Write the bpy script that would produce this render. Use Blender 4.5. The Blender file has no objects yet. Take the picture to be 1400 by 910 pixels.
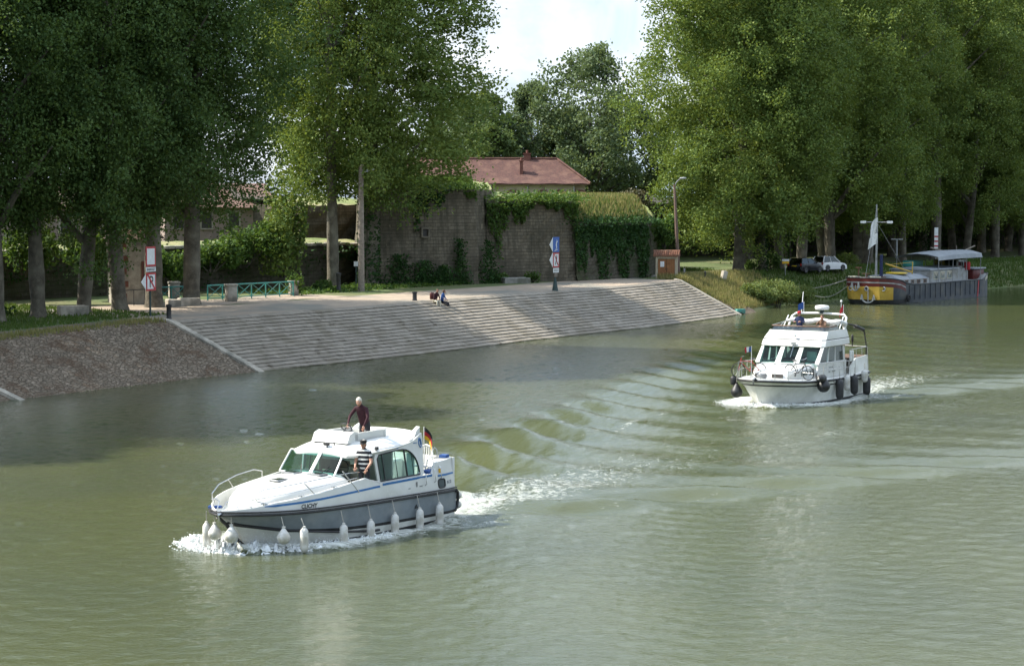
import bpy, bmesh, math, random
import numpy as np
from mathutils import Vector, Matrix
random.seed(7); RNG = np.random.default_rng(11)
SC = bpy.context.scene; COL = SC.collection
PI = math.pi
# ---------------------------------------------------------------- camera model (also used to place things on the ground)
FPX, HCAM, YH = 2700.0, 9.3, 278.0
PITCH = math.atan((455 - YH) / FPX)
_F = np.array([0, math.cos(PITCH), -math.sin(PITCH)]); _U = np.array([0, math.sin(PITCH), math.cos(PITCH)])
def ray(px, py): return _F + (px - 700) / FPX * np.array([1., 0, 0]) + (455 - py) / FPX * _U
def at(px, py, z=0.0):
    d = ray(px, py); k = (z - HCAM) / d[2]; return np.array([d[0] * k, d[1] * k, z])
def at_y(px, py, Y):
    d = ray(px, py); k = Y / d[1]; return np.array([d[0] * k, Y, HCAM + d[2] * k])
# ---------------------------------------------------------------- river bank: waterline polyline, s along it, t landward
_wpx = [(-130, 566), (0, 548), (180, 527), (355, 507), (560, 486), (760, 461), (900, 446), (1012, 430)]
_W = [at(*p)[:2] for p in _wpx]
_d = np.array([.50, .866])
_W = [_W[0] - _d * 60] + _W + [np.array(p) for p in ((25.2, 182.6), (43.5, 205.0), (78, 248), (150, 330), (300, 480))]
def _dense(P, step=.5):
    P = np.array(P); seg = np.linalg.norm(np.diff(P, axis=0), axis=1); S = np.r_[0, np.cumsum(seg)]
    s = np.arange(0, S[-1], step); x = np.interp(s, S, P[:, 0]); y = np.interp(s, S, P[:, 1])
    k = 21; pad = lambda a: np.r_[2 * a[0] - a[k:0:-1], a, 2 * a[-1] - a[-2:-k - 2:-1]]
    ker = np.hanning(2 * k + 1); ker /= ker.sum()
    return s, np.c_[np.convolve(pad(x), ker, 'valid'), np.convolve(pad(y), ker, 'valid')]
BS, BP = _dense(_W)
_tg = np.gradient(BP, axis=0); _tg /= np.linalg.norm(_tg, axis=1)[:, None]
BN = np.c_[-_tg[:, 1], _tg[:, 0]]
def st2xy(s, t):
    s = np.asarray(s, float); t = np.asarray(t, float)
    x = np.interp(s, BS, BP[:, 0]); y = np.interp(s, BS, BP[:, 1]); nx = np.interp(s, BS, BN[:, 0]); ny = np.interp(s, BS, BN[:, 1])
    return x + nx * t, y + ny * t
def xy2st(x, y):
    p = np.array([x, y], float); i = int(np.argmin(((BP - p) ** 2).sum(1)))
    tg = np.array([BN[i, 1], -BN[i, 0]]); return BS[i] + (p - BP[i]) @ tg, (p - BP[i]) @ BN[i]
S0 = xy2st(*at(0, 548)[:2])[0]; S1 = xy2st(*at(355, 507)[:2])[0]; S2 = xy2st(*at(1012, 430)[:2])[0]; S3 = xy2st(43.5, 205)[0]
RUN = 5.3
def ztop(s): return np.interp(s, [S0 - 40, S0 - 4, S1 - 2, S1 + 5, S2, S2 + 20, S3 + 40], [1.9, 2.2, 2.7, 2.75, 2.8, 2.5, 2.5])
def gz_st(s, t):
    s = np.asarray(s, float); t = np.asarray(t, float)
    z = np.where(t < RUN, ztop(s) * t / RUN, ztop(s) + np.clip(t - RUN, 0, 22) * .014)
    k = np.clip((t - 30) / 14, 0, 1); z = z + 3.2 * k * k * (3 - 2 * k)
    return np.where(t < 0, t * .5, z)
def gz(x, y): return float(gz_st(*xy2st(x, y)))
def gp(px, py, dz=0):
    d = ray(px, py); o = np.array([0, 0, HCAM]); k = 60.0; lo_k = k
    while k < 600:
        q = o + d * k
        if q[2] < max(0.0, gz(q[0], q[1])): break
        lo_k = k; k += 1.0
    hi_k = k
    for _ in range(14):
        m = (lo_k + hi_k) / 2; q = o + d * m
        if q[2] < max(0.0, gz(q[0], q[1])): hi_k = m
        else: lo_k = m
    q = o + d * hi_k; return (float(q[0]), float(q[1]), gz(q[0], q[1]) + dz)
# ---------------------------------------------------------------- mesh builder
class MB:
    def __init__(self): self.v = []; self.f = []; self.m = []; self.uv = {}
    def add(self, vs, fs, mi=0, uvs=None):
        o = len(self.v); self.v += [tuple(map(float, p)) for p in vs]
        for k, f in enumerate(fs):
            if uvs is not None: self.uv[len(self.f)] = uvs[k]
            self.f.append(tuple(i + o for i in f)); self.m.append(mi[k] if isinstance(mi, (list, tuple)) else mi)
        return self
    def poly(self, pts, mi=0): return self.add(pts, [tuple(range(len(pts)))], mi)
    def box(self, c, s, rz=0, mi=0, ch=0.0, rx=0, ry=0, taper=1.0):
        x, y, z = (a / 2 for a in s); M = Matrix.Rotation(rz, 4, 'Z') @ Matrix.Rotation(ry, 4, 'Y') @ Matrix.Rotation(rx, 4, 'X')
        if ch <= 0:
            vs = [(-x, -y, -z), (x, -y, -z), (x, y, -z), (-x, y, -z)] + [(a * taper, b * taper, z) for a, b in ((-x, -y), (x, -y), (x, y), (-x, y))]
            fs = [(3, 2, 1, 0), (4, 5, 6, 7), (0, 1, 5, 4), (1, 2, 6, 5), (2, 3, 7, 6), (3, 0, 4, 7)]
        else:
            ring = lambda k, zz, t: [(a * t, b * t, zz) for a, b in ((-x + k, -y), (x - k, -y), (x, -y + k), (x, y - k), (x - k, y), (-x + k, y), (-x, y - k), (-x, -y + k))]
            def ins(zz, t): return [(a * t, b * t, zz) for a, b in ((-x + ch, -y + ch), (x - ch, -y + ch), (x - ch, -y + ch), (x - ch, y - ch), (x - ch, y - ch), (-x + ch, y - ch), (-x + ch, y - ch), (-x + ch, -y + ch))]
            e = ch * .6
            vs = [(a, b, -z) for a, b, _ in ring(ch, 0, 1 - e / max(x, y))] + ring(ch, -z + ch, 1) + ring(ch, z - ch, taper) + [(a * (1 - e / max(x, y)), b * (1 - e / max(x, y)), z) for a, b, _ in ring(ch, 0, taper)]
            fs = [tuple(range(7, -1, -1)), tuple(range(24, 32))]
            for r in range(3):
                for i in range(8): fs.append((r * 8 + i, r * 8 + (i + 1) % 8, r * 8 + 8 + (i + 1) % 8, r * 8 + 8 + i))
        return self.add([M @ Vector(p) + Vector(c) for p in vs], fs, mi)
    def tube(self, pts, r, n=8, mi=0, caps=True, closed=False):
        P = [Vector(p) for p in pts]; N = len(P); vs = []; up = None
        rr = r if isinstance(r, (list, tuple)) else [r] * N
        for i in range(N):
            if closed: d = P[(i + 1) % N] - P[i - 1]
            else: d = P[min(i + 1, N - 1)] - P[max(i - 1, 0)]
            d.normalize()
            if up is None: up = Vector((0, 0, 1)) if abs(d.z) < .9 else Vector((1, 0, 0))
            a = d.cross(up); 
            if a.length < 1e-4: a = d.cross(Vector((0.3, 1, 0.2)))
            a.normalize(); b = a.cross(d).normalized(); up = b
            vs += [P[i] + (a * math.cos(2 * PI * k / n) + b * math.sin(2 * PI * k / n)) * rr[i] for k in range(n)]
        fs = []
        for i in range(N if closed else N - 1):
            j = (i + 1) % N
            for k in range(n): fs.append((i * n + k, i * n + (k + 1) % n, j * n + (k + 1) % n, j * n + k))
        if caps and not closed: fs += [tuple(range(n - 1, -1, -1)), tuple((N - 1) * n + k for k in range(n))]
        return self.add(vs, fs, mi)
    def lathe(self, prof, n=16, o=(0, 0, 0), axis='Z', mi=0):
        vs = []; N = len(prof)
        for r, z in prof:
            for k in range(n):
                a = 2 * PI * k / n; p = (r * math.cos(a), r * math.sin(a), z)
                if axis == 'X': p = (p[2], p[0], p[1])
                elif axis == 'Y': p = (p[1], p[2], p[0])
                vs.append((p[0] + o[0], p[1] + o[1], p[2] + o[2]))
        fs = [(i * n + k, i * n + (k + 1) % n, (i + 1) * n + (k + 1) % n, (i + 1) * n + k) for i in range(N - 1) for k in range(n)]
        if prof[0][0] > 1e-4: fs.append(tuple(range(n - 1, -1, -1)))
        if prof[-1][0] > 1e-4: fs.append(tuple((N - 1) * n + k for k in range(n)))
        return self.add(vs, fs, mi)
    def sphere(self, c, r, nu=12, nv=8, mi=0):
        if not isinstance(r, (tuple, list)): r = (r, r, r)
        vs = []; fs = []
        for j in range(nv + 1):
            ph = PI * j / nv
            for i in range(nu):
                a = 2 * PI * i / nu; vs.append((c[0] + r[0] * math.sin(ph) * math.cos(a), c[1] + r[1] * math.sin(ph) * math.sin(a), c[2] - r[2] * math.cos(ph)))
        for j in range(nv):
            for i in range(nu): fs.append((j * nu + i, j * nu + (i + 1) % nu, (j + 1) * nu + (i + 1) % nu, (j + 1) * nu + i))
        return self.add(vs, fs, mi)
    def loft(self, secs, mi=0, closed=False, caps=False):
        n = len(secs[0]); vs = [p for s in secs for p in s]; fs = []; ms = []
        for i in range(len(secs) - 1):
            for k in range(n if closed else n - 1):
                j = (k + 1) % n; fs.append((i * n + k, i * n + j, (i + 1) * n + j, (i + 1) * n + k)); ms.append(mi(i, k) if callable(mi) else mi)
        if caps:
            fs += [tuple(range(n - 1, -1, -1)), tuple((len(secs) - 1) * n + k for k in range(n))]; c = mi(0, 0) if callable(mi) else mi; ms += [c, c]
        return self.add(vs, fs, ms)
    def extrude(self, pts, off, mi=0):
        o = Vector(off); n = len(pts); P = [Vector(p) for p in pts]
        return self.add(P + [p + o for p in P], [tuple(range(n - 1, -1, -1)), tuple(range(n, 2 * n))] + [(k, (k + 1) % n, n + (k + 1) % n, n + k) for k in range(n)], mi)
    def grid(self, P, mi=0, uv=None):   # P[i][j]; uv the same shape
        a, b = len(P), len(P[0]); vs = [p for r in P for p in r]; fs = []; us = [] if uv is not None else None
        for i in range(a - 1):
            for j in range(b - 1):
                fs.append((i * b + j, i * b + j + 1, (i + 1) * b + j + 1, (i + 1) * b + j))
                if uv is not None: us.append((uv[i][j], uv[i][j + 1], uv[i + 1][j + 1], uv[i + 1][j]))
        return self.add(vs, fs, mi, us)
    def ring_plate(self, outer, inner, y0, th, mi=0):   # flat plate with one hole; outer/inner same length, map f(p)->3D handled by caller
        n = len(outer); vs = list(outer) + list(inner); fs = [(k, (k + 1) % n, n + (k + 1) % n, n + k) for k in range(n)]
        return self.add(vs, fs, mi)
    def build(self, name, mats, parent=None, smooth=40, loc=None, rz=0):
        me = bpy.data.meshes.new(name); me.from_pydata(self.v, [], self.f)
        if not isinstance(mats, (list, tuple)): mats = [mats]
        for m in mats: me.materials.append(m)
        if len(mats) > 1: me.polygons.foreach_set('material_index', self.m)
        if self.uv:
            l = me.uv_layers.new(name='UVMap'); d = l.data
            for p in me.polygons:
                u = self.uv.get(p.index)
                if u:
                    for k, li in enumerate(p.loop_indices): d[li].uv = u[k]
        if smooth:
            me.polygons.foreach_set('use_smooth', [True] * len(me.polygons)); me.set_sharp_from_angle(angle=math.radians(smooth))
        me.update(); o = bpy.data.objects.new(name, me); COL.objects.link(o)
        if parent is not None: o.parent = parent
        if loc is not None: o.location = loc
        if rz: o.rotation_euler.z = rz
        return o
def np_mesh(name, V, Fq, mats, parent=None, smooth=False, attrs=None):
    me = bpy.data.meshes.new(name); n = len(V); m = len(Fq); k = Fq.shape[1]
    me.vertices.add(n); me.vertices.foreach_set('co', np.ascontiguousarray(V, np.float32).ravel())
    me.loops.add(m * k); me.loops.foreach_set('vertex_index', np.ascontiguousarray(Fq, np.int32).ravel())
    me.polygons.add(m); me.polygons.foreach_set('loop_start', np.arange(0, m * k, k, dtype=np.int32))
    me.update(calc_edges=True)
    if smooth: me.polygons.foreach_set('use_smooth', np.ones(m, bool))
    for m_ in (mats if isinstance(mats, (list, tuple)) else [mats]): me.materials.append(m_)
    for nm, arr in (attrs or {}).items():
        a = me.attributes.new(nm, 'FLOAT', 'POINT'); a.data.foreach_set('value', np.ascontiguousarray(arr, np.float32))
    o = bpy.data.objects.new(name, me); COL.objects.link(o)
    if parent is not None: o.parent = parent
    return o
def tag(o, label=None, cat=None, group=None, kind=None):
    for k, v in (('label', label), ('category', cat), ('group', group), ('kind', kind)):
        if v: o[k] = v
    return o
def thing(name, label, cat, loc=(0, 0, 0), rz=0, group=None):
    o = bpy.data.objects.new(name, None); COL.objects.link(o); o.location = tuple(map(float, loc)); o.rotation_euler.z = rz; o.empty_display_size = .2
    return tag(o, label, cat, group)
def dup(root, loc, rz=0, label=None, group=None, scale=None):
    r = root.copy(); COL.objects.link(r); r.location = tuple(map(float, loc)); r.rotation_euler.z = rz
    if scale: r.scale = scale if isinstance(scale, tuple) else (scale,) * 3
    if label: r['label'] = label
    if group: r['group'] = group
    for ch in [c for c in KIDS.get(root.name, [])]:
        c = ch.copy(); COL.objects.link(c); c.parent = r
        for g in KIDS.get(ch.name, []):
            d = g.copy(); COL.objects.link(d); d.parent = c
    return r
KIDS = {}
def note_kids():
    KIDS.clear()
    for o in bpy.data.objects:
        if o.parent: KIDS.setdefault(o.parent.name, []).append(o)
# ---------------------------------------------------------------- materials
def nodes_of(name):
    m = bpy.data.materials.new(name); m.use_nodes = True; t = m.node_tree; t.nodes.clear(); return m, t
def N(t, typ, **kw):
    n = t.nodes.new(typ)
    for k, v in kw.items():
        if k in n.inputs.keys(): n.inputs[k].default_value = v
        else: setattr(n, k, v)
    return n
def L(t, a, ao, b, bi): t.links.new(a.outputs[ao], b.inputs[bi])
def c4(c): return (c[0], c[1], c[2], 1)
def mixc(t, fac, a, b):
    n = t.nodes.new('ShaderNodeMix'); n.data_type = 'RGBA'
    for s, v in ((n.inputs[0], fac), (n.inputs[6], a), (n.inputs[7], b)):
        if isinstance(v, bpy.types.NodeSocket): t.links.new(v, s)
        else: s.default_value = v
    return n.outputs[2]
def ramp(t, fac, lo, hi):
    n = t.nodes.new('ShaderNodeMapRange'); n.inputs[1].default_value = lo; n.inputs[2].default_value = hi; t.links.new(fac, n.inputs[0]); return n.outputs[0]
def mat(name, c, c2=None, sc=3.0, rough=.6, metal=0, bump=0.0, bsc=30.0, spec=.5, coord='Object', detail=5, c3=None, sc3=.5, lo=.38, hi=.62):
    m, t = nodes_of(name); out = N(t, 'ShaderNodeOutputMaterial'); b = N(t, 'ShaderNodeBsdfPrincipled'); L(t, b, 0, out, 0)
    tc = N(t, 'ShaderNodeTexCoord'); co = tc.outputs[coord] if coord != 'Position' else N(t, 'ShaderNodeNewGeometry').outputs['Position']
    n1 = N(t, 'ShaderNodeTexNoise', Scale=sc, Detail=detail, Roughness=.62); t.links.new(co, n1.inputs['Vector'])
    if c2 is None: c2 = tuple(x * .82 for x in c)
    col = mixc(t, ramp(t, n1.outputs[0], lo, hi), c4(c), c4(c2))
    if c3 is not None:
        n3 = N(t, 'ShaderNodeTexNoise', Scale=sc3, Detail=4); t.links.new(co, n3.inputs['Vector']); col = mixc(t, ramp(t, n3.outputs[0], .48, .64), col, c4(c3))
    t.links.new(col, b.inputs['Base Color']); b.inputs['Metallic'].default_value = metal; b.inputs['Specular IOR Level'].default_value = spec
    rr = t.nodes.new('ShaderNodeMapRange'); rr.inputs[3].default_value = max(.03, rough - .08); rr.inputs[4].default_value = min(1, rough + .08); t.links.new(n1.outputs[0], rr.inputs[0]); t.links.new(rr.outputs[0], b.inputs['Roughness'])
    if bump:
        nb = N(t, 'ShaderNodeTexNoise', Scale=bsc, Detail=5); t.links.new(co, nb.inputs['Vector'])
        bp = N(t, 'ShaderNodeBump', Strength=1.0, Distance=bump); t.links.new(nb.outputs[0], bp.inputs['Height']); t.links.new(bp.outputs[0], b.inputs['Normal'])
    return m
def leafmat(name, c, c2, trans=.35, sc=.35, c3=None):
    m, t = nodes_of(name); out = N(t, 'ShaderNodeOutputMaterial')
    pos = N(t, 'ShaderNodeNewGeometry'); n1 = N(t, 'ShaderNodeTexNoise', Scale=sc, Detail=3); t.links.new(pos.outputs['Position'], n1.inputs['Vector'])
    n2 = N(t, 'ShaderNodeTexNoise', Scale=3.1, Detail=2); t.links.new(pos.outputs['Position'], n2.inputs['Vector'])
    col = mixc(t, ramp(t, n1.outputs[0], .35, .65), c4(c), c4(c2))
    if c3: col = mixc(t, ramp(t, n2.outputs[0], .52, .7), col, c4(c3))
    d = N(t, 'ShaderNodeBsdfPrincipled', Roughness=.6); d.inputs['Specular IOR Level'].default_value = .18; t.links.new(col, d.inputs['Base Color'])
    tr = N(t, 'ShaderNodeBsdfTranslucent'); cy = mixc(t, .5, col, c4((c3 or c)[:2] + (c[2] * .4,))); t.links.new(cy, tr.inputs['Color'])
    mx = N(t, 'ShaderNodeMixShader'); mx.inputs[0].default_value = trans; L(t, d, 0, mx, 1); L(t, tr, 0, mx, 2); L(t, mx, 0, out, 0)
    return m
def brickmat(name, c1, c2, mortar, bw, rh, msize=.02, sc=1.0, stain=None, ssc=.5, bump=.02, weeds=None, moss_lo=.52, rough=.85, streak=None):
    m, t = nodes_of(name); out = N(t, 'ShaderNodeOutputMaterial'); b = N(t, 'ShaderNodeBsdfPrincipled', Roughness=rough); L(t, b, 0, out, 0)
    b.inputs['Specular IOR Level'].default_value = .25
    uv = N(t, 'ShaderNodeUVMap'); dn = N(t, 'ShaderNodeTexNoise', Scale=1.3, Detail=3); t.links.new(uv.outputs[0], dn.inputs['Vector'])
    va = N(t, 'ShaderNodeVectorMath', operation='MULTIPLY_ADD'); va.inputs[1].default_value = (.10, .10, 0); t.links.new(dn.outputs['Color'], va.inputs[0]); t.links.new(uv.outputs[0], va.inputs[2])
    br = N(t, 'ShaderNodeTexBrick', Color1=c4(c1), Color2=c4(c2), Mortar=c4(mortar), Scale=sc); br.inputs['Brick Width'].default_value = bw; br.inputs['Row Height'].default_value = rh; br.inputs['Mortar Size'].default_value = msize; br.inputs['Mortar Smooth'].default_value = .3
    t.links.new(va.outputs[0], br.inputs['Vector'])
    pos = N(t, 'ShaderNodeNewGeometry')
    n2 = N(t, 'ShaderNodeTexNoise', Scale=2.2, Detail=7, Roughness=.7); t.links.new(pos.outputs['Position'], n2.inputs['Vector'])
    col = mixc(t, ramp(t, n2.outputs[0], .3, .75), br.outputs[0], c4(tuple(x * .55 for x in c1)))
    if stain:
        n3 = N(t, 'ShaderNodeTexNoise', Scale=ssc, Detail=5, Roughness=.65); t.links.new(pos.outputs['Position'], n3.inputs['Vector']); col = mixc(t, ramp(t, n3.outputs[0], .48, .62), col, c4(stain))
    if weeds:  # plant growth; on the fort stone, painted sunlit patches
        n4 = N(t, 'ShaderNodeTexNoise', Scale=1.1, Detail=8, Roughness=.75); t.links.new(pos.outputs['Position'], n4.inputs['Vector']); col = mixc(t, ramp(t, n4.outputs[0], moss_lo, moss_lo + .08), col, c4(weeds))
    if streak:
        m5 = N(t, 'ShaderNodeMapping'); m5.inputs['Scale'].default_value = (1.3, .16, 1); t.links.new(uv.outputs[0], m5.inputs[0]); n5 = N(t, 'ShaderNodeTexNoise', Scale=1.6, Detail=7, Roughness=.7); L(t, m5, 0, n5, 'Vector'); col = mixc(t, ramp(t, n5.outputs[0], .46, .66), col, c4(streak))
    t.links.new(col, b.inputs['Base Color'])
    ad = N(t, 'ShaderNodeMath', operation='MULTIPLY_ADD'); ad.inputs[1].default_value = .5; t.links.new(n2.outputs[0], ad.inputs[0]); t.links.new(br.outputs['Fac'], ad.inputs[2])
    bp = N(t, 'ShaderNodeBump', Strength=.9, Distance=bump); bp.invert = True; t.links.new(ad.outputs[0], bp.inputs['Height']); t.links.new(bp.outputs[0], b.inputs['Normal'])
    return m
def glassmat(name, tint, rough=.02, gl=1.3):
    m, t = nodes_of(name); out = N(t, 'ShaderNodeOutputMaterial'); tr = N(t, 'ShaderNodeBsdfTransparent', Color=c4(tint)); g = N(t, 'ShaderNodeBsdfGlossy', Roughness=rough, Color=(.9, .95, .95, 1))
    lw = N(t, 'ShaderNodeLayerWeight'); fr = N(t, 'ShaderNodeMath', operation='POWER'); L(t, lw, 'Facing', fr, 0); fr.inputs[1].default_value = 4.0; mm = N(t, 'ShaderNodeMath', operation='MULTIPLY_ADD'); mm.inputs[1].default_value = gl * .8; mm.inputs[2].default_value = .05 * gl + .01; mm.use_clamp = True; L(t, fr, 0, mm, 0)
    nz = N(t, 'ShaderNodeTexNoise', Scale=1.5, Detail=2); bp = N(t, 'ShaderNodeBump', Strength=.15, Distance=.02); L(t, nz, 0, bp, 'Height'); L(t, bp, 0, g, 'Normal')
    mx = N(t, 'ShaderNodeMixShader'); L(t, mm, 0, mx, 0); L(t, tr, 0, mx, 1); L(t, g, 0, mx, 2); L(t, mx, 0, out, 0); return m
M = {}
M['gel'] = mat('white_gelcoat', (.64, .64, .61), (.56, .56, .52), 1.1, rough=.25, bump=.001, bsc=3)
M['gel_dirty'] = mat('worn_white_gelcoat', (.74, .74, .70), (.60, .60, .55), 1.6, rough=.35)
M['white'] = mat('white_paint', (.78, .78, .76), (.70, .70, .67), 4, rough=.45)
M['cream'] = mat('cream_paint', (.55, .52, .40), (.48, .44, .33), 3, rough=.5)
M['grey_rub'] = mat('grey_rubber_band', (.205, .235, .255), (.17, .195, .215), 2.2, rough=.5, c3=(.24, .26, .27), sc3=1.2)
M['black'] = mat('black_rubber', (.012, .012, .013), (.03, .03, .03), 5, rough=.55)
M['dark'] = mat('dark_interior', (.03, .028, .025), (.05, .045, .04), 5, rough=.7)
M['blue'] = mat('blue_stripe', (.02, .14, .36), (.015, .11, .30), 4, rough=.35)
M['navy'] = mat('navy_cloth', (.012, .018, .06), (.02, .03, .08), 12, rough=.85)
M['steel'] = mat('stainless_steel', (.62, .62, .60), (.5, .5, .5), 8, rough=.25, metal=1)
M['steel_dull'] = mat('dull_metal', (.33, .34, .34), (.25, .25, .25), 6, rough=.5, metal=.7)
M['fender'] = mat('white_vinyl', (.62, .61, .57), (.50, .48, .43), 6, rough=.45, c3=(.42, .40, .34), sc3=3)
M['fenderblk'] = mat('black_vinyl', (.015, .015, .016), (.035, .035, .035), 6, rough=.5)
M['rope'] = mat('rope', (.45, .43, .38), (.3, .28, .24), 40, rough=.9)
M['glass'] = glassmat('boat_glass', (.50, .72, .66), .02, .55)
M['screen'] = glassmat('windscreen_glass', (.36, .62, .58), .02, .22)
M['dash'] = mat('dark_grey_dashboard', (.10, .105, .10), (.06, .065, .065), 4, rough=.7)
M['glass_dark'] = glassmat('smoked_glass', (.22, .27, .27))
M['carglass'] = glassmat('car_glass', (.12, .14, .14))
M['plastic'] = mat('white_plastic', (.78, .78, .75), (.70, .70, .67), 8, rough=.4)
M['seat'] = mat('cream_upholstery', (.42, .38, .30), (.35, .31, .25), 6, rough=.8)
M['teak'] = mat('brown_wood', (.16, .08, .04), (.10, .05, .025), 9, rough=.6)
M['skin'] = mat('skin', (.46, .25, .17), (.40, .20, .13), 14, rough=.55)
M['hair_white'] = mat('white_hair', (.62, .58, .50), (.46, .42, .35), 30, rough=.8, bump=.004, bsc=60)
M['hair_brown'] = mat('brown_hair', (.05, .025, .012), (.09, .045, .02), 30, rough=.7, bump=.004, bsc=60)
M['maroon'] = mat('maroon_wool', (.045, .010, .016), (.028, .007, .011), 16, rough=.95, bump=.004, bsc=40)
M['trouser'] = mat('dark_trousers', (.016, .016, .020), (.025, .024, .028), 14, rough=.9, bump=.003)
M['capcloth'] = mat('dark_cap', (.018, .017, .018), (.03, .028, .026), 20, rough=.9)
M['red'] = mat('red_paint', (.42, .02, .02), (.33, .015, .018), 4, rough=.45)
M['redcloth'] = mat('red_cloth', (.40, .02, .03), (.3, .015, .02), 12, rough=.9)
M['bluecloth'] = mat('blue_cloth', (.03, .09, .28), (.02, .06, .2), 12, rough=.9)
M['gold'] = mat('gold_cloth', (.72, .42, .02), (.6, .34, .02), 10, rough=.85)
M['blackcloth'] = mat('black_cloth', (.012, .012, .012), (.02, .02, .02), 10, rough=.9)
M['whitecloth'] = mat('white_cloth', (.72, .72, .70), (.6, .6, .58), 6, rough=.9, bump=.004, bsc=20)
M['signwhite'] = mat('sign_white', (.70, .71, .70), (.6, .61, .6), 5, rough=.4)
M['signred'] = mat('sign_red', (.42, .015, .02), (.36, .012, .018), 5, rough=.4)
M['signblue'] = mat('sign_blue', (.015, .09, .36), (.012, .075, .3), 5, rough=.4)
M['signblack'] = mat('sign_black', (.012, .012, .014), (.02, .02, .02), 5, rough=.45)
M['green_post'] = mat('dark_green_paint', (.012, .035, .035), (.02, .045, .04), 9, rough=.55)
M['teal'] = mat('teal_paint', (.03, .22, .19), (.05, .27, .22), 5, rough=.5, c3=(.08, .2, .16), sc3=2)
M['concrete'] = mat('weathered_concrete', (.30, .29, .26), (.22, .21, .19), 2.5, rough=.9, bump=.015, bsc=14, c3=(.14, .14, .11), sc3=1.1)
M['limestone'] = mat('pale_limestone', (.42, .38, .31), (.30, .27, .22), 2.2, rough=.9, bump=.02, bsc=10, c3=(.17, .16, .13), sc3=.9)
M['wood_pole'] = mat('weathered_pole', (.27, .23, .19), (.19, .16, .13), 5, rough=.9, bump=.01, bsc=20)
M['pole_brown'] = mat('brown_pole', (.17, .11, .085), (.12, .08, .06), 5, rough=.9, bump=.01, bsc=20)
M['bark'] = mat('plane_bark', (.125, .110, .080), (.062, .054, .040), 2.6, rough=.95, bump=.05, bsc=7, c3=(.17, .155, .115), sc3=1.3)
M['bark_dark'] = mat('dark_bark', (.075, .065, .05), (.045, .04, .03), 3, rough=.95, bump=.05, bsc=7)
M['leaf'] = leafmat('plane_leaf', (.136, .196, .044), (.078, .134, .034), .31, .18, (.245, .285, .075))  # third tone: leaf variation plus yellow sunlit clumps painted into the colour
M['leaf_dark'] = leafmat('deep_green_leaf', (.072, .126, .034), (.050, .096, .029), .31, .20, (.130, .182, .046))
M['leaf_blue'] = leafmat('blue_green_leaf', (.115, .160, .075), (.085, .128, .064), .34, .15, (.16, .20, .09))  # far trees: distance haze put into a paler, bluer leaf colour
M['leaf_pale'] = leafmat('willow_leaf', (.11, .16, .055), (.085, .13, .045), .38, .3, (.15, .19, .06))
M['leaf_bush'] = leafmat('bush_leaf', (.075, .14, .030), (.050, .10, .026), .36, .6, (.13, .19, .045))
M['reed'] = leafmat('bankside_reed_leaf', (.15, .20, .06), (.11, .16, .05), .36, .7, (.21, .23, .09))
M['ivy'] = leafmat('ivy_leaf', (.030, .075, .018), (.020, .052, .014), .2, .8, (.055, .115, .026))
M['drygrass'] = leafmat('dry_grass_blade', (.27, .24, .10), (.16, .185, .06), .3, .9, (.33, .27, .13))
M['grassblade'] = leafmat('green_grass_blade', (.08, .14, .03), (.06, .11, .026), .35, .5, (.13, .17, .05))
M['shrub_grey'] = leafmat('grey_scrub_leaf', (.11, .105, .065), (.085, .085, .05), .25, .4, (.14, .12, .075))
M['tile'] = mat('red_roof_tile', (.100, .043, .032), (.062, .030, .025), 5.0, rough=.95, bump=.03, bsc=6, c3=(.125, .064, .046), sc3=.9)
M['tile_hut'] = mat('orange_hut_tile', (.26, .12, .07), (.19, .085, .052), 6.0, rough=.9, bump=.02, bsc=9, c3=(.16, .09, .06), sc3=2)
M['tile_brown'] = mat('brown_roof_tile', (.19, .11, .085), (.14, .085, .065), 1.0, rough=.9, bump=.03, bsc=6, c3=(.10, .085, .07), sc3=.5)
M['render'] = mat('cream_render', (.44, .39, .28), (.36, .31, .22), 1.2, rough=.9, bump=.01, bsc=6, c3=(.30, .24, .17), sc3=.6)
M['old_stone'] = mat('dark_old_stone', (.16, .14, .105), (.11, .095, .07), 5, rough=.95, bump=.01, bsc=15)
M['brick'] = mat('red_brick', (.19, .075, .055), (.14, .06, .045), 5, rough=.9, bump=.01, bsc=9)
M['door_wood'] = mat('orange_brown_wood', (.27, .115, .035), (.21, .085, .026), 4, rough=.65, bump=.004, bsc=20)
M['yellow'] = mat('yellow_paint', (.50, .34, .06), (.42, .28, .05), 2.5, rough=.5, c3=(.45, .28, .04), sc3=1.5)
M['maroonpaint'] = mat('oxblood_paint', (.11, .016, .013), (.075, .012, .010), 3, rough=.5)
M['barge_grey'] = mat('slate_hull_paint', (.047, .055, .065), (.035, .041, .05), 1.4, rough=.55, c3=(.085, .085, .08), sc3=.8)
M['tarp'] = mat('blue_grey_tarpaulin', (.27, .29, .31), (.21, .23, .25), 1.2, rough=.6, bump=.01, bsc=4)
M['pale_grey'] = mat('pale_grey_paint', (.33, .34, .34), (.26, .27, .26), 2, rough=.6, c3=(.2, .19, .17), sc3=1.3)
M['carblack'] = mat('black_car_paint', (.010, .010, .012), (.014, .014, .016), 3, rough=.2)
M['carwhite'] = mat('white_car_paint', (.74, .74, .73), (.7, .7, .69), 3, rough=.25)
M['tyre'] = mat('tyre_rubber', (.015, .015, .015), (.03, .03, .028), 8, rough=.8)
M['plate_y'] = mat('yellow_plate', (.65, .45, .03), (.6, .4, .03), 8, rough=.4)
M['lightred'] = mat('red_lamp_lens', (.35, .01, .01), (.28, .01, .01), 8, rough=.2)
M['foam3d'] = mat('white_water', (.84, .86, .85), (.72, .75, .72), 9, rough=.7, bump=.02, bsc=12)

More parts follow.
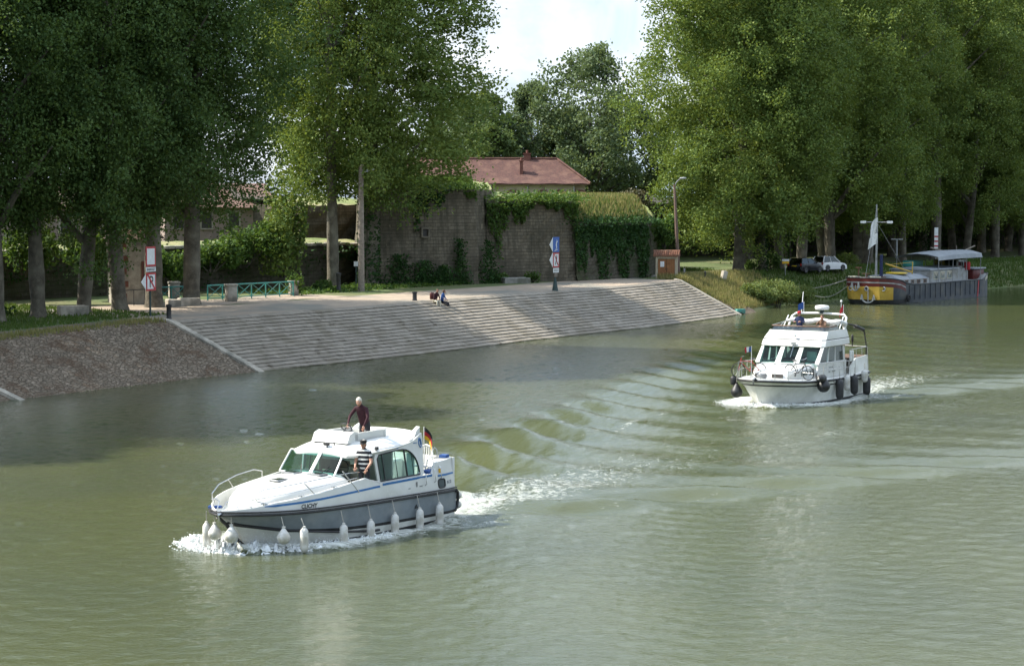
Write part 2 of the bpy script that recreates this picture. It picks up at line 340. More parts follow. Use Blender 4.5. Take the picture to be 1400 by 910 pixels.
def rubblemat(name, c1, c2, gap, weed, sc):
    m, t = nodes_of(name); out = N(t, 'ShaderNodeOutputMaterial'); b = N(t, 'ShaderNodeBsdfPrincipled', Roughness=.92); L(t, b, 0, out, 0); b.inputs['Specular IOR Level'].default_value = .2
    uv = N(t, 'ShaderNodeUVMap'); mp = N(t, 'ShaderNodeMapping'); mp.inputs['Scale'].default_value = (1, 1.7, 1); L(t, uv, 0, mp, 0); dn = N(t, 'ShaderNodeTexNoise', Scale=2.0, Detail=4); L(t, mp, 0, dn, 'Vector')
    va = N(t, 'ShaderNodeVectorMath', operation='MULTIPLY_ADD'); va.inputs[1].default_value = (.35, .35, 0); L(t, dn, 'Color', va, 0); L(t, mp, 0, va, 2)
    v = N(t, 'ShaderNodeTexVoronoi', Scale=sc); L(t, va, 0, v, 'Vector'); e = N(t, 'ShaderNodeTexVoronoi', Scale=sc); e.feature = 'DISTANCE_TO_EDGE'; L(t, va, 0, e, 'Vector')
    sp = N(t, 'ShaderNodeSeparateColor'); L(t, v, 'Color', sp, 0); col = mixc(t, sp.outputs[0], c4(c1), c4(c2))
    n1 = N(t, 'ShaderNodeTexNoise', Scale=3.0, Detail=8, Roughness=.75); L(t, uv, 0, n1, 'Vector'); col = mixc(t, ramp(t, n1.outputs[0], .40, .75), col, c4(tuple(x * .5 for x in c1)))
    col = mixc(t, ramp(t, e.outputs[0], .07, .0), col, c4(gap))
    n2 = N(t, 'ShaderNodeTexNoise', Scale=.55, Detail=9, Roughness=.8, Distortion=.6); L(t, uv, 0, n2, 'Vector'); col = mixc(t, ramp(t, n2.outputs[0], .50, .60), col, c4(weed)); t.links.new(col, b.inputs['Base Color'])
    ad = N(t, 'ShaderNodeMath', operation='MULTIPLY_ADD'); ad.inputs[1].default_value = .6; L(t, n1, 0, ad, 0); mr = ramp(t, e.outputs[0], 0, .16); t.links.new(mr, ad.inputs[2])
    bp = N(t, 'ShaderNodeBump', Strength=1, Distance=.07); L(t, ad, 0, bp, 'Height'); L(t, bp, 0, b, 'Normal'); return m
# ---------------------------------------------------------------- camera, light, sky
cd_ = bpy.data.cameras.new('camera'); cam = bpy.data.objects.new('camera', cd_); COL.objects.link(cam); SC.camera = cam
cd_.sensor_width = 36; cd_.sensor_fit = 'HORIZONTAL'; cd_.lens = FPX * 36 / 1400; cd_.clip_start = .5; cd_.clip_end = 6000
cam.location = (0, 0, HCAM); cam.rotation_euler = (PI / 2 - PITCH, 0, 0)
SUN_AZ = np.array([-.99, .12]); SUN_AZ /= np.linalg.norm(SUN_AZ); SUN_EL = math.radians(46)
ld = bpy.data.lights.new('sun', 'SUN'); ld.energy = 5.0; ld.angle = math.radians(.53); ld.color = (1, .94, .83)
lo = bpy.data.objects.new('sun', ld); COL.objects.link(lo)
sv = Vector((SUN_AZ[0] * math.cos(SUN_EL), SUN_AZ[1] * math.cos(SUN_EL), math.sin(SUN_EL))); lo.rotation_euler = sv.to_track_quat('Z', 'Y').to_euler(); lo.location = sv * 200
w = bpy.data.worlds.new('World'); SC.world = w; w.use_nodes = True; t = w.node_tree; t.nodes.clear()
wo = N(t, 'ShaderNodeOutputWorld'); bg = N(t, 'ShaderNodeBackground', Strength=.066); L(t, bg, 0, wo, 0)
sky = N(t, 'ShaderNodeTexSky'); sky.sky_type = 'NISHITA'; sky.sun_disc = False; sky.sun_elevation = SUN_EL; sky.sun_rotation = math.atan2(SUN_AZ[0], SUN_AZ[1]); sky.air_density = 1.2; sky.dust_density = 1.5
tc = N(t, 'ShaderNodeTexCoord'); mp = N(t, 'ShaderNodeMapping'); mp.inputs['Scale'].default_value = (1, 1, 2.2); mp.inputs['Location'].default_value = (.35, .1, 0.0); L(t, tc, 'Generated', mp, 0)
nc = N(t, 'ShaderNodeTexNoise', Scale=3.2, Detail=9, Roughness=.55, Distortion=.4); L(t, mp, 0, nc, 'Vector')
nd = N(t, 'ShaderNodeTexNoise', Scale=7.0, Detail=7, Roughness=.6, Distortion=.6); L(t, mp, 0, nd, 'Vector')
cl = mixc(t, ramp(t, nd.outputs[0], .38, .60), (11.4, 11.8, 12.3, 1), (6.0, 7.4, 9.0, 1))
hz = mixc(t, .5, sky.outputs[0], (4.2, 5.8, 8.2, 1))
L(t, wo, 0, wo, 0) if False else None
cm = mixc(t, ramp(t, nc.outputs[0], .45, .59), hz, cl); 
sd_ = N(t, 'ShaderNodeVectorMath', operation='DOT_PRODUCT'); sd_.inputs[1].default_value = tuple(sv); L(t, tc, 'Generated', sd_, 0)
br_ = t.nodes.new('ShaderNodeMapRange'); br_.inputs[1].default_value = .05; br_.inputs[2].default_value = .95; br_.inputs[3].default_value = 1.0; br_.inputs[4].default_value = 1.6; t.links.new(sd_.outputs['Value'], br_.inputs[0])
sz_ = N(t, 'ShaderNodeSeparateXYZ'); L(t, tc, 'Generated', sz_, 0); be_ = t.nodes.new('ShaderNodeMapRange'); be_.inputs[1].default_value = .08; be_.inputs[2].default_value = .55; be_.inputs[3].default_value = 1.0; be_.inputs[4].default_value = 1.45; t.links.new(sz_.outputs['Z'], be_.inputs[0])
mm_ = N(t, 'ShaderNodeMath', operation='MULTIPLY'); t.links.new(br_.outputs[0], mm_.inputs[0]); t.links.new(be_.outputs[0], mm_.inputs[1])
vm_ = N(t, 'ShaderNodeVectorMath', operation='SCALE'); t.links.new(cm, vm_.inputs[0]); t.links.new(mm_.outputs[0], vm_.inputs['Scale']); L(t, vm_, 0, bg, 0)
SC.view_settings.view_transform = 'Standard'; SC.view_settings.look = 'None'; SC.view_settings.gamma = 1; SC.view_settings.exposure = .88
SC.cycles.use_denoising = True; SC.cycles.max_bounces = 6; SC.cycles.diffuse_bounces = 3; SC.cycles.glossy_bounces = 3; SC.cycles.transmission_bounces = 4; SC.cycles.transparent_max_bounces = 12; SC.cycles.caustics_reflective = False; SC.cycles.caustics_refractive = False
# ---------------------------------------------------------------- ground
def smooth_noise(x, y, sc, seed):
    r = np.random.default_rng(seed); out = 0
    for k in range(9):
        a = r.uniform(0, 2 * PI); f = sc * r.uniform(.5, 2.0); out = out + np.sin((x * math.cos(a) + y * math.sin(a)) * f + r.uniform(0, 6.3)) / (1 + k * .25)
    return out / 4.5
M['ground'] = mat('bank_grass', (.070, .115, .028), (.105, .120, .042), 1.1, rough=.95, bump=.04, bsc=9, coord='Position', c3=(.125, .125, .05), sc3=.16)
M['gravel'] = mat('pale_gravel', (.36, .285, .21), (.28, .225, .17), .9, rough=.95, bump=.012, bsc=25, coord='Position', c3=(.19, .18, .15), sc3=.22)
M['dirt'] = mat('bare_earth_track', (.15, .115, .085), (.11, .09, .062), 1.2, rough=.95, bump=.015, bsc=20, coord='Position', c3=(.085, .10, .035), sc3=.5)
M['tarmac'] = mat('towpath_gravel', (.24, .225, .195), (.18, .17, .15), 1.2, rough=.95, bump=.01, bsc=20, coord='Position')
def sheet(name, s_arr, t_arr, dz, m, wob=0.0):
    s, t_ = np.meshgrid(s_arr, t_arr, indexing='ij'); t2 = t_.copy()
    if wob: e = np.where((np.arange(len(t_arr)) == 0) | (np.arange(len(t_arr)) == len(t_arr) - 1), 1.0, 0)[None, :]; t2 = t_ + e * wob * smooth_noise(s, t_ * 3, .7, len(name))
    x, y = st2xy(s, t2); z = gz_st(s, t2) + dz
    n, k = s.shape; i = np.arange(n * k).reshape(n, k)
    F = np.stack([i[:-1, :-1], i[1:, :-1], i[1:, 1:], i[:-1, 1:]], -1).reshape(-1, 4)[:, ::-1]
    o = np_mesh(name, np.c_[x.ravel(), y.ravel(), z.ravel()], F, m, smooth=True); return o
def ground():
    sa = np.r_[np.arange(0, S0 - 30, 4), np.arange(S0 - 30, S3 + 60, 1.0), np.arange(S3 + 60, BS[-1], 8)]
    ta = np.r_[-8, -4, -1, 0, .8, 1.6, 2.4, 3.2, 4.0, 4.8, 5.22, 5.3, 6, np.arange(7, 46, 1.2), 60, 90, 150, 400, 1500]
    s, t_ = np.meshgrid(sa, ta, indexing='ij'); x, y = st2xy(s, t_); z = gz_st(s, t_)
    z = z + .05 * smooth_noise(x, y, .8, 5) * (t_ > 17)
    low = (t_ < 5.25) & (s < S2 + .3); z = z - .4 * low
    z = z - np.where((t_ >= 5.25) & (t_ < 7), .015, 0)
    nb = (s > S2 + .6) & (t_ > 0) & (t_ < 8); z = z + nb * .10 * smooth_noise(x, y, 1.5, 9)
    n, k = s.shape; i = np.arange(n * k).reshape(n, k)
    F = np.stack([i[:-1, :-1], i[1:, :-1], i[1:, 1:], i[:-1, 1:]], -1).reshape(-1, 4)[:, ::-1]
    o = np_mesh('ground', np.c_[x.ravel(), y.ravel(), z.ravel()], F, M['ground'], smooth=True); tag(o, kind='structure')
ground()
tag(sheet('quay_paving', np.arange(S1 - 1.6, S2 + 1.2, 1.0), np.r_[RUN, 6, 8, 10, 12.3], .012, M['gravel'], 0), kind='structure')
tag(sheet('track', np.arange(S0 - 30, S1 - 1.6, 1.0), np.r_[6.3, 7.2, 8.3], .022, M['dirt'], .5), kind='structure')
tag(sheet('towpath', np.arange(S2 + 1.2, S3 + 160, 1.5), np.r_[9.6, 11, 12.6], .035, M['tarmac'], .35), kind='structure')
tag(sheet('quay_approach', np.arange(S1 - 1.6, S1 + 26, 1.0), np.r_[12.3, 14, 16, 17.2], .012, M['gravel'], 1.2), kind='structure')
# ---------------------------------------------------------------- stone steps and revetment
M['steps'] = brickmat('step_stone', (.345, .305, .248), (.25, .22, .178), (.14, .115, .085), 1.15, 1.0, .018, stain=(.19, .165, .125), ssc=.5, bump=.02, weeds=(.10, .08, .055), moss_lo=.585)
M['revet'] = rubblemat('revetment_stone', (.30, .242, .18), (.17, .138, .10), (.08, .062, .045), (.13, .088, .058), 3.6)
def stone_steps():
    root = thing('stone_steps', 'broad flight of pale stone steps running down from the quay into the river', 'steps', (0, 0, 0))
    nst = 16; prof = [(-.5, -.45, -1.0)]
    for i in range(nst):
        tt = RUN * i / nst; prof += [(tt + .035, i / nst if i else -.06, i), (tt + .03, (i + .26) / nst, i + .2), (tt, (i + .28) / nst, i + .24), (tt + .02, (i + .36) / nst, i + .3)]
    prof.append((RUN, 1.0, nst)); r = np.random.default_rng(3); n = 110; P = []; UV = []
    wob = [np.convolve(r.normal(0, .03, n + 4), np.ones(5) / 5, 'valid') + r.normal(0, .010, n) for _ in prof]
    for a in range(n):
        row = []; ur = []
        for j, (tt, zz, vv) in enumerate(prof):
            f = a / (n - 1); s = (S1 - 1.4 * tt / RUN) * (1 - f) + S2 * f; x, y = st2xy(s, tt + (wob[j][a] * 1.4 if 0 < j < len(prof) - 1 else 0))
            z = zz * float(ztop(s)) if j else zz
            row.append((float(x), float(y), z + (wob[j][a] if 1 < j < len(prof) - 1 else 0) + (.014 if j == len(prof) - 1 else 0))); ur.append((s, vv))
        P.append(row); UV.append(ur)
    b = MB(); b.grid([p[::-1] for p in P], 0, [u[::-1] for u in UV]); b.build('step_flight', M['steps'], root, smooth=0)
    for sb, st_ in ((S1 - .22, S1 - 1.62), (S2 + .22, S2 + .22)):
        secs = []
        for tt in np.linspace(-.45, RUN + .35, 12):
            f = max(0, tt) / RUN; s = sb + (st_ - sb) * f; c = []
            for ds, dz in ((-.24, -.25), (-.24, .13), (.24, .13), (.24, -.25)):
                x, y = st2xy(s + ds, tt); c.append((float(x), float(y), float(ztop(s)) * min(tt / RUN, 1.0) + dz))
            secs.append(c)
        MB().loft(secs, closed=True, caps=True).build('kerb', M['limestone'], root, smooth=0)
stone_steps()
def revetment():
    root = thing('stone_revetment', 'rough sloping stone revetment with brown weeds left of the steps', 'revetment', (0, 0, 0))
    r = np.random.default_rng(4); sa = np.arange(S0 - 26, S1 + .01, .22); ta = np.linspace(-.8, RUN + .25, 38); P = []; UV = []
    cell = r.random((400, 60))
    for s in sa:
        row = []; ur = []
        for tt in ta:
            ss = min(s, (S1 - .46) - 1.4 * max(0, tt) / RUN); x, y = st2xy(ss, tt)
            q = cell[int(s / .62) % 400, int(tt / .36 + 5)] * .07 + r.random() * .05
            row.append((float(x), float(y), float(ztop(ss)) * min(tt / RUN, 1.02) + q - .06)); ur.append((ss, tt))
        P.append(row[::-1]); UV.append(ur[::-1])
    b = MB(); b.grid(P, 0, UV); b.build('stone_slope', M['revet'], root, smooth=0)
    secs = []
    sk = xy2st(*at(20, 546)[:2])[0]
    for tt in np.linspace(-.5, RUN + .1, 8):
        c = []
        for ds, dz in ((-.2, -.2), (-.2, .16), (.2, .16), (.2, -.2)):
            x, y = st2xy(sk - tt * .26 + ds, tt); c.append((float(x), float(y), float(ztop(sk)) * tt / RUN + dz))
        secs.append(c)
    MB().loft(secs, closed=True, caps=True).build('kerb', M['limestone'], root, smooth=0)
revetment()
def apron():
    r = np.random.default_rng(8); P = []; UV = []
    for s in np.arange(S2 + .5, S2 + 5.2, .3):
        row = []; ur = []
        for tt in np.linspace(-.6, 2.1 - (s - S2) * .22, 9):
            x, y = st2xy(s, tt); row.append((float(x), float(y), 2.6 * tt / RUN + .12 + r.random() * .12)); ur.append((s, tt))
        P.append(row[::-1]); UV.append(ur[::-1])
    o = MB().grid(P, 0, UV).build('stone_apron', M['revet'], smooth=0); tag(o, 'small patch of rough pale stones at the waterline just right of the steps', 'stone apron')
apron()
# ---------------------------------------------------------------- ramparts
M['fort'] = brickmat('fort_stone', (.205, .175, .125), (.12, .102, .072), (.075, .064, .046), .5, .27, .02, stain=(.07, .06, .042), ssc=.20, bump=.06, weeds=(.32, .265, .185), moss_lo=.62, streak=(.06, .055, .038))  # weeds slot holds beige patches that paint sunlight into the stone colour
M['fort_dark'] = brickmat('mossy_dark_stone', (.115, .10, .075), (.08, .07, .052), (.045, .04, .03), .6, .3, .025, stain=(.05, .055, .025), ssc=.3, bump=.05, weeds=(.045, .06, .02), moss_lo=.55, streak=(.05, .055, .03))
M['earth_top'] = mat('rough_rampart_grass', (.16, .19, .06), (.11, .14, .04), .8, rough=.95, bump=.06, bsc=6, coord='Position', c3=(.24, .22, .10), sc3=.3)
def rampart(name, label, pts, ztops, back, stone, batter=.06, coping=None, top_rise=.5, cat='rampart', seed=1, step=.55):
    """pts: base points (x,y) left to right; a solid wall with a grass top going back by the vector `back`"""
    root = thing(name, label, cat, (pts[0][0], pts[0][1], 0)); ox, oy = pts[0][0], pts[0][1]
    Pn = []; Z = []
    for (a, b, za, zb) in zip(pts[:-1], pts[1:], ztops[:-1], ztops[1:]):
        n = max(1, int(math.dist(a, b) / step))
        for i in range(n): f = i / n; Pn.append((a[0] + (b[0] - a[0]) * f, a[1] + (b[1] - a[1]) * f)); Z.append(za + (zb - za) * f)
    Pn.append(pts[-1]); Z.append(ztops[-1]); r = np.random.default_rng(seed); nv = 12; F = []; UV = []; d = 0
    for i, (p, zt) in enumerate(zip(Pn, Z)):
        if i: d += math.dist(p, Pn[i - 1])
        q0, q1 = Pn[max(0, i - 1)], Pn[min(len(Pn) - 1, i + 1)]; dx, dy = q1[0] - q0[0], q1[1] - q0[1]; l = math.hypot(dx, dy); nx, ny = -dy / l, dx / l
        zb = gz(*p) - .4; row = []; ur = []
        for j in range(nv + 1):
            z = zb + (zt - zb) * j / nv; k = batter * (z - zb) + r.normal(0, .05)
            row.append((p[0] - ox + nx * k, p[1] - oy + ny * k, z + (r.normal(0, .07) if j == nv else 0))); ur.append((d, z))
        F.append(row); UV.append(ur)
    b = MB(); b.grid(F, 0, UV); 
    for e in (0, -1):
        c = F[e]; bk = [(p[0] + back[0], p[1] + back[1], p[2]) for p in c]; u = UV[e]
        b.grid([bk, c] if e == 0 else [c, bk], 0, [[(u_[0] - 12, u_[1]) for u_ in u], u] if e == 0 else [u, [(u_[0] + 12, u_[1]) for u_ in u]])
    b.build('stone_face', stone, root, smooth=0)
    T = [[(c[-1][0] + back[0] * f, c[-1][1] + back[1] * f, c[-1][2] + top_rise * math.sin(min(1, f * 2.2) * PI / 2) + (r.normal(0, .06) if f else 0)) for f in (0, .1, .25, .45, .7, 1)] for c in F]
    MB().grid([x[::-1] for x in T]).build('earth_top', M['earth_top'], root, smooth=60)
    if coping:
        secs = [[(c[-1][0] - .0, c[-1][1], c[-1][2] - .05) for c in F]]
        cp = MB()
        for i in range(len(F) - 1):
            a, c = Vector(F[i][-1]), Vector(F[i + 1][-1]); dd = (c - a); l = dd.length; nn = Vector((-dd.y, dd.x, 0)).normalized()
            m = (a + c) / 2 + nn * .12; cp.box((m.x, m.y, m.z + .09), (l * .985, .75, .2), math.atan2(dd.y, dd.x), 0, .02)
        cp.build('coping', coping, root, smooth=0)
    return root
def xy(px, py, z=2.95): p = gp(px, py); return (p[0], p[1])
A0, A1 = xy(500, 391.5), xy(655, 388)
rampart('rampart_wall', 'tall bare masonry bastion with a small square opening, left of the ivy covered wall', [(A0[0] - 1.5, A0[1] + 6), A0, A1, (A1[0] + 1.4, A1[1] + 5)], [10.4, 10.4, 10.5, 10.4], (-1, 14), M['fort'], seed=1, top_rise=.6)
B0 = (A1[0] + .7, A1[1] + 2.6); B1 = xy(792, 384)
rampart('rampart_wall', 'recessed rampart stretch hung with ivy between the bare bastion and the lower wall', [B0, B1], [9.75, 9.35], (-1, 13), M['fort'], seed=2)
C0 = (B1[0] - .2, B1[1] - .5); C1 = xy(888, 379.5)
rampart('rampart_wall', 'lower rampart with a sunny grass slope on top, behind the small brick and stone hut', [C0, C1, (C1[0] + 2.0, C1[1] + 16)], [7.7, 7.7, 7.7], (-2.5, 13), M['fort_dark'], seed=3, top_rise=1.5)
for nm_, c_, m_ in (('loophole', .40, 0),):
    pass
def along(s0, s1, t_, n=10): 
    return [tuple(float(v) for v in st2xy(s, t_)) for s in np.linspace(s0, s1, n)]
sL1 = xy2st(*gp(432, 392)[:2])[0] + 3
lowwall = along(S0 - 22, S1 + 6, 25.5, 6) + [tuple(at_y(440, 300, 152)[:2]), tuple(at_y(512, 300, 157.5)[:2])]
rampart('moat_wall', 'low dark mossy wall with pale coping behind the left plane trees', lowwall, [5.7, 5.7, 5.8, 5.9, 6.0, 6.05, 6.1, 6.1], tuple(np.array(st2xy(S1, 34)) - np.array(st2xy(S1, 25.5))), M['fort_dark'], seed=4, coping=M['limestone'], top_rise=.3, cat='wall')
up = [tuple(at_y(415, 300, 163)[:2]), tuple(at_y(470, 300, 166)[:2]), tuple(at_y(530, 300, 170)[:2])]
rampart('rampart_wall', 'rear masonry wall seen between the two ivy clad trunks and the wooden pole', up, [9.1, 9.2, 9.3], tuple(np.array(st2xy(S1, 46)) - np.array(st2xy(S1, 34))), M['fort'], seed=5)
# opening in the bastion
def wall_opening():
    p = at_y(582, 318, (A0[1] + (A1[1] - A0[1]) * .53)); d = np.array([A1[0] - A0[0], A1[1] - A0[1]]); a = math.atan2(d[1], d[0]); n = np.array([d[1], -d[0]]) / np.linalg.norm(d)
    o = thing('wall_opening', 'small square dark opening framed in stone high on the bare bastion', 'opening', (p[0], p[1], p[2]), a)
    y0 = -.02; b = MB(); b.box((0, y0 + .1, 0), (.5, .3, .55)); b.build('recess', M['dark'], o, smooth=0)
    f = MB()
    for x, z, sx, sz in ((-.32, 0, .14, .75), (.32, 0, .14, .75), (0, .34, .5, .13), (0, -.34, .5, .13)): f.box((x, y0, z), (sx, .42, sz))
    f.build('stone_frame', M['old_stone'], o, smooth=0)
    # push onto the battered face
    f0 = np.array(A0); tt = np.dot(np.array([p[0], p[1]]) - f0, d) / np.dot(d, d); base = f0 + d * tt; k = .06 * (p[2] - gz(*base) + .4); q = base - n * k
    o.location = (q[0], q[1], p[2])
wall_opening()
# ---------------------------------------------------------------- buildings
M['pinkwall'] = mat('pinkish_old_render', (.33, .25, .22), (.26, .2, .17), 1, rough=.9, bump=.01, bsc=8, c3=(.2, .16, .14), sc3=.6)
def barracks():
    Y = 228; pL, pR = at_y(560, 250, Y), at_y(803, 251, Y); zE = pR[2]; zR = at_y(770, 217, Y + 4)[2]; ln = pR[0] - pL[0]
    o = thing('barracks', 'long cream building with red hipped tile roof and two chimneys above the ramparts', 'building', (pL[0], Y, 0))
    zb = 5.5; dp = 9.0; b = MB(); b.box((ln / 2, dp / 2, (zE + zb) / 2), (ln - .5, dp - .5, zE - zb)); w_ = b.build('wall', M['render'], o, smooth=0)
    # pilasters, cornice
    c = MB(); c.box((ln / 2, .2, zE - .12), (ln - .2, .25, .22)); c.build('cornice', M['limestone'], o, smooth=0)
    for px in (672, 722, 785): x = (px - 700) * Y / FPX - pL[0]; MB().tube([(x, .14, zb), (x, .14, zE - .25)], .09, 6).build('downpipe', M['steel_dull'], o)
    for px in (666, 700, 742, 765, 793):
        x = (px - 700) * Y / FPX - pL[0]; wz = zE - 1.75; f = MB()
        for dx, dz, sx, sz in ((-.5, 0, .14, 1.3), (.5, 0, .14, 1.3), (0, -.66, 1.1, .12)): f.box((x + dx, .22, wz + dz), (sx, .12, sz))
        arc = [(x + .57 * math.cos(a), .16, wz + .62 + .38 * math.sin(a)) for a in np.linspace(0, PI, 9)]; f.tube(arc, .08, 6)
        win = f.build('window', M['brick'], o, smooth=0)
        p = MB(); p.poly([(x - .44, .236, wz - .6), (x + .44, .236, wz - .6), (x + .44, .236, wz + .62)] + [(x + .44 * math.cos(a), .236, wz + .62 + .3 * math.sin(a)) for a in np.linspace(.3, PI - .3, 6)] + [(x - .44, .236, wz + .62)]); p.build('pane', M['pinkwall'], win, smooth=0)
    ov = .35; hip = 3.4; r = MB()
    e = [(-6, -ov, zE), (ln + ov, -ov, zE), (ln + ov, dp + ov, zE), (-6, dp + ov, zE)]; rg = [(-6, dp / 2, zR), (ln - hip, dp / 2, zR)]
    n = 26
    front = [[(e[0][0] + (e[1][0] - e[0][0]) * i / n + ((rg[0][0] + (rg[1][0] - rg[0][0]) * i / n) - (e[0][0] + (e[1][0] - e[0][0]) * i / n)) * j / 8, -ov + (dp / 2 + ov) * j / 8, zE + (zR - zE) * j / 8 - .16 * math.sin(PI * j / 8) + .04 * math.sin(i * 2.1 + j)) for i in range(n + 1)] for j in range(9)]
    r.grid(front); r.poly([e[1], e[2], rg[1]]); r.poly([e[2], e[3], rg[0], rg[1]])
    r.extrude([(-6, -ov, zE - .12), (ln + ov, -ov, zE - .12), (ln + ov, dp + ov, zE - .12), (-6, dp + ov, zE - .12)], (0, 0, .1))
    rf = r.build('roof', M['tile'], o, smooth=30)
    MB().tube([(-6, dp / 2, zR + .03), (ln - hip, dp / 2, zR + .03)], .16, 6).tube([(ln - hip, dp / 2, zR + .03), (ln + ov, -ov, zE + .05)], .12, 6).build('ridge_tiles', M['tile'], rf)
    for px, py, h, wd in ((721, 216, .35, .8), (713, 236, 1.1, .38)):
        x = (px - 700) * Y / FPX - pL[0]; yy = dp / 2 if py < 220 else dp * .22; zc = zR - .5 if py < 220 else zE + (zR - zE) * .40 - .4
        ch = MB(); ch.box((x, yy, zc + h / 2 + .3), (wd, .6, h + .9)); ch.box((x, yy, zc + h + .76), (wd + .16, .76, .12)); 
        ch.lathe([(.12, 0), (.15, .3), (.1, .32)], 8, (x, yy, zc + h + .82)); ch.build('chimney', M['brick'], rf, smooth=0)
barracks()
def old_house(px0, px1, Y, z0, ze, zr, label, wallm, nwin):
    p0, p1 = at_y(px0, 300, Y), at_y(px1, 300, Y); a = math.radians(24); ln = (p1[0] - p0[0]) / math.cos(a) * .97
    o = thing('old_house', label, 'house', (p0[0], Y, 0), a); b = MB(); b.box((ln / 2, 3.5, (z0 + ze) / 2), (ln, 7, ze - z0)); b.build('wall', wallm, o, smooth=0)
    r = MB(); r.add([(-.3, -.4, ze - .05), (ln + .3, -.4, ze - .05), (ln + .3, 3.5, zr), (-.3, 3.5, zr), (-.3, 7.4, ze - .05), (ln + .3, 7.4, ze - .05)], [(0, 1, 2, 3), (3, 2, 5, 4), (0, 3, 4), (1, 5, 2)]); rf = r.build('roof', M['tile_brown'], o, smooth=0)
    MB().box((ln * .3, 3.5, zr + .3), (.8, .6, 1.4)).build('chimney', M['brick'], rf, smooth=0)
    for k in range(nwin):
        x = ln * (k + .5) / nwin; f = MB()
        for dx, dz, sx, sz in ((-.5, 0, .14, 1.4), (.5, 0, .14, 1.4), (0, .72, 1.15, .16), (0, -.72, 1.15, .12)): f.box((x + dx, -.03, (z0 + ze) / 2 + .5 + dz), (sx, .12, sz))
        wn = f.build('window', M['limestone'], o, smooth=0); MB().box((x, -.01, (z0 + ze) / 2 + .5), (.9, .04, 1.3)).build('pane', M['dark'], wn, smooth=0)
M['pinkwall'] = mat('pinkish_old_render', (.33, .25, .22), (.26, .2, .17), 1, rough=.9, bump=.01, bsc=8, c3=(.2, .16, .14), sc3=.6)
old_house(-60, 165, 150, 5.6, 8.8, 11.2, 'pinkish rendered house with brown tiled roof half hidden behind the far left trees', M['pinkwall'], 4)
old_house(225, 372, 163, 5.8, 9.0, 11.0, 'low old house with brown roof glimpsed through leaves above the moat wall coping', M['pinkwall'], 4)
def gatehouse():
    p = gp(188, 416); o = thing('gatehouse', 'small pale stone gatehouse with red brick bands beside the teal footbridge', 'gatehouse', p, math.radians(18))
    b = MB(); b.box((0, 1.6, 2.0), (3.0, 3.0, 4.4)); b.build('wall', M['limestone'], o, smooth=0)
    for k in range(5): MB().box((-.9 + .1 * (k % 2), .06, .5 + k * .8), (.5, .14, .38)).build('brick_band', M['brick'], o, smooth=0)
    r = MB(); r.add([(-1.8, -.2, 4.15), (1.8, -.2, 4.15), (1.8, 3.4, 4.15), (-1.8, 3.4, 4.15), (0, 1.6, 5.6)], [(0, 1, 4), (1, 2, 4), (2, 3, 4), (3, 0, 4), (3, 2, 1, 0)]); r.build('roof', M['tile_brown'], o, smooth=0)
    f = MB()
    for x, z, sx, sz in ((.35, 2.0, .12, 1.2), (1.15, 2.0, .12, 1.2), (.75, 2.65, .92, .14), (.75, 1.36, .92, .12)): f.box((x, .07, z), (sx, .12, sz))
    wn = f.build('window', M['brick'], o, smooth=0); MB().box((.75, .09, 2.0), (.68, .04, 1.15)).build('pane', M['dark'], wn, smooth=0)
gatehouse()
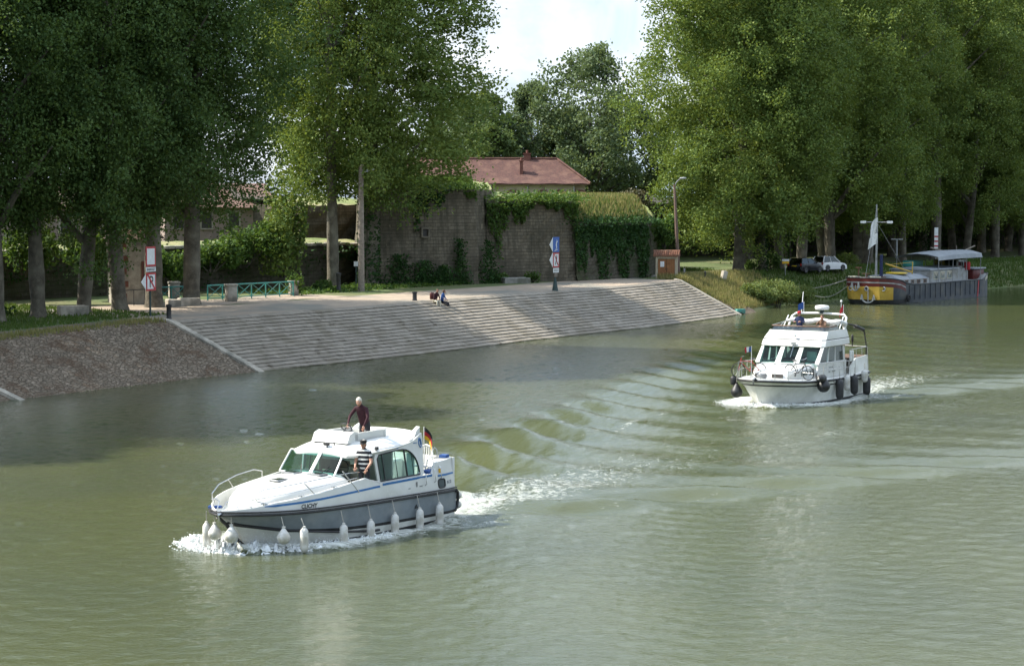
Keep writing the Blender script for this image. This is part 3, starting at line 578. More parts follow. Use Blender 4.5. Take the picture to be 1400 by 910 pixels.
# ---------------------------------------------------------------- boats' places on the river (needed by the wakes)
class Frame:
    def __init__(s, x, y, deg): s.a = math.radians(deg); s.o = np.array([x, y]); s.h = np.array([math.cos(s.a), math.sin(s.a)]); s.p = np.array([-s.h[1], s.h[0]])
    def w(s, x, y, z=0.0): q = s.o + s.h * x + s.p * y; return (float(q[0]), float(q[1]), z)
B1F = Frame(-4.92, 56.2, 235); B2F = Frame(13.72, 93.71, 237.4); B3F = Frame(39, 191, -126.7)
def river():
    cols, rows = 760, 900
    Y = 33 * np.exp(np.linspace(0, math.log(420 / 33.), rows)); U = np.linspace(-.42, .42, cols)
    y, u = np.meshgrid(Y, U, indexing='ij'); x = u * y; h = np.zeros_like(x); r = np.random.default_rng(21)
    fade = np.clip(1.2 - y / 260, .15, 1)
    calm = .55 + .45 * np.clip(smooth_noise(x, y, .06, 3) + .4, 0, 1.3)
    for k in range(34):
        lam = .55 * 1.09 ** k * r.uniform(.9, 1.1); lam = .30 * 1.042 ** k * r.uniform(.9, 1.1); a = r.normal(-1.25, .8); kk = 2 * PI / lam
        h += calm * fade * (.0032 * lam) * np.sin(kk * (x * math.cos(a) + y * math.sin(a)) + r.uniform(0, 6.3))
    foam = np.zeros_like(x)
    def wake(F, V, beam, Ls, amp, reach, x_bow, side_gain):
        nonlocal h, foam
        k0 = 9.81 / V ** 2; X = (x - F.o[0]) * F.h[0] + (y - F.o[1]) * F.h[1]; Yl = (x - F.o[0]) * F.p[0] + (y - F.o[1]) * F.p[1]
        d = x_bow - X; w_ = np.zeros_like(x)
        for th in np.radians(np.arange(-66, 66.1, 1.1)):
            sec = 1 / math.cos(th); A = math.exp(-((abs(th) - .48) / .24) ** 2) * .95 + .12
            w_ += A * np.cos(k0 * sec * sec * (d * math.cos(th) + Yl * math.sin(th)) + .6)
        edge = np.abs(Yl) - (d * math.tan(math.radians(20.5)) + .5); msk = 1 / (1 + np.exp(edge / .5)) * (d > .2) * np.clip((d - 3.5) / 8, 0, 1)
        cusp = np.exp(-((np.abs(Yl) - d * math.tan(math.radians(18.0))) / (1.2 + .05 * d)) ** 2)
        env = msk * np.exp(-np.clip(d, 0, None) / reach) * (.75 + .35 * cusp) * (.75 + .35 * smooth_noise(x, y, .35, 91)) * np.where(Yl > 0, side_gain[0], side_gain[1])
        h += amp * env * w_ / 9.0
        # bow wave hump, foam collar, propeller wash
        hb = beam * np.interp(X, [-Ls, 0, x_bow * .6, x_bow, x_bow + .3], [.9, 1.0, .9, .15, 0])
        off = np.abs(Yl) - hb
        aft = np.clip((x_bow - X) / (2 * x_bow), 0, 1.4); body = (X < x_bow + .5) & (X > -Ls - 1)
        h += body * .22 * np.exp(-((off - .35) / .35) ** 2) * np.exp(-aft * 3.2)
        foam = np.maximum(foam, body * np.exp(-((off - .20) / (.60 + aft * .2)) ** 2) * np.clip(1.6 - aft * .95, .35, 1.5))
        dd = -Ls - X; pw = (dd > -.3); wd = .92 * beam + dd * .075
        core = np.exp(-(Yl / np.maximum(wd, .2)) ** 4)
        foam = np.maximum(foam, pw * core * (.80 * np.exp(-np.clip(dd, 0, None) / 5.5) + .36 * np.exp(-np.clip(dd, 0, None) / 30)))
        h += pw * core * np.exp(-np.clip(dd, 0, None) / 9) * (.05 * smooth_noise(x, y, 5.5, 31) + .05 * smooth_noise(x, y, 10, 32))
        # breaking shoulder crests leaving the bow
        sh = np.abs(np.abs(Yl) - (beam * .8 + np.clip(d - 2.0, 0, None) * math.tan(math.radians(17))))
        foam = np.maximum(foam, (d > 3.5) * np.exp(-(sh / .22) ** 2) * np.exp(-np.clip(d - 3.5, 0, None) / 11) * np.clip(.55 + .6 * smooth_noise(x, y, 1.3, 35), 0, 1))
    wake(B1F, 2.5, 1.6, 3.6, .22, 34, 4.1, (.65, 1.4))
    wake(B2F, 2.5, 1.9, 4.2, .10, 50, 4.4, (1.0, .8))
    # older wake lines and slicks left by the boats ahead
    def line(pts, wd, g, seed):
        nonlocal foam, h
        P = [np.array(at(*p)[:2]) for p in pts]; dm = np.full_like(x, 1e9)
        for a, b in zip(P[:-1], P[1:]):
            e = b - a; q = np.clip(((x - a[0]) * e[0] + (y - a[1]) * e[1]) / (e @ e), 0, 1); dm = np.minimum(dm, np.hypot(x - a[0] - q * e[0], y - a[1] - q * e[1]))
        foam = np.maximum(foam, g * np.exp(-(dm / wd) ** 2) * np.clip(.55 + .7 * smooth_noise(x, y, 1.6, seed), 0, 1)); h += .035 * np.exp(-(dm / (wd * 1.5)) ** 2)
    line([(770, 603), (850, 584), (930, 561), (1000, 546)], .35, .55, 41)
    line([(905, 655), (1000, 628), (1110, 600), (1230, 566), (1330, 545)], .55, .42, 42)
    line([(640, 725), (760, 716), (900, 702)], .3, .35, 43)
    # steep old waves running in to the steps
    q = np.array(at(640, 540)[:2]); rr = np.hypot(x - (q[0] + 16), y - (q[1] - 6)); an = np.arctan2(y - q[1] + 6, x - q[0] - 16)
    ring = np.exp(-((rr - 19) / 6.5) ** 2) * np.exp(-((np.abs(np.angle(np.exp(1j * (an - 2.75))))) / .55) ** 2)
    pass
    # wash against the steps
    s_ = np.stack([st2xy(s, -.35) for s in np.arange(S1 + 22, S2, .5)])
    wl = np.full_like(x, 1e9); sel = (y > 118) & (y < 175) & (x > -12) & (x < 24); xs, ys = x[sel], y[sel]; dmin = np.full(xs.shape, 1e9)
    for p in s_: dmin = np.minimum(dmin, np.hypot(xs - p[0], ys - p[1]))
    wl[sel] = dmin; foam = np.maximum(foam, .75 * np.exp(-(wl / .28) ** 2) * np.clip(smooth_noise(x, y, .9, 51) + .1, 0, 1))
    V = np.c_[x.ravel(), y.ravel(), h.ravel()]; i = np.arange(rows * cols).reshape(rows, cols)
    F = np.stack([i[:-1, :-1], i[:-1, 1:], i[1:, 1:], i[1:, :-1]], -1).reshape(-1, 4)
    # flat skirt beyond the view
    nv = len(V); ex = np.array([[-.42 * 33, 33, 0], [.42 * 33, 33, 0], [.42 * 420, 420, 0], [-.42 * 420, 420, 0], [-400, -200, 0], [400, -200, 0], [600, 420, 0], [-600, 420, 0], [600, 900, 0], [-100, 900, 0]], float)
    F = np.r_[F, np.array([[4, 5, 1, 0], [1, 5, 6, 2], [4, 0, 3, 7], [3, 2, 8, 9]]) + nv, np.array([[2, 6, 8, 8]]) + nv][:-1]
    V = np.r_[V, ex]; foam = np.r_[foam.ravel(), np.zeros(len(ex))]
    m, t = nodes_of('river_water'); out = N(t, 'ShaderNodeOutputMaterial'); b = N(t, 'ShaderNodeBsdfPrincipled', Roughness=.045, IOR=1.37)
    g = N(t, 'ShaderNodeNewGeometry'); nz = N(t, 'ShaderNodeTexNoise', Scale=.12, Detail=3); t.links.new(g.outputs['Position'], nz.inputs['Vector'])
    t.links.new(mixc(t, ramp(t, nz.outputs[0], .4, .6), (.068, .077, .034, 1), (.061, .071, .036, 1)), b.inputs['Base Color'])
    mp = N(t, 'ShaderNodeMapping'); mp.inputs['Rotation'].default_value = (0, 0, .5); mp.inputs['Scale'].default_value = (1, 1.9, 1); t.links.new(g.outputs['Position'], mp.inputs[0])
    a1 = N(t, 'ShaderNodeTexNoise', Scale=3.4, Detail=5, Roughness=.6, Distortion=.5); L(t, mp, 0, a1, 'Vector')
    a2 = N(t, 'ShaderNodeTexNoise', Scale=7.5, Detail=3, Roughness=.6); L(t, mp, 0, a2, 'Vector'); a3 = N(t, 'ShaderNodeMath', operation='MULTIPLY_ADD'); a3.inputs[1].default_value = .5; L(t, a2, 0, a3, 0); L(t, a1, 0, a3, 2)
    bp = N(t, 'ShaderNodeBump', Strength=1, Distance=.020); L(t, a3, 0, bp, 'Height'); L(t, bp, 0, b, 'Normal')
    at_ = N(t, 'ShaderNodeAttribute'); at_.attribute_name = 'foam'
    f1 = N(t, 'ShaderNodeTexNoise', Scale=4.2, Detail=9, Roughness=.72, Distortion=.8); t.links.new(g.outputs['Position'], f1.inputs['Vector'])
    ad = N(t, 'ShaderNodeMath', operation='MULTIPLY_ADD'); L(t, f1, 0, ad, 0); ad.inputs[1].default_value = 2.6; sb = N(t, 'ShaderNodeMath', operation='ADD'); L(t, at_, 'Fac', sb, 0); sb.inputs[1].default_value = -1.78; L(t, sb, 0, ad, 2)
    fac = ramp(t, ad.outputs[0], -.05, .75); gate = ramp(t, at_.outputs['Fac'], .04, .16); mu = N(t, 'ShaderNodeMath', operation='MULTIPLY'); t.links.new(fac, mu.inputs[0]); t.links.new(gate, mu.inputs[1])
    fb = N(t, 'ShaderNodeBsdfPrincipled', Roughness=.8); fb.inputs['Base Color'].default_value = (.70, .72, .66, 1); f2 = N(t, 'ShaderNodeBump', Strength=1, Distance=.12); L(t, f1, 0, f2, 'Height'); L(t, f2, 0, fb, 'Normal')
    mx = N(t, 'ShaderNodeMixShader'); L(t, mu, 0, mx, 0); L(t, b, 0, mx, 1); L(t, fb, 0, mx, 2); L(t, mx, 0, out, 0)
    o = np_mesh('water', V, F, m, smooth=True, attrs={'foam': foam}); tag(o, kind='structure')
river()
def spray(F, pts, n, name, label, seed):
    """lumps of white water thrown up along the hull"""
    r = np.random.default_rng(seed); bm = bmesh.new(); bmesh.ops.create_icosphere(bm, subdivisions=1, radius=1); bv = np.array([v.co[:] for v in bm.verts]); bf = np.array([[v.index for v in f.verts] for f in bm.faces]); bm.free()
    V = []; Fs = []
    P = np.array(pts, float)
    for k in range(n):
        i = r.integers(0, len(P) - 1); f = r.random(); q = P[i] * (1 - f) + P[i + 1] * f      # x, y, spread, height
        rad = r.uniform(.008, .030) * (1 - .35 * r.random()); x_ = q[0] + r.normal(0, q[2]); y_ = q[1] + r.normal(0, q[2]); z_ = abs(r.normal(0, q[3])) - .02
        if z_ > .14: rad *= .45
        c = F.w(x_, y_, z_); V.append(bv * rad * r.uniform(.7, 1.3, (1, 3)) * (1 + r.normal(0, .16, (len(bv), 1))) + np.array(c)); Fs.append(bf + len(bv) * k)
    o = np_mesh(name, np.concatenate(V), np.concatenate(Fs), M['foam3d'], smooth=True); tag(o, label, 'foam', kind='stuff')
spray(B1F, [(4.7, -.9, .26, .20), (4.5, .25, .24, .22), (3.9, .85, .18, .17), (2.9, 1.45, .14, .12), (1.5, 1.85, .10, .06), (.2, 1.95, .10, .05)], 4200, 'bow_foam', 'white water curling at the bow of the near cruiser', 61)
spray(B1F, [(4.9, -.75, .22, .10), (4.6, -1.3, .25, .10), (3.6, -2.0, .2, .08)], 1500, 'bow_foam', 'white water breaking off the far bow of the near cruiser', 62)
spray(B2F, [(4.9, -.3, .16, .12), (4.5, .35, .14, .10), (3.4, 1.4, .12, .08), (1.6, 2.0, .10, .05)], 2200, 'bow_foam', 'white water at the bow of the distant flybridge cruiser', 63)
spray(B2F, [(4.7, -.6, .2, .12), (4.2, -1.4, .25, .1), (3.4, -2.2, .25, .08)], 1800, 'bow_foam', 'white wave curling off the left bow of the flybridge cruiser', 64)

def curl(F, path, name, label, seed, nv=16):
    """raised tumbling ridge of white water: path = (x, y, height, width) in the boat's frame, y measured to the ridge foot"""
    r = np.random.default_rng(seed); P = np.array(path, float); n = 150; u = np.linspace(0, len(P) - 1, n); q = np.stack([np.interp(u, np.arange(len(P)), P[:, k]) for k in range(4)], 1)
    tg = np.gradient(q[:, :2], axis=0); tg /= np.linalg.norm(tg, axis=1)[:, None]; nn = np.c_[-tg[:, 1], tg[:, 0]]; V = []
    for i in range(n):
        for j in range(nv):
            f = j / (nv - 1) * 2 - 1; e = min(1, 6 * min(i, n - 1 - i) / n); hh = q[i, 2] * math.exp(-(f / .55) ** 2) * (.65 + .35 * math.sin(i * .55 + 2 * math.sin(i * .17)) + .25 * r.normal()) * e
            x, y = q[i, :2] + nn[i] * q[i, 3] * f * (1 + .12 * r.normal()); V.append(F.w(x + .03 * r.normal(), y + .02 * r.normal(), max(-.05, hh - .03 + .018 * r.normal() - (.05 if abs(f) > .9 else 0))))
    i = np.arange(n * nv).reshape(n, nv); Fq = np.stack([i[:-1, :-1], i[:-1, 1:], i[1:, 1:], i[1:, :-1]], -1).reshape(-1, 4)
    o = np_mesh(name, np.array(V), Fq, M['foam3d'], smooth=True); tag(o, label, 'foam', kind='stuff')
curl(B1F, [(4.95, -1.0, .10, .3), (4.75, -.45, .30, .42), (4.55, .2, .36, .42), (4.1, .95, .24, .34), (3.3, 1.55, .12, .28), (2.0, 1.95, .07, .24), (.4, 2.1, .05, .2)], 'bow_wave', 'curling white bow wave along the near side of the near cruiser', 71)
curl(B1F, [(4.8, -.5, .2, .35), (4.6, -1.2, .22, .45), (4.0, -1.9, .16, .5), (3.0, -2.5, .08, .4)], 'bow_wave', 'white bow wave breaking away on the far side of the near cruiser', 72)
curl(B2F, [(4.75, -.7, .18, .3), (4.6, -.1, .24, .28), (4.1, .8, .20, .26), (3.0, 1.65, .12, .22), (1.2, 2.15, .07, .2)], 'bow_wave', 'white bow wave along the near side of the flybridge cruiser', 73)
# ---------------------------------------------------------------- foliage
def leaf_quads(P, size, rng, flat=0.0, aspect=.75):
    n = len(P); nr = rng.normal(0, 1, (n, 3)); nr[:, 2] += flat; nr /= np.linalg.norm(nr, axis=1)[:, None]
    q = rng.normal(0, 1, (n, 3)); a = np.cross(nr, q); a /= np.linalg.norm(a, axis=1)[:, None]; b = np.cross(nr, a)
    s = (size * rng.uniform(.6, 1.35, n))[:, None]; a = a * s * .5; b = b * s * .5 * aspect
    V = np.stack([P - a, P + b * .9 - a * .1, P + a, P - b * .9 - a * .1], 1).reshape(-1, 3); return V, np.arange(4 * n).reshape(n, 4)
def crown_points(rng, H, z0, R, nl, cl, lv, prof, lobe=(1.7, 3.0), spread=.34):
    C = []; lobes = []
    for i in range(nl):
        zn = (i + rng.random()) / nl; rad = R * prof(zn); a = i * 2.399963 + rng.normal(0, .5); k = rng.random() ** .42
        c = np.array([rad * k * math.cos(a), rad * k * math.sin(a), z0 + zn * (H - z0)]); lr = rng.uniform(*lobe) * (.45 + .55 * min(1, prof(zn))); lobes.append((c, lr))
        d = rng.normal(0, 1, (cl, 3)); d /= np.linalg.norm(d, axis=1)[:, None]; q = c + d * lr * rng.uniform(.55, 1.05, (cl, 1)) * np.array([1, 1, 1.15])
        C.append(q)
    C = np.concatenate(C); P = np.repeat(C, lv, 0) + rng.normal(0, spread, (len(C) * lv, 3)) * np.array([1, 1, .75]); return P, lobes
def trunk_mesh(rng, H, r0, lobes, z0, lean=(0, 0), nlimb=12, bend=.25, burl=0):
    b = MB(); top = H * .72; n = 10; pts = []; rs = []
    for i in range(n + 1):
        f = i / n; pts.append((lean[0] * f * top + bend * math.sin(f * 3), lean[1] * f * top + bend * math.cos(f * 2.3) - bend, top * f)); rs.append(r0 * (1 - f) ** .75 * .92 + .10)
    fl = [(pts[0][0], pts[0][1], -.5), (pts[0][0], pts[0][1], .0), (pts[0][0] + lean[0] * .35, pts[0][1] + lean[1] * .35, .35), (pts[0][0] + lean[0], pts[0][1] + lean[1], 1.0)]
    b.tube(fl + pts[1:], [r0 * 1.65, r0 * 1.38, r0 * 1.12, r0 * .98] + rs[1:], 14)
    for v in range(len(b.v)):
        x, y, z = b.v[v]; k = 1 + .10 * math.sin(3 * math.atan2(y, x + 1e-6) + z * .8) * (1 if z < 1 else .5); b.v[v] = (x * k if z < 1.5 else x + .07 * math.sin(z * 2.3 + 4 * y + x), y * k if z < 1.5 else y + .06 * math.sin(z * 1.7 + 5 * x), z)
    pick = sorted(lobes, key=lambda l: rng.random())[:nlimb]
    for c, lr in pick:
        zz = max(z0 * .75, c[2] - np.hypot(c[0], c[1]) * .9 - 1.0); zz = min(zz, top * .92); f = zz / top
        i = min(n - 1, int(f * n)); g = f * n - i; s = [pts[i][k] * (1 - g) + pts[i + 1][k] * g for k in range(3)]; r1 = (rs[i] * (1 - g) + rs[i + 1] * g) * .55
        m = [(s[k] + c[k]) / 2 for k in range(3)]; m[2] += .4
        b.tube([s, m, tuple(c)], [r1, r1 * .6, .04], 6)
    return b
def tree_model(name, label, H, z0, R, nl, cl, lv, leaf, r0, mats, prof, seed, lean=(0, 0), lobe=(1.7, 3.0), spread=.34, cat='tree', group=None, nlimb=12, ivy=0):
    rng = np.random.default_rng(seed); P, lobes = crown_points(rng, H, z0, R, nl, cl, lv, prof, lobe, spread)
    P[:, 0] += lean[0] * P[:, 2] * .7; P[:, 1] += lean[1] * P[:, 2] * .7
    root = thing(name, label, cat, group=group); trunk_mesh(rng, H, r0, lobes, z0, lean, nlimb).build('trunk', mats[1], root)
    V, F = leaf_quads(P, leaf, rng); np_mesh('crown', V, F, mats[0], root)
    if ivy:
        zi = rng.uniform(.1, ivy, 1800); a = rng.uniform(0, 2 * PI, 1800); rr = r0 * (1.02 + .25 * rng.random(1800)) * (1 - zi / H * .8) + .05
        V, F = leaf_quads(np.c_[rr * np.cos(a) + lean[0] * zi, rr * np.sin(a) + lean[1] * zi, zi], .22, rng); np_mesh('ivy', V, F, M['ivy'], root)
    return root
plane_prof = lambda z: (math.sin(PI * min(1, .10 + .90 * z) ** .62) ** .55 if z < .999 else .2) if z > 0 else .6
tall_prof = lambda z: .74 + .26 * math.sin(PI * z ** .8) if z < .56 else (.74 + .26 * math.sin(PI * z ** .8)) * (1 - .86 * ((z - .56) / .44) ** 1.05)
GL = 'plane trees in the rows on the left bank'; GR = 'plane trees in the rows behind the barge'
TV = []
for k, (H, z0, R, nl, lean, ivy) in enumerate([(33, 4.6, 6.8, 68, (.03, .01), 0), (35, 7.8, 7.0, 68, (-.03, .02), 0), (32, 5.8, 7.3, 66, (.06, -.01), 0), (34, 8.0, 6.8, 66, (.0, .03), 7.5)]):
    full_prof = lambda z: .74 + .26 * math.sin(PI * z ** .8) if z < .74 else .90 * (1 - .62 * ((z - .74) / .26) ** 1.3)
    TV.append(tree_model('plane_tree', 'plane tree', H, z0, R, int(nl * (1.15 if k == 3 else .80)), 32, 46, .25, .50 + .05 * (k % 2), (M['leaf'], M['bark']), full_prof, 100 + k, lean, (1.7, 3.3), .44, ivy=ivy))
TD = []
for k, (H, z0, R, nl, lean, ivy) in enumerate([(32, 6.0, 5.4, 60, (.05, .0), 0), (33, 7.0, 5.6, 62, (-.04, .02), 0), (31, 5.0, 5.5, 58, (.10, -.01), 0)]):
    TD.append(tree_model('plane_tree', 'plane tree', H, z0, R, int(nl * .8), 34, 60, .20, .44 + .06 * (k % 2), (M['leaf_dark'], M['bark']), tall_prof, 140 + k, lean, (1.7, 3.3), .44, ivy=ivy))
TW = tree_model('plane_tree', 'plane tree', 37, 4.2, 9.8, 120, 34, 46, .26, .58, (M['leaf'], M['bark']), full_prof, 170, (.01, .0), (1.9, 3.5), .46, nlimb=16)
note_kids(); _used = set()
def plant(model, p, rz, label, group, sc=1.0, zs=None):
    if not isinstance(sc, tuple): v = np.random.default_rng(int(abs(p[0] * 131 + p[1] * 17))).uniform(-1, 1, 3); sc = (sc * (1 + .14 * v[0]), sc * (1 + .14 * v[1]), sc * (1 + .09 * v[2]))
    loc = (p[0], p[1], p[2] - .1); s = sc if isinstance(sc, tuple) else (sc, sc, zs or sc)
    if model.name in _used: return dup(model, loc, rz, label, group, s)
    _used.add(model.name); model.location = loc; model.rotation_euler.z = rz; model.scale = s; model['label'] = label; model['group'] = group; return model
# left bank: front row and the row behind, from the trunk feet seen in the photograph
for px, py, k, rz, sc, lab in [
    (-4, 440, 1, .4, 1.0, 'shaded plane tree cut by the left edge of the photo, trunk upright'),
    (52, 434, 0, 2.2, 1.02, 'thick dark trunked plane tree next to the left edge, root foot in shaded grass'),
    (113, 428, 2, .0, 1.0, 'leaning plane tree whose pale trunk base rises beside a stone block'),
    (163, 424, 0, 4.0, .98, 'upright plane tree just left of the gatehouse wall'),
    (212, 420, 1, 1.1, .97, 'plane tree standing directly behind the no parking sign'),
    (261, 416, 1, 3.6, 1.03, 'stout plane tree with its foot behind low stone blocks and the teal railing')]:
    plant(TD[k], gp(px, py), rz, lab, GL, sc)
plant(TV[1], gp(456, 394), 1.2, 'plane tree with a tall bare trunk just left of the wooden utility pole', GL, (1.0, .74, .96))
plant(TV[3], gp(505, 391), .3, 'ivy wrapped plane tree just right of the wooden utility pole', GL, (1.28, .72, .98))
q = [along(s, s + 1, t_, 2)[0] for s, t_ in ((S0 - 9, 12.5), (S0 - 17, 12.5), (S0 - 25, 12.5), (S0 - 13, 19.5), (S0 - 4, 20), (S0 + 7, 20), (S1 + 9.5, 18.5))]
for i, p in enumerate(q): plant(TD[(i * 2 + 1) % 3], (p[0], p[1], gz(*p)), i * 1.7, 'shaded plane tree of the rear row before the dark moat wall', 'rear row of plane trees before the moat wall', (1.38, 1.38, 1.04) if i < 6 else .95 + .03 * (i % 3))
# right bank rows
a0 = np.array(gp(1010, 372)[:2]); dr = np.array([.60, .80]); nr_ = np.array([-.80, .60])
labs = ['plane tree with pale sunlit trunk at the end of the row by the hut', 'plane tree with ivy dark trunk, second along from the hut lawn', 'plane tree whose trunk rises just behind the yellow and white board', 'plane tree whose trunk rises behind the parked cars',
        'plane tree with a pale streaked trunk left of the barge mast', 'plane tree behind the barge mast']
pl = [(1010, 373), (1042, 372), (1066, 370), (1096, 366)]
for i, (px, py) in enumerate(pl): plant([TW, TV[3], TV[2], TV[1]][i], gp(px, py), [.8, 2.0, 3.3, 5.1][i], labs[i], GR, [(1.08, .9, .97), .95, 1.0, .98][i])
j = 0
for i in range(2, 22):
    p = a0 + dr * (i * 8.6 + 2); pz = gz(*p); plant(TV[i % 4 if i % 4 != 3 else 1], (p[0], p[1], pz), i * 2.1, labs[2 + i] if 2 <= i <= 3 else 'plane tree in the front row along the towpath behind the barge', GR, .96 + .04 * (i % 3))
for i in range(1, 20):
    p = a0 + dr * (i * 9.0 + 9) + nr_ * 10; plant(TV[(i * 3 + 1) % 4], (p[0], p[1], gz(*p)), i * 1.3, 'plane tree in the shaded middle row on the right bank', 'middle row of plane trees on the right bank', .97 + .03 * (i % 3))
for i in range(2, 18):
    p = a0 + dr * (i * 9.4 + 16) + nr_ * 19; plant(TD[(i * 2) % 3], (p[0], p[1], gz(*p)), i * 2.9, 'plane tree in the dark back row on the right bank', 'back row of plane trees on the right bank', .97 + .03 * (i % 3))
# far trees behind the barracks
round_prof = lambda z: max(.15, math.sin(PI * (.08 + .9 * z)) ** .6)
column_prof = lambda z: max(.2, math.sin(PI * (.12 + .84 * z ** .85)) ** .8)
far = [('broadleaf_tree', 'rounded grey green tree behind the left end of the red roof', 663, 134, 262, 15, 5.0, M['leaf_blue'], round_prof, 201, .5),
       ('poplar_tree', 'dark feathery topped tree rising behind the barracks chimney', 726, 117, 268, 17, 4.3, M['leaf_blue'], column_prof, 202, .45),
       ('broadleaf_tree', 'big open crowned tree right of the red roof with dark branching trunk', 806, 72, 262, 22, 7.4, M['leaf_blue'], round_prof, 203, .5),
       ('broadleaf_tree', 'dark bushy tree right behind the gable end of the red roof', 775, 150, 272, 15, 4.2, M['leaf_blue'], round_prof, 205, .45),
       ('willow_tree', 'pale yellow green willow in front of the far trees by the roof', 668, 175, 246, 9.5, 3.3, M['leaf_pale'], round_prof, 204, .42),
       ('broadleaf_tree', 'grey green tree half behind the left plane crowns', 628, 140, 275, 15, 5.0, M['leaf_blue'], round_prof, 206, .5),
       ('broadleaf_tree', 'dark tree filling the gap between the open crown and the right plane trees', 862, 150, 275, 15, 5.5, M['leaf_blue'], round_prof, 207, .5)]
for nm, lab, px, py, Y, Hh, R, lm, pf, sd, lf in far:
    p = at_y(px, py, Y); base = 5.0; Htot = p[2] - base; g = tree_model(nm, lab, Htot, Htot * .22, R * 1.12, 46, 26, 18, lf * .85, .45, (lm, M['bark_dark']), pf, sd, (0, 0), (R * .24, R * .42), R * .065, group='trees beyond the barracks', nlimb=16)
    g.location = (p[0], p[1], base)
# ---------------------------------------------------------------- shrubs, ivy, grasses
def shrub(label, c, r, n, size, m, seed, name='shrub', cat='shrub', group=None, stems=True, lumps=9):
    rng = np.random.default_rng(seed); root = thing(name, label, cat, c, group=group); cen = []
    for i in range(lumps):
        a = rng.uniform(0, 2 * PI); k = rng.random() ** .5; cen.append((r[0] * k * .75 * math.cos(a), r[1] * k * .75 * math.sin(a), r[2] * rng.uniform(.25, .8)))
    i = rng.integers(0, lumps, n); d = rng.normal(0, 1, (n, 3)); d /= np.linalg.norm(d, axis=1)[:, None]; P = np.array(cen)[i] + d * np.array(r) * (.42 * rng.random((n, 1)) ** .35); P[:, 2] = np.abs(P[:, 2]) + .02
    V, F = leaf_quads(P, size, rng); np_mesh('foliage', V, F, m, root)
    if stems:
        b = MB()
        for c_ in cen: b.tube([(c_[0] * .15, c_[1] * .15, -.2), (c_[0] * .6, c_[1] * .6, c_[2] * .5), c_], [.05, .035, .015], 5)
        b.build('stems', M['bark_dark'], root)
    return root
def ivy_patch(label, pts, drop, n, size, seed, depth=.35, m=None, name='ivy', batter=.06):
    """leaves hanging over a wall: pts = top edge (x,y,z), drop = how far each part hangs down"""
    rng = np.random.default_rng(seed); P = np.array(pts, float); f = rng.uniform(0, len(P) - 1.001, n); i = f.astype(int); g = (f - i)[:, None]; q = P[i] * (1 - g) + P[i + 1] * g
    dr_ = np.interp(f, np.arange(len(P)), drop) * (.75 + .35 * np.sin(f * 3.1 + seed) + .2 * np.sin(f * 9.7)); dn = rng.random(n) ** 1.7 * np.maximum(dr_, .1); tg = P[-1] - P[0]; nn = np.array([tg[1], -tg[0], 0]) / np.hypot(tg[0], tg[1])
    q = q + nn * ((batter * dn)[:, None] + np.abs(rng.normal(0, depth * .5, n))[:, None]) - np.array([0, 0, 1]) * dn[:, None]; top = dn < .3; q[top] += np.c_[rng.normal(0, .9, top.sum()), rng.normal(.5, .9, top.sum()), np.abs(rng.normal(0, .32, top.sum()))]
    o0 = P[0].copy(); V, F = leaf_quads(q - o0, size, rng); o = np_mesh(name, V, F, m or M['ivy']); o.location = o0; return tag(o, label, 'ivy')
def topedge(a, b, z, bat=.06, n=8):
    a = np.array(a); b = np.array(b); d = b - a; nn = np.array([-d[1], d[0]]) / np.linalg.norm(d); out = []
    for f in np.linspace(0, 1, n): p = a + d * f; k = bat * (z - gz(*p) + .4); p = p + nn * k; out.append((p[0], p[1], z))
    return out
ivy_patch('thick bright ivy mound spilling over the recessed rampart', topedge(B0, B1, 9.6), [2.6, 4.2, 2.6, 1.2, .5, .6, 2.2, 3.0], 5600, .24, 301, .5, M['leaf_bush'])
ivy_patch('dark ivy sheet covering the right part of the lower rampart', topedge(C0, C1, 7.7), [3.0, 4.4, 5.2, 5.6, 5.4, 4.8, 5.2, 5.6], 9000, .24, 302, .25)
ivy_patch('small ivy clump hanging near the loophole of the bare bastion', topedge(A0, A1, 10.4)[3:6], [2.6, 3.0, .8], 900, .26, 303, .35)
ivy_patch('ivy fringe on the top right corner of the bare bastion', topedge(A0, A1, 10.5)[5:], [.4, .5, .9], 900, .24, 304, .3, M['leaf_bush'])
lw = [(p[0] + .1, p[1], 5.7) for p in lowwall]
ivy_patch('dark ivy hanging down the moat wall behind the left trees', lw, [1.0, 2.0, 1.2, 2.4, 2.0, 2.6, 2.2, 2.6], 5000, .24, 305, .3)
def climbing(label, p, w_, h, n, seed):
    rng = np.random.default_rng(seed); a = np.array(A0) - np.array(A1); d = -a / np.linalg.norm(a); nn = np.array([-d[1], d[0]]); u = rng.normal(0, w_ * .4, n); z = rng.random(n) ** 1.4 * h
    u *= 1 - .6 * z / h; q = np.c_[d[0] * u + nn[0] * (.06 * z) - nn[0] * .12, d[1] * u + nn[1] * (.06 * z) - nn[1] * .12, z] + rng.normal(0, .06, (n, 3)); V, F = leaf_quads(q, .2, rng); o = np_mesh('ivy', V, F, M['ivy']); o.location = p; tag(o, label, 'ivy')
climbing('ivy climbing from the foot of the bare bastion near its right corner', gp(630, 388.8), 1.3, 3.6, 900, 311)
for i, (px, py, w_, h) in enumerate(((545, 390.5, 2.2, 2.4), (580, 390, 2.0, 1.9), (606, 389.5, 1.5, 1.5))):
    climbing(('dark brambles at the left foot of the bare bastion', 'dark brambles under the loophole of the bare bastion', 'low ivy patch between brambles and corner of the bare bastion')[i], gp(px, py), w_, h, 900, 320 + i)
climbing('dark creeper at the foot of the recessed rampart', gp(668, 387.5), 1.6, 3.4, 900, 330)
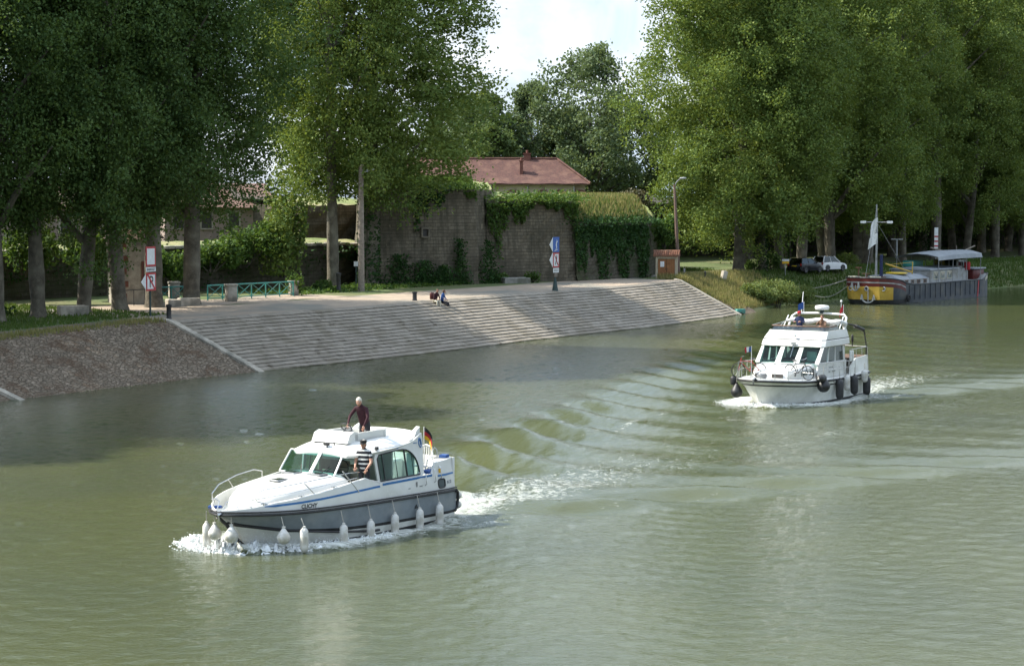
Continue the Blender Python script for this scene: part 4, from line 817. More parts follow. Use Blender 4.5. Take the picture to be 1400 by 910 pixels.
# grass on top of the lower rampart
def grass(name, label, fn, n, h, m, seed, w_=.05, cat='grass', lean=.35):
    rng = np.random.default_rng(seed); P = fn(rng, n); n = len(P); a = rng.uniform(0, 2 * PI, n); hh = h * rng.uniform(.5, 1.3, n); ww = w_ * rng.uniform(.6, 1.4, n)
    dx, dy = np.cos(a) * ww, np.sin(a) * ww; b = rng.uniform(0, 2 * PI, n); l = hh * lean * rng.random(n); lx, ly = np.cos(b) * l, np.sin(b) * l
    V = np.stack([np.c_[P[:, 0] - dx, P[:, 1] - dy, P[:, 2] - .03], np.c_[P[:, 0] + dx, P[:, 1] + dy, P[:, 2] - .03], np.c_[P[:, 0] + dx * .6 + lx * .5, P[:, 1] + dy * .6 + ly * .5, P[:, 2] + hh * .6], np.c_[P[:, 0] + lx, P[:, 1] + ly, P[:, 2] + hh]], 1).reshape(-1, 3)
    o = np_mesh(name, V, np.arange(4 * n).reshape(n, 4), m); return tag(o, label, cat, kind='stuff')
def strip_fn(s0, s1, t0, t1, dz=0.0, patch=None):
    def f(rng, n):
        s = rng.uniform(s0, s1, n); t_ = rng.uniform(t0, t1, n); x, y = st2xy(s, t_); z = gz_st(s, t_) + dz
        if patch: k = smooth_noise(x, y, patch, 77) > rng.uniform(-.9, .6, n); x, y, z = x[k], y[k], z[k]
        return np.c_[x, y, z]
    return f
grass('dry_grass', 'dry yellow grass fringe along the top of the revetment', strip_fn(S0 - 26, S1 - 2, 5.2, 6.6, 0, .8), 9000, .26, M['drygrass'], 401, .035)
grass('lawn_grass', 'short green grass strip under the left plane trees', strip_fn(S0 - 26, S1 + 2, 8.4, 25, 0), 34000, .16, M['grassblade'], 402, .05)
grass('bank_grass', 'dry long grass on the bank right of the steps', strip_fn(S2 + .8, S2 + 22, .3, 7.6, 0, .5), 26000, .5, M['drygrass'], 403, .04)
grass('bank_grass', 'green grass on the lawn beyond the hut', strip_fn(S2 - 8, S2 + 26, 12.5, 30, 0), 26000, .3, M['grassblade'], 404, .06)
grass('bank_grass', 'rough green grass on the shaded bank beside the barge', strip_fn(S2 + 20, S3 + 110, .1, 9.5, 0), 34000, .35, M['grassblade'], 405, .06)
def low_leaves(name, label, s0, s1, t0, t1, n, h, m, seed):
    rng = np.random.default_rng(seed); P = strip_fn(s0, s1, t0, t1)(rng, n); P[:, 2] += rng.random(len(P)) ** 1.5 * h * (1 + .6 * smooth_noise(P[:, 0], P[:, 1], 1.1, seed)); V, F = leaf_quads(P, .26, rng); o = np_mesh(name, V, F, M[m]); tag(o, label, 'undergrowth', kind='stuff')
low_leaves('undergrowth', 'dark low leaf cover added to darken the ground between the left plane trees and the moat wall', S0 - 26, S1 - 3, 15.5, 25, 16000, .5, 'ivy', 431)  # dark leaves added to stand in for shade on this bright strip
low_leaves('undergrowth', 'weedy green fringe at the foot of the ramparts', S1 + 24, S1 + 62, 15.5, 20, 5000, .22, 'leaf_bush', 432)
def topgrass(rng, n):
    a, b = np.array(C0), np.array(C1); f = rng.random(n); g = rng.random(n); back = np.array([-2.5, 13]); p = a + (b - a) * f[:, None] + back * g[:, None]; z = 7.75 + 1.9 * np.sin(np.minimum(1, g * 2.2) * PI / 2); k = g > .02; return np.c_[p, z][k]
grass('rampart_grass', 'pale tall grass covering the slope on top of the lower rampart', topgrass, 9000, .55, M['drygrass'], 406, .06)
grass('rampart_grass', 'green weeds among the pale grass on the lower rampart', topgrass, 4000, .5, M['leaf_bush'], 407, .09)
def topgrassA(rng, n):
    a, b = np.array(A0), np.array(A1); f = rng.random(n); g = rng.random(n) * .9; p = a + (b - a) * f[:, None] + np.array([-1, 14]) * g[:, None] + np.array([-.35, .4]); return np.c_[p, 10.4 + .6 * np.sin(np.minimum(1, g * 2.2) * PI / 2)]
grass('rampart_grass', 'yellow green grass on top of the bare bastion', topgrassA, 6000, .55, M['leaf_bush'], 408, .07)
for i, (px, py, r, n, m, lab) in enumerate([
    (1062, 419, (2.9, 2.0, 2.2), 5200, 'reed', 'big leafy green bush at the water edge between steps and barge'),
    (1038, 414, (1.7, 1.5, 1.5), 2400, 'reed', 'lower green bush touching the rough stones right of the steps'),
    (1096, 414, (2.0, 1.7, 1.5), 2600, 'reed', 'green bush nearest the barge bow ropes'),
    (1028, 372, (.9, .9, 1.1), 700, 'leaf_bush', 'small bright shrub right of the pale end plane trunk'),
    (1054, 371, (1.0, .9, 1.8), 900, 'leaf_bush', 'taller bright shrub between two plane trunks left of the yellow board'),
    (1158, 364, (1.2, 1.1, 1.4), 900, 'leaf', 'rounded dark green shrub between the white car and the barge mast')]):
    p = gp(px, py); shrub(lab, (p[0], p[1], max(p[2], .0)), r, n, .20, M[m], 500 + i)
for i, (px, py, Y, r, n, m, lab) in enumerate([
    (862, 262, 205, (3.6, 2.0, 2.6), 3200, 'shrub_grey', 'grey brown scrub mound on the skyline of the lower rampart'),
    (908, 300, 178, (1.3, 1.5, 2.6), 2000, 'leaf_bush', 'leafy growth on the right corner of the lower rampart'),
    (330, 318, 143, (3.4, 2.0, 2.6), 3600, 'leaf_bush', 'wide sunny bush above the moat wall coping'),
    (288, 330, 140, (2.2, 1.6, 2.2), 2200, 'leaf_bush', 'sunny shrub above the moat wall beside the stout plane trunk'),
    (385, 300, 144, (2.2, 2.0, 6.5), 5200, 'leaf', 'tall sunlit sapling hanging over the moat wall behind the teal railing'),
    (120, 330, 128, (2.2, 1.6, 2.4), 2000, 'leaf_bush', 'bright shrub above the moat wall between the left trunks'),
    (30, 325, 124, (2.2, 1.6, 2.4), 1800, 'leaf_bush', 'bright shrub above the moat wall at the far left edge'),
    (228, 340, 136, (1.8, 1.5, 2.6), 2000, 'leaf_bush', 'sunlit shrub above the moat wall behind the no parking sign')]):
    p = at_y(px, py, Y); shrub(lab, (p[0], p[1], p[2] - r[2] * (.9 if i != 4 else .62)), r, n, .27, M[m], 520 + i)
for i, (px, py) in enumerate(((684, 386.3), (727, 386), (440, 398), (404, 404))):
    shrub(('weedy tuft at the left end of the stone trough', 'weedy tuft at the right end of the stone trough', 'low plants at the foot of the tall bare plane trunk', 'leafy plant at the right end of the teal railing')[i], gp(px, py), (.8, .6, .8 if i < 3 else 1.6), 420, .2, M['leaf_bush'], 540 + i)
# dark evergreen hedge behind the right rows
def hedge(s0, s1, t_, h, label, seed):
    rng = np.random.default_rng(seed); pts = along(s0, s1, t_, 40); o = thing('tall_hedge', label, 'hedge', (0, 0, 0)); secs = []
    for p in pts:
        z = gz(*p); secs.append([(p[0], p[1], z - .3), (p[0], p[1], z + h * .9), (p[0] - 1.5, p[1] + 1.3, z + h), (p[0] - 2.6, p[1] + 2.2, z + h * .8), (p[0] - 2.6, p[1] + 2.2, z - .3)])
    MB().loft(secs, closed=True, caps=True).build('branches', M['bark_dark'], o, smooth=0)
    n = 20000; f = rng.uniform(0, len(pts) - 1.001, n); i = f.astype(int); P = np.array(pts); q = P[i] + (P[i + 1] - P[i]) * (f - i)[:, None]; z = rng.random(n) ** .8 * h * (1 + .08 * np.sin(f * 5)); g = np.array([gz(*p) for p in pts])[i]
    q = np.c_[q[:, 0] + .25 + rng.normal(0, .3, n), q[:, 1] - .2 + rng.normal(0, .3, n), g + z]; V, F = leaf_quads(q, .42, rng); np_mesh('foliage', V, F, M['leaf_dark'], o)
sH = xy2st(*C1)[0]
hedge(sH + 3, S3 + 150, 33, 6.8, 'tall dark hedge closing the view behind the right plane trees', 601)
# ---------------------------------------------------------------- shared boat helpers
def hull_loft(us, hb, xmin, levels, mi, nar=.5):
    """levels: (zfun(x), xmax, base, narrowing); hb(u) half breadth; returns MB with both sides, bottom and transom"""
    b = MB(); secs = []
    for u in us:
        half = []
        for zf, xm, base, nw in levels:
            x = xmin + u * (xm - xmin); k = max(0, (u - nar) / (1 - nar)); half.append((x, hb(u) * base * (1 - nw * k * k), zf(x)))
        secs.append([(x, -y, z) for x, y, z in half[::-1]] + half)
    n = len(levels); b.loft(secs, lambda i, k: mi(i, (n - 2 - k) if k < n - 1 else (0 if k == n - 1 else k - n)))
    b.poly([p for p in secs[0]][::-1], mi(0, n - 2)); pt = secs[-1][n - 1::-1]; sb = secs[-1][n:]
    for k in range(n - 1): b.poly([pt[k], sb[k], sb[k + 1], pt[k + 1]], mi(len(us) - 1, k))
    return b
def fender_long(label, p, group, L_=.66, r=.115, m='fender', tilt=(0, 0), rope=.5, cap=None):
    o = thing('fender', label, 'fender', p, group=group); b = MB(); pr = [(0.015, L_ * .5 + .03), (.05, L_ * .5), (r * .82, L_ * .43), (r * .98, L_ * .36), (r, L_ * .1), (r, -L_ * .2), (r * .97, -L_ * .34), (r * .72, -L_ * .44), (.05, -L_ * .5), (.015, -L_ * .52)]
    b.lathe(pr[::-1], 14); b.build('body', M[m], o, smooth=60)
    e = MB(); e.lathe([(.02, L_ * .47), (.045, L_ * .49), (.045, L_ * .56), (.02, L_ * .58)], 8); e.build('eye', M[cap or m], o)
    if rope: MB().tube([(0, 0, L_ * .55), (tilt[0], tilt[1], L_ * .55 + rope)], .012, 5).build('rope', M['rope'], o)
    return o
def fender_ball(label, p, group, r=.21, m='fender', rope=.4, tilt=(0, 0)):
    o = thing('fender', label, 'fender', p, group=group); pr = [(r * math.sin(a) * (1 if a < PI * .55 else 1 - .42 * ((a - PI * .55) / (PI * .45)) ** .8), -r * math.cos(a) * (1 if a < PI * .55 else 1 + .5 * ((a - PI * .55) / (PI * .45)))) for a in np.linspace(0.02, PI * .97, 14)]
    b = MB(); b.lathe(pr, 16); b.build('body', M[m], o, smooth=70)
    MB().lathe([(.03, r * 1.38), (.05, r * 1.42), (.05, r * 1.6), (.02, r * 1.63)], 8).build('eye', M['blackcloth' if m == 'fenderblk' else 'fender'], o)
    MB().tube([(0, 0, r * 1.6), (tilt[0], tilt[1], r * 1.6 + rope)], .012, 5).build('rope', M['rope'], o); return o
def text_mesh(txt, size, fn, m, name, parent, bold=.0, shear=0.0):
    """lettering mapped on a surface: fn(u, v) -> 3D point"""
    c = bpy.data.curves.new('txt', 'FONT'); c.body = txt; c.size = size; c.offset = bold; c.shear = shear; c.resolution_u = 3; o = bpy.data.objects.new('txt', c); COL.objects.link(o)
    dg = bpy.context.evaluated_depsgraph_get(); me = bpy.data.meshes.new_from_object(o.evaluated_get(dg)); bpy.data.objects.remove(o); bpy.data.curves.remove(c)
    for v in me.vertices: v.co = fn(v.co.x, v.co.y)
    me.name = name; me.materials.clear(); me.materials.append(M[m]); ob = bpy.data.objects.new(name, me); COL.objects.link(ob); ob.parent = parent; return ob
def ring_pts(poly, n=48):
    """resample a closed polygon by angle round its centre"""
    P = np.array(poly, float); c = (P.min(0) + P.max(0)) / 2; Q = np.r_[P, P[:1]]; seg = np.linalg.norm(np.diff(Q, axis=0), axis=1); S = np.r_[0, np.cumsum(seg)]
    s = np.linspace(0, S[-1], 2000, endpoint=False); d = np.c_[np.interp(s, S, Q[:, 0]), np.interp(s, S, Q[:, 1])]; a = np.arctan2(d[:, 1] - c[1], d[:, 0] - c[0]); return d, a
def holed_plate(b, outer, inner, f, th=.05, n=64, mi=0):
    c = np.array([(min(p[0] for p in inner) + max(p[0] for p in inner)) / 2, (min(p[1] for p in inner) + max(p[1] for p in inner)) / 2])
    def res(poly):
        Q = np.array(list(poly) + [poly[0]], float); seg = np.linalg.norm(np.diff(Q, axis=0), axis=1); S = np.r_[0, np.cumsum(seg)]; s = np.linspace(0, S[-1], 4000, endpoint=False); d = np.c_[np.interp(s, S, Q[:, 0]), np.interp(s, S, Q[:, 1])]; a = np.arctan2(d[:, 1] - c[1], d[:, 0] - c[0])
        return [d[int(np.argmin(np.abs(np.angle(np.exp(1j * (a - t_))))))] for t_ in np.linspace(-PI, PI, n, endpoint=False)]
    o, i = res(outer), res(inner); vs = [f(*p, 0) for p in o] + [f(*p, 0) for p in i] + [f(*p, th) for p in o] + [f(*p, th) for p in i]; fs = []
    for k in range(n):
        j = (k + 1) % n; fs += [(k, j, n + j, n + k), (2 * n + k, 3 * n + k, 3 * n + j, 2 * n + j), (k, 2 * n + k, 2 * n + j, j), (n + k, n + j, 3 * n + j, 3 * n + k)]
    b.add(vs, fs, mi)
def parented(o, root): o.parent = root; return o
# ---------------------------------------------------------------- near cruiser
B1 = thing('motor_cruiser', 'white and grey motor cruiser with large windscreen, flying bridge and white fenders, nearest the camera', 'boat', B1F.w(0, 0), B1F.a)
def boat1():
    I = lambda xs, ys: (lambda x: float(np.interp(x, xs, ys)))
    hb = I([0, .06, .2, .5, .7, .80, .88, .94, .98, 1.0], [1.50, 1.60, 1.64, 1.65, 1.58, 1.43, 1.16, .80, .42, .12])
    zg = lambda x: .83 + (x + 3.5) / 8.5 * .22
    zb = I([-3.6, 0, 2, 3.4, 4.4, 5], [.25, .33, .42, .54, .74, .88])
    us = [0, .02, .06, .12, .2, .3, .4, .5, .6, .67, .73, .78, .82, .86, .89, .92, .945, .965, .98, .99, 1.0]
    lev = [(lambda x: -.5, 3.6, .55, .9), (lambda x: -.02, 3.95, .93, .55), (lambda x: .06, 4.02, .945, .52), (lambda x: zb(x) - .09, 4.45, .965, .30), (lambda x: zb(x), 4.55, .985, .26), (zg, 5.05, 1.0, 0)]
    mats = [M['black'], M['gel_dirty'], M['grey_rub']]
    def mi(i, k): return {0: 0, 1: 0, 2: 1, 3: 0, 4: 2}.get(k, 1)
    hull_loft(us, hb, -3.55, lev, mi).build('hull', mats, B1, smooth=35)
    def side(x, z=None, lev_i=5):   # half breadth of the topside at x
        u = (x + 3.55) / 8.6; return hb(min(1, max(0, u)))
    # rub rails
    rr = MB()
    for dz, r in ((.0, .034), (.075, .022)):
        pts = [(-3.55 + u * 8.6, -side(-3.55 + u * 8.6) - .012, zg(-3.55 + u * 8.6) + dz) for u in us]; pts = pts + [(5.10, 0, zg(5.05) + dz)] + [(x, -y, z) for x, y, z in pts[::-1]]; rr.tube(pts, r, 8)
    for sg in (1, -1): rr.tube([(-3.45, sg * 1.565, zg(-3.5)), (-3.58, sg * 1.53, .76), (-3.63, sg * 1.50, .55), (-3.60, sg * 1.48, .30), (-3.5, sg * 1.49, .2)], .045, 8)
    rr.build('rub_rail', M['black'], B1)
    st = MB(); st.tube([(5.07, 0, 1.0), (4.72, 0, .74), (4.45, 0, .42), (4.08, 0, .08), (3.8, 0, -.3)], [.05, .05, .05, .05, .04], 8)
    for sg in (1, -1):
        pts = []
        for x in np.linspace(4.55, .2, 16):
            f = (4.55 - x) / 4.35; z = .70 - .62 * min(1, f * 1.05) ** .72 + .06; k = (z - .06) / max(.05, zb(x) - .15); u = (x + 3.55) / (4.02 + 3.55 + .48 * min(1, max(0, k))); kk = max(0, (min(u, 1) - .5) / .5)
            y = hb(min(u, 1)) * (.945 + .03 * min(1, k)) * (1 - (.52 - .24 * min(1, max(0, k))) * kk * kk); pts.append((x, sg * (y + .012), z))
        st.tube(pts, .035, 6)
    st.build('stem_band', M['black'], B1)
    # topsides
    zt = I([-3.6, -2.55, -2.35, .05, .7, 2.5, 4.0, 4.6, 5.05], [1.79, 1.75, 1.42, 1.42, 1.66, 1.48, 1.33, 1.22, 1.16])
    xs = sorted(set(list(np.linspace(-3.55, 5.0, 40)) + [-2.55, -2.35, .05, .7, 4.8, 4.9, 4.96, 5.03]))
    yo = lambda x, z: side(x) - .05 - .13 * (z - zg(x) - .1) * (1 if x < 4.2 else .6)
    for sg in (1, -1):
        secs = []
        for x in xs:
            g = zg(x) + .10; T = zt(x); ww = min(.07, max(.01, yo(x, T) * .4)); secs.append([(x, sg * max(0, yo(x, g)), g - .12), (x, sg * max(0, yo(x, g)), g), (x, sg * max(0, yo(x, (g + T) / 2)), (g + T) / 2), (x, sg * max(0, yo(x, T)), T - .015), (x, sg * max(0, yo(x, T) - .02), T), (x, sg * max(0, yo(x, T) - ww), T), (x, sg * max(0, yo(x, T) - ww - .02), 1.0)])
        if sg < 0: secs = [s[::-1] for s in secs]
        MB().loft(secs, 0).build('topside', M['gel'], B1, smooth=40)
    b = MB(); b.box((-3.55, 0, 1.3), (.09, 2.84, .98), 0, 0, .02); b.build('transom', M['gel'], B1)
    dk = MB(); dk.loft([[(x, -max(.02, side(x) - .10), 1.0 if x > -2.4 else 1.02), (x, 0, 1.03), (x, max(.02, side(x) - .10), 1.0)] for x in xs if x > -3.6]); dk.build('deck', M['gel_dirty'], B1)
    # fore cabin trunk
    tw = I([1.05, 2.5, 3.3, 3.9, 4.3, 4.5], [1.24, 1.20, 1.04, .72, .36, .08]); tz = I([1.05, 2.4, 3.2, 3.8, 4.2, 4.5], [1.76, 1.75, 1.66, 1.48, 1.26, 1.04]); secs = []
    for x in np.linspace(1.0, 4.5, 22):
        W, Z = tw(x), tz(x); c = []
        for a in np.linspace(0, PI, 15):
            ca, sa = math.cos(a), math.sin(a); c.append((x, W * math.copysign(abs(ca) ** .55, ca), 1.0 + (Z - 1.0) * sa ** .5))
        secs.append(c)
    MB().loft(secs, caps=True).build('fore_cabin', M['gel'], B1, smooth=50)
    h = 0
    for x, y, sx, sy in ((2.75, .10, .42, .34), (1.62, -.42, .36, .5), (1.50, .42, .36, .5)):
        z = 1.0 + (tz(x) - 1.0) * math.sqrt(math.sin(math.acos(min(1, (abs(y) / tw(x)) ** 1.8)))) + .012
        f = MB(); f.box((x, y, z), (sx, sy, .05), 0, 0, .015); ho = f.build('hatch', M['steel_dull'], B1); MB().box((x, y, z + .027), (sx - .09, sy - .09, .014)).build('pane', M['glass_dark'], ho, smooth=0)
    # stripe
    zs = I([-3.6, .3, 4.3], [1.335, 1.36, 1.245])
    for sg in (1, -1):
        for x0, x1 in ((-3.5, -2.62), (.12, 4.25)):
            P = [[(x, sg * (yo(x, z) + .006), z) for z in (zs(x) - .028 * k, zs(x) + .028 * k)] for x in np.linspace(x0, x1, 18) for k in ((.4 if x > 4.1 else 1),)]
            MB().grid(P if sg > 0 else [r[::-1] for r in P]).build('stripe', M['blue'], B1, smooth=0)
        MB().grid([[(x, sg * (yo(x, zt(x)) + .012), 1.36), (x, sg * (yo(x, zt(x)) + .012), 1.425)] for x in (-2.34, -1.2, 0)]).build('stripe', M['blue'], B1, smooth=0)
    # wheelhouse side walls
    wl = lambda sg: (lambda x, z, th: (x, sg * (1.44 - .16 * (z - 1.4) - th), z))
    outer = [(.05, 1.40), (.10, 2.10), (-.02, 2.36), (-1.6, 2.40), (-2.0, 2.46), (-2.35, 2.62), (-2.56, 2.64), (-2.54, 2.50), (-2.44, 2.05), (-2.38, 1.75), (-2.34, 1.40)]
    arch = [(-.06, 1.47), (-.03, 2.10), (-.12, 2.20), (-.9, 2.25)] + [(-1.10 - .98 * math.sin(a), 1.47 + .78 * math.cos(a) ** .8) for a in np.linspace(.12, 1.5, 9)] + [(-2.09, 1.47)]
    for sg in (1, -1):
        f = wl(sg); b = MB(); holed_plate(b, outer, arch, f); wall = b.build('cabin_side', M['gel'], B1, smooth=30)
        w_ = MB(); w_.poly([f(x, z, .022) for x, z in (arch if sg > 0 else arch[::-1])]); win = w_.build('side_window', M['glass'], B1, smooth=0)
        fr = MB(); fr.tube([f(x, z, .0) for x, z in arch], .022, 6, closed=True)
        for x, wd, zt_ in ((-.28, .02, 2.21), (-.86, .012, 2.24), (-1.30, .03, 2.24), (-1.72, .012, 2.12)): fr.tube([f(x, 1.47, .005), f(x + .02, zt_, .005)], wd, 6)
        fr.build('window_frame', M['black'], win)
    # ring logo and small blurred lines on the cabin side
    f = wl(1); lg = MB(); lg.tube([f(-2.32 + .08 * math.cos(a), 2.36 + .13 * math.sin(a), -.012) for a in np.linspace(0, 2 * PI, 18)[:-1]], .016, 5, closed=True)
    lg.tube([f(-2.32 + .04 * math.cos(a), 2.38 + .07 * math.sin(a), -.012) for a in np.linspace(.5, 4.5, 10)], .012, 5)
    for x0, z0, ln in ((-.55, 2.335, .55), (-.62, 2.305, .45), (-1.92, 2.375, .22)):
        x = x0
        while x > x0 - ln: lg.box(f(x, z0, -.006), (.045, .008, .022)); x -= .065
    lg.build('emblem', M['blue'], B1, smooth=0)
    # windscreen
    def ws(y, v, o_=0): yy = y; cx = .16 * (1 - (abs(y) / 1.3) ** 2); return (1.12 + cx * 1.2 - v * (.42 + cx * .5) + o_, yy * (1 - .06 * v), 1.70 + v * .58)
    for y0, y1 in ((-1.30, -.04), (.02, .82)):
        g = MB(); g.grid([[ws(y, v) for v in (0, .5, 1)] for y in np.linspace(y0, y1, 7)]); pn = g.build('windscreen', M['screen'], B1, smooth=60)
        fr = MB(); ys = np.linspace(y0, y1, 7); fr.tube([ws(y, 0, .01) for y in ys], .028, 6); fr.tube([ws(y0, v, .01) for v in (0, 1)], .03, 6); fr.tube([ws(y1, v, .01) for v in (0, 1)], .03, 6); fr.tube([ws(y, 1, .01) for y in ys], .025, 6); fr.build('frame', M['gel'], pn)
    wp = MB(); wp.tube([(1.36, -.3, 1.72), (1.15, -.45, 1.95)], .012, 5); wp.tube([(1.36, .35, 1.72), (1.12, .55, 1.95)], .012, 5); wp.build('wiper', M['black'], B1)
    # interior
    it = MB(); it.box((-.9, 0, 1.02), (2.9, 2.5, .06)); it.box((.55, -.3, 1.35), (.7, 1.75, .65), 0, 0, .05); it.build('dashboard', M['dash'], B1, smooth=0)
    s = MB(); s.box((-1.0, -.75, 1.35), (1.4, .55, .5), 0, 0, .06); s.box((-1.0, -1.08, 1.72), (1.4, .12, .5), 0, 0, .04); s.box((-.25, .45, 1.45), (.5, .5, .7), 0, 0, .06); s.box((-.48, .45, 1.85), (.1, .48, .6), 0, 0, .04); s.build('saloon_seat', M['seat'], B1, smooth=0)
    hw = MB(); hw.tube([(.24 + .06 * math.cos(a) * 0, .3 + .2 * math.cos(a), 1.82 + .2 * math.sin(a)) for a in np.linspace(0, 2 * PI, 17)[:-1]], .015, 6, closed=True); hw.tube([(.24, .1, 1.82), (.24, .5, 1.82)], .012, 5); hw.build('helm_wheel', M['black'], B1)
    bk = MB(); bk.box((-2.02, -.5, 1.7), (.06, 1.6, 1.4)); bk.build('aft_bulkhead', M['gel_dirty'], B1, smooth=0)
    cu = MB(); cu.loft([[(-1.75 + .05 * math.sin(i * 1.9), 1.30 + .03 * math.cos(i * 1.7), z), ] * 1 + [(-1.75 + .05 * math.sin(i * 1.9) + .01, 1.29, z) for z in (z,)] for i, z in enumerate((1.45, 2.2))]) if False else None
    c = MB(); c.grid([[(-1.45 - i * .06, 1.27 + .025 * math.sin(i * 2.2), z - (0 if z < 2 else .0)) for z in (1.45, 1.8, 2.12)] for i in range(7)]); c.build('curtain', M['whitecloth'], B1)
    # roof with a well for the upper helm
    zc = I([-2.58, -2.4, -2.0, -1, .1, .5, .72, .84], [2.70, 2.62, 2.58, 2.62, 2.58, 2.46, 2.34, 2.26]); hw_ = I([-2.58, -2.2, -.2, .4, .7, .84], [1.10, 1.26, 1.36, 1.32, 1.18, .95]); ze = I([-2.58, -2.2, -1, 0, .84], [2.62, 2.46, 2.34, 2.30, 2.25])
    X = [-2.58, -2.5, -2.3, -2.1, -1.8, -1.5, -1.25, -1.2, -.9, -.6, -.3, 0, .2, .35, .5, .62, .72, .79, .84]; V = [-1, -.985, -.95, -.88, -.75, -.6, -.38, -.2, 0, .2, .34, .5, .68, .82, .92, .97, .99, 1]
    top = [[(x, hw_(x) * v, ze(x) + (zc(x) - ze(x)) * (1 - abs(v) ** 3.2)) for v in V] for x in X]; r = MB(); nV = len(V); vs = [p for row in top for p in row] + [(p[0], p[1] * .97, p[2] - .07) for row in top for p in row]; fs = []; off = len(X) * nV
    hole = lambda i, j: 6 <= i < 11 and 5 <= j < 11
    for i in range(len(X) - 1):
        for j in range(nV - 1):
            if not hole(i, j): fs += [(i * nV + j, (i + 1) * nV + j, (i + 1) * nV + j + 1, i * nV + j + 1), (off + i * nV + j, off + i * nV + j + 1, off + (i + 1) * nV + j + 1, off + (i + 1) * nV + j)]
    for i in range(len(X) - 1):
        for j in (0, nV - 1): fs.append((i * nV + j, (i + 1) * nV + j, off + (i + 1) * nV + j, off + i * nV + j) if j else (off + i * nV, off + (i + 1) * nV, (i + 1) * nV, i * nV))
    for j in range(nV - 1):
        for i in (0, len(X) - 1): fs.append((i * nV + j, i * nV + j + 1, off + i * nV + j + 1, off + i * nV + j))
    r.add(vs, [f[::-1] for f in fs]); r.build('roof', M['gel'], B1, smooth=50)
    fin = MB()
    for sg in (1, -1): fin.extrude([(-1.75, sg * 1.24, 2.46), (-2.1, sg * 1.2, 2.52), (-2.32, sg * 1.16, 2.70), (-2.62, sg * 1.12, 2.80), (-2.58, sg * 1.14, 2.6), (-2.1, sg * 1.22, 2.44)], (0, -sg * .14, 0))
    fin.build('roof_fin', M['gel'], B1, smooth=0)
    KIDS.clear(); note_kids()
    for o in KIDS[B1.name] + [c for k in KIDS[B1.name] for c in KIDS.get(k.name, [])]:
        if o.name.split('.')[0] in ('cabin_side', 'side_window', 'window_frame', 'roof', 'roof_fin', 'emblem'):
            for v in o.data.vertices:
                if v.co.x < -1.3: v.co.x = -1.3 + (v.co.x + 1.3) * .74
    co = MB()
    Y0, Y1, XA, XB = -.66, .56, -1.27, .02
    co.box((-.62, Y0, 2.66), (1.42, .10, .24), 0, 0, .03); co.box((-.62, Y1, 2.66), (1.42, .10, .24), 0, 0, .03); co.box((XA, -.05, 2.64), (.10, 1.12, .16), 0, 0, .03)
    co.loft([[(.42, y, 2.52), (.30, y, 2.76), (.10, y, 2.83), (-.06, y, 2.80), (-.06, y, 2.5)] for y in (Y0 - .05, Y0 + .1, 0, Y1 - .1, Y1 + .05)], caps=True); co.box((-.62, -.05, 2.0), (1.3, 1.2, .05))
    for y in (Y0 + .03, Y1 - .03): co.box((-.62, y, 2.26), (1.3, .04, .5))
    co.box((XA + .03, -.05, 2.26), (.04, 1.2, .5)); co.box((XB - .04, -.05, 2.26), (.04, 1.2, .5)); co.build('flybridge_well', M['gel'], B1, smooth=30)
    sw = MB(); sw.tube([(.02 + .10 * math.sin(a), .25 + .19 * math.cos(a), 2.93 + .12 * math.sin(a)) for a in np.linspace(0, 2 * PI, 17)[:-1]], .016, 6, closed=True); sw.tube([(.02, .06, 2.93), (.02, .44, 2.93)], .012, 5); sw.tube([(.02, .25, 2.93), (.14, .25, 2.84)], .02, 6); sw.build('steering_wheel', M['black'], B1)
    sl = MB(); sl.box((.62, .02, 2.50), (.10, .16, .08)); sl.tube([(.60, .02, 2.40), (.60, .02, 2.5)], .02, 6); sl.tube([(.5, .2, 2.44), (.5, .2, 2.56)], .015, 6); sl.build('searchlight', M['black'], B1)
    nl = MB(); nl.box((-.05, 1.30, 2.40), (.1, .07, .08)); nl.build('navigation_light', M['black'], B1); hb_ = MB(); hb_.tube([(-1.28, .62, 2.6), (-1.28, .62, 2.80)], .035, 8); hb_.build('vent_post', M['gel_dirty'], B1)
    # cockpit furniture
    ck = MB(); ck.box((-3.25, -.9, 1.32), (.5, .9, .6), 0, 0, .05); ck.extrude([(-2.62, 1.34, 1.42), (-3.5, 1.34, 1.42), (-3.5, 1.34, 1.78), (-2.9, 1.34, 1.76)], (0, -.28, 0)); ck.build('cockpit_locker', M['gel'], B1, smooth=0)
    tr = MB()
    for x0, x1 in ((-3.45, -3.25),): tr.box((-3.35, 1.2, 1.83), (.24, .22, .08), .2)
    tr.build('folded_cover', M['bluecloth'], B1, smooth=0)
    bs = MB(); bs.box((-2.5, 1.27, 1.47), (.5, .30, .08), .1); bs.build('blue_towel', M['bluecloth'], B1, smooth=0)
    # porthole, badge, lettering
    ph = MB(); Y = lambda x, z: yo(x, z) + .004
    rnd = [(-2.78 + .17 * math.copysign(abs(math.cos(a)) ** .5, math.cos(a)), 1.11 + .125 * math.copysign(abs(math.sin(a)) ** .5, math.sin(a))) for a in np.linspace(0, 2 * PI, 24, endpoint=False)]
    ph.tube([(x, Y(x, z) + .004, z) for x, z in rnd], .022, 6, closed=True); pf = ph.build('porthole', M['black'], B1); MB().poly([(x, Y(x, z) + .003, z) for x, z in rnd[::-1]]).build('pane', M['glass_dark'], pf, smooth=0)
    MB().extrude([(-2.68, Y(-2.68, 1.46) + .002, 1.42), (-2.80, Y(-2.8, 1.46) + .002, 1.42), (-2.80, Y(-2.8, 1.5) + .002, 1.54), (-2.68, Y(-2.68, 1.5) + .002, 1.54)], (0, .006, 0)).build('badge', M['gold'], B1, smooth=0)
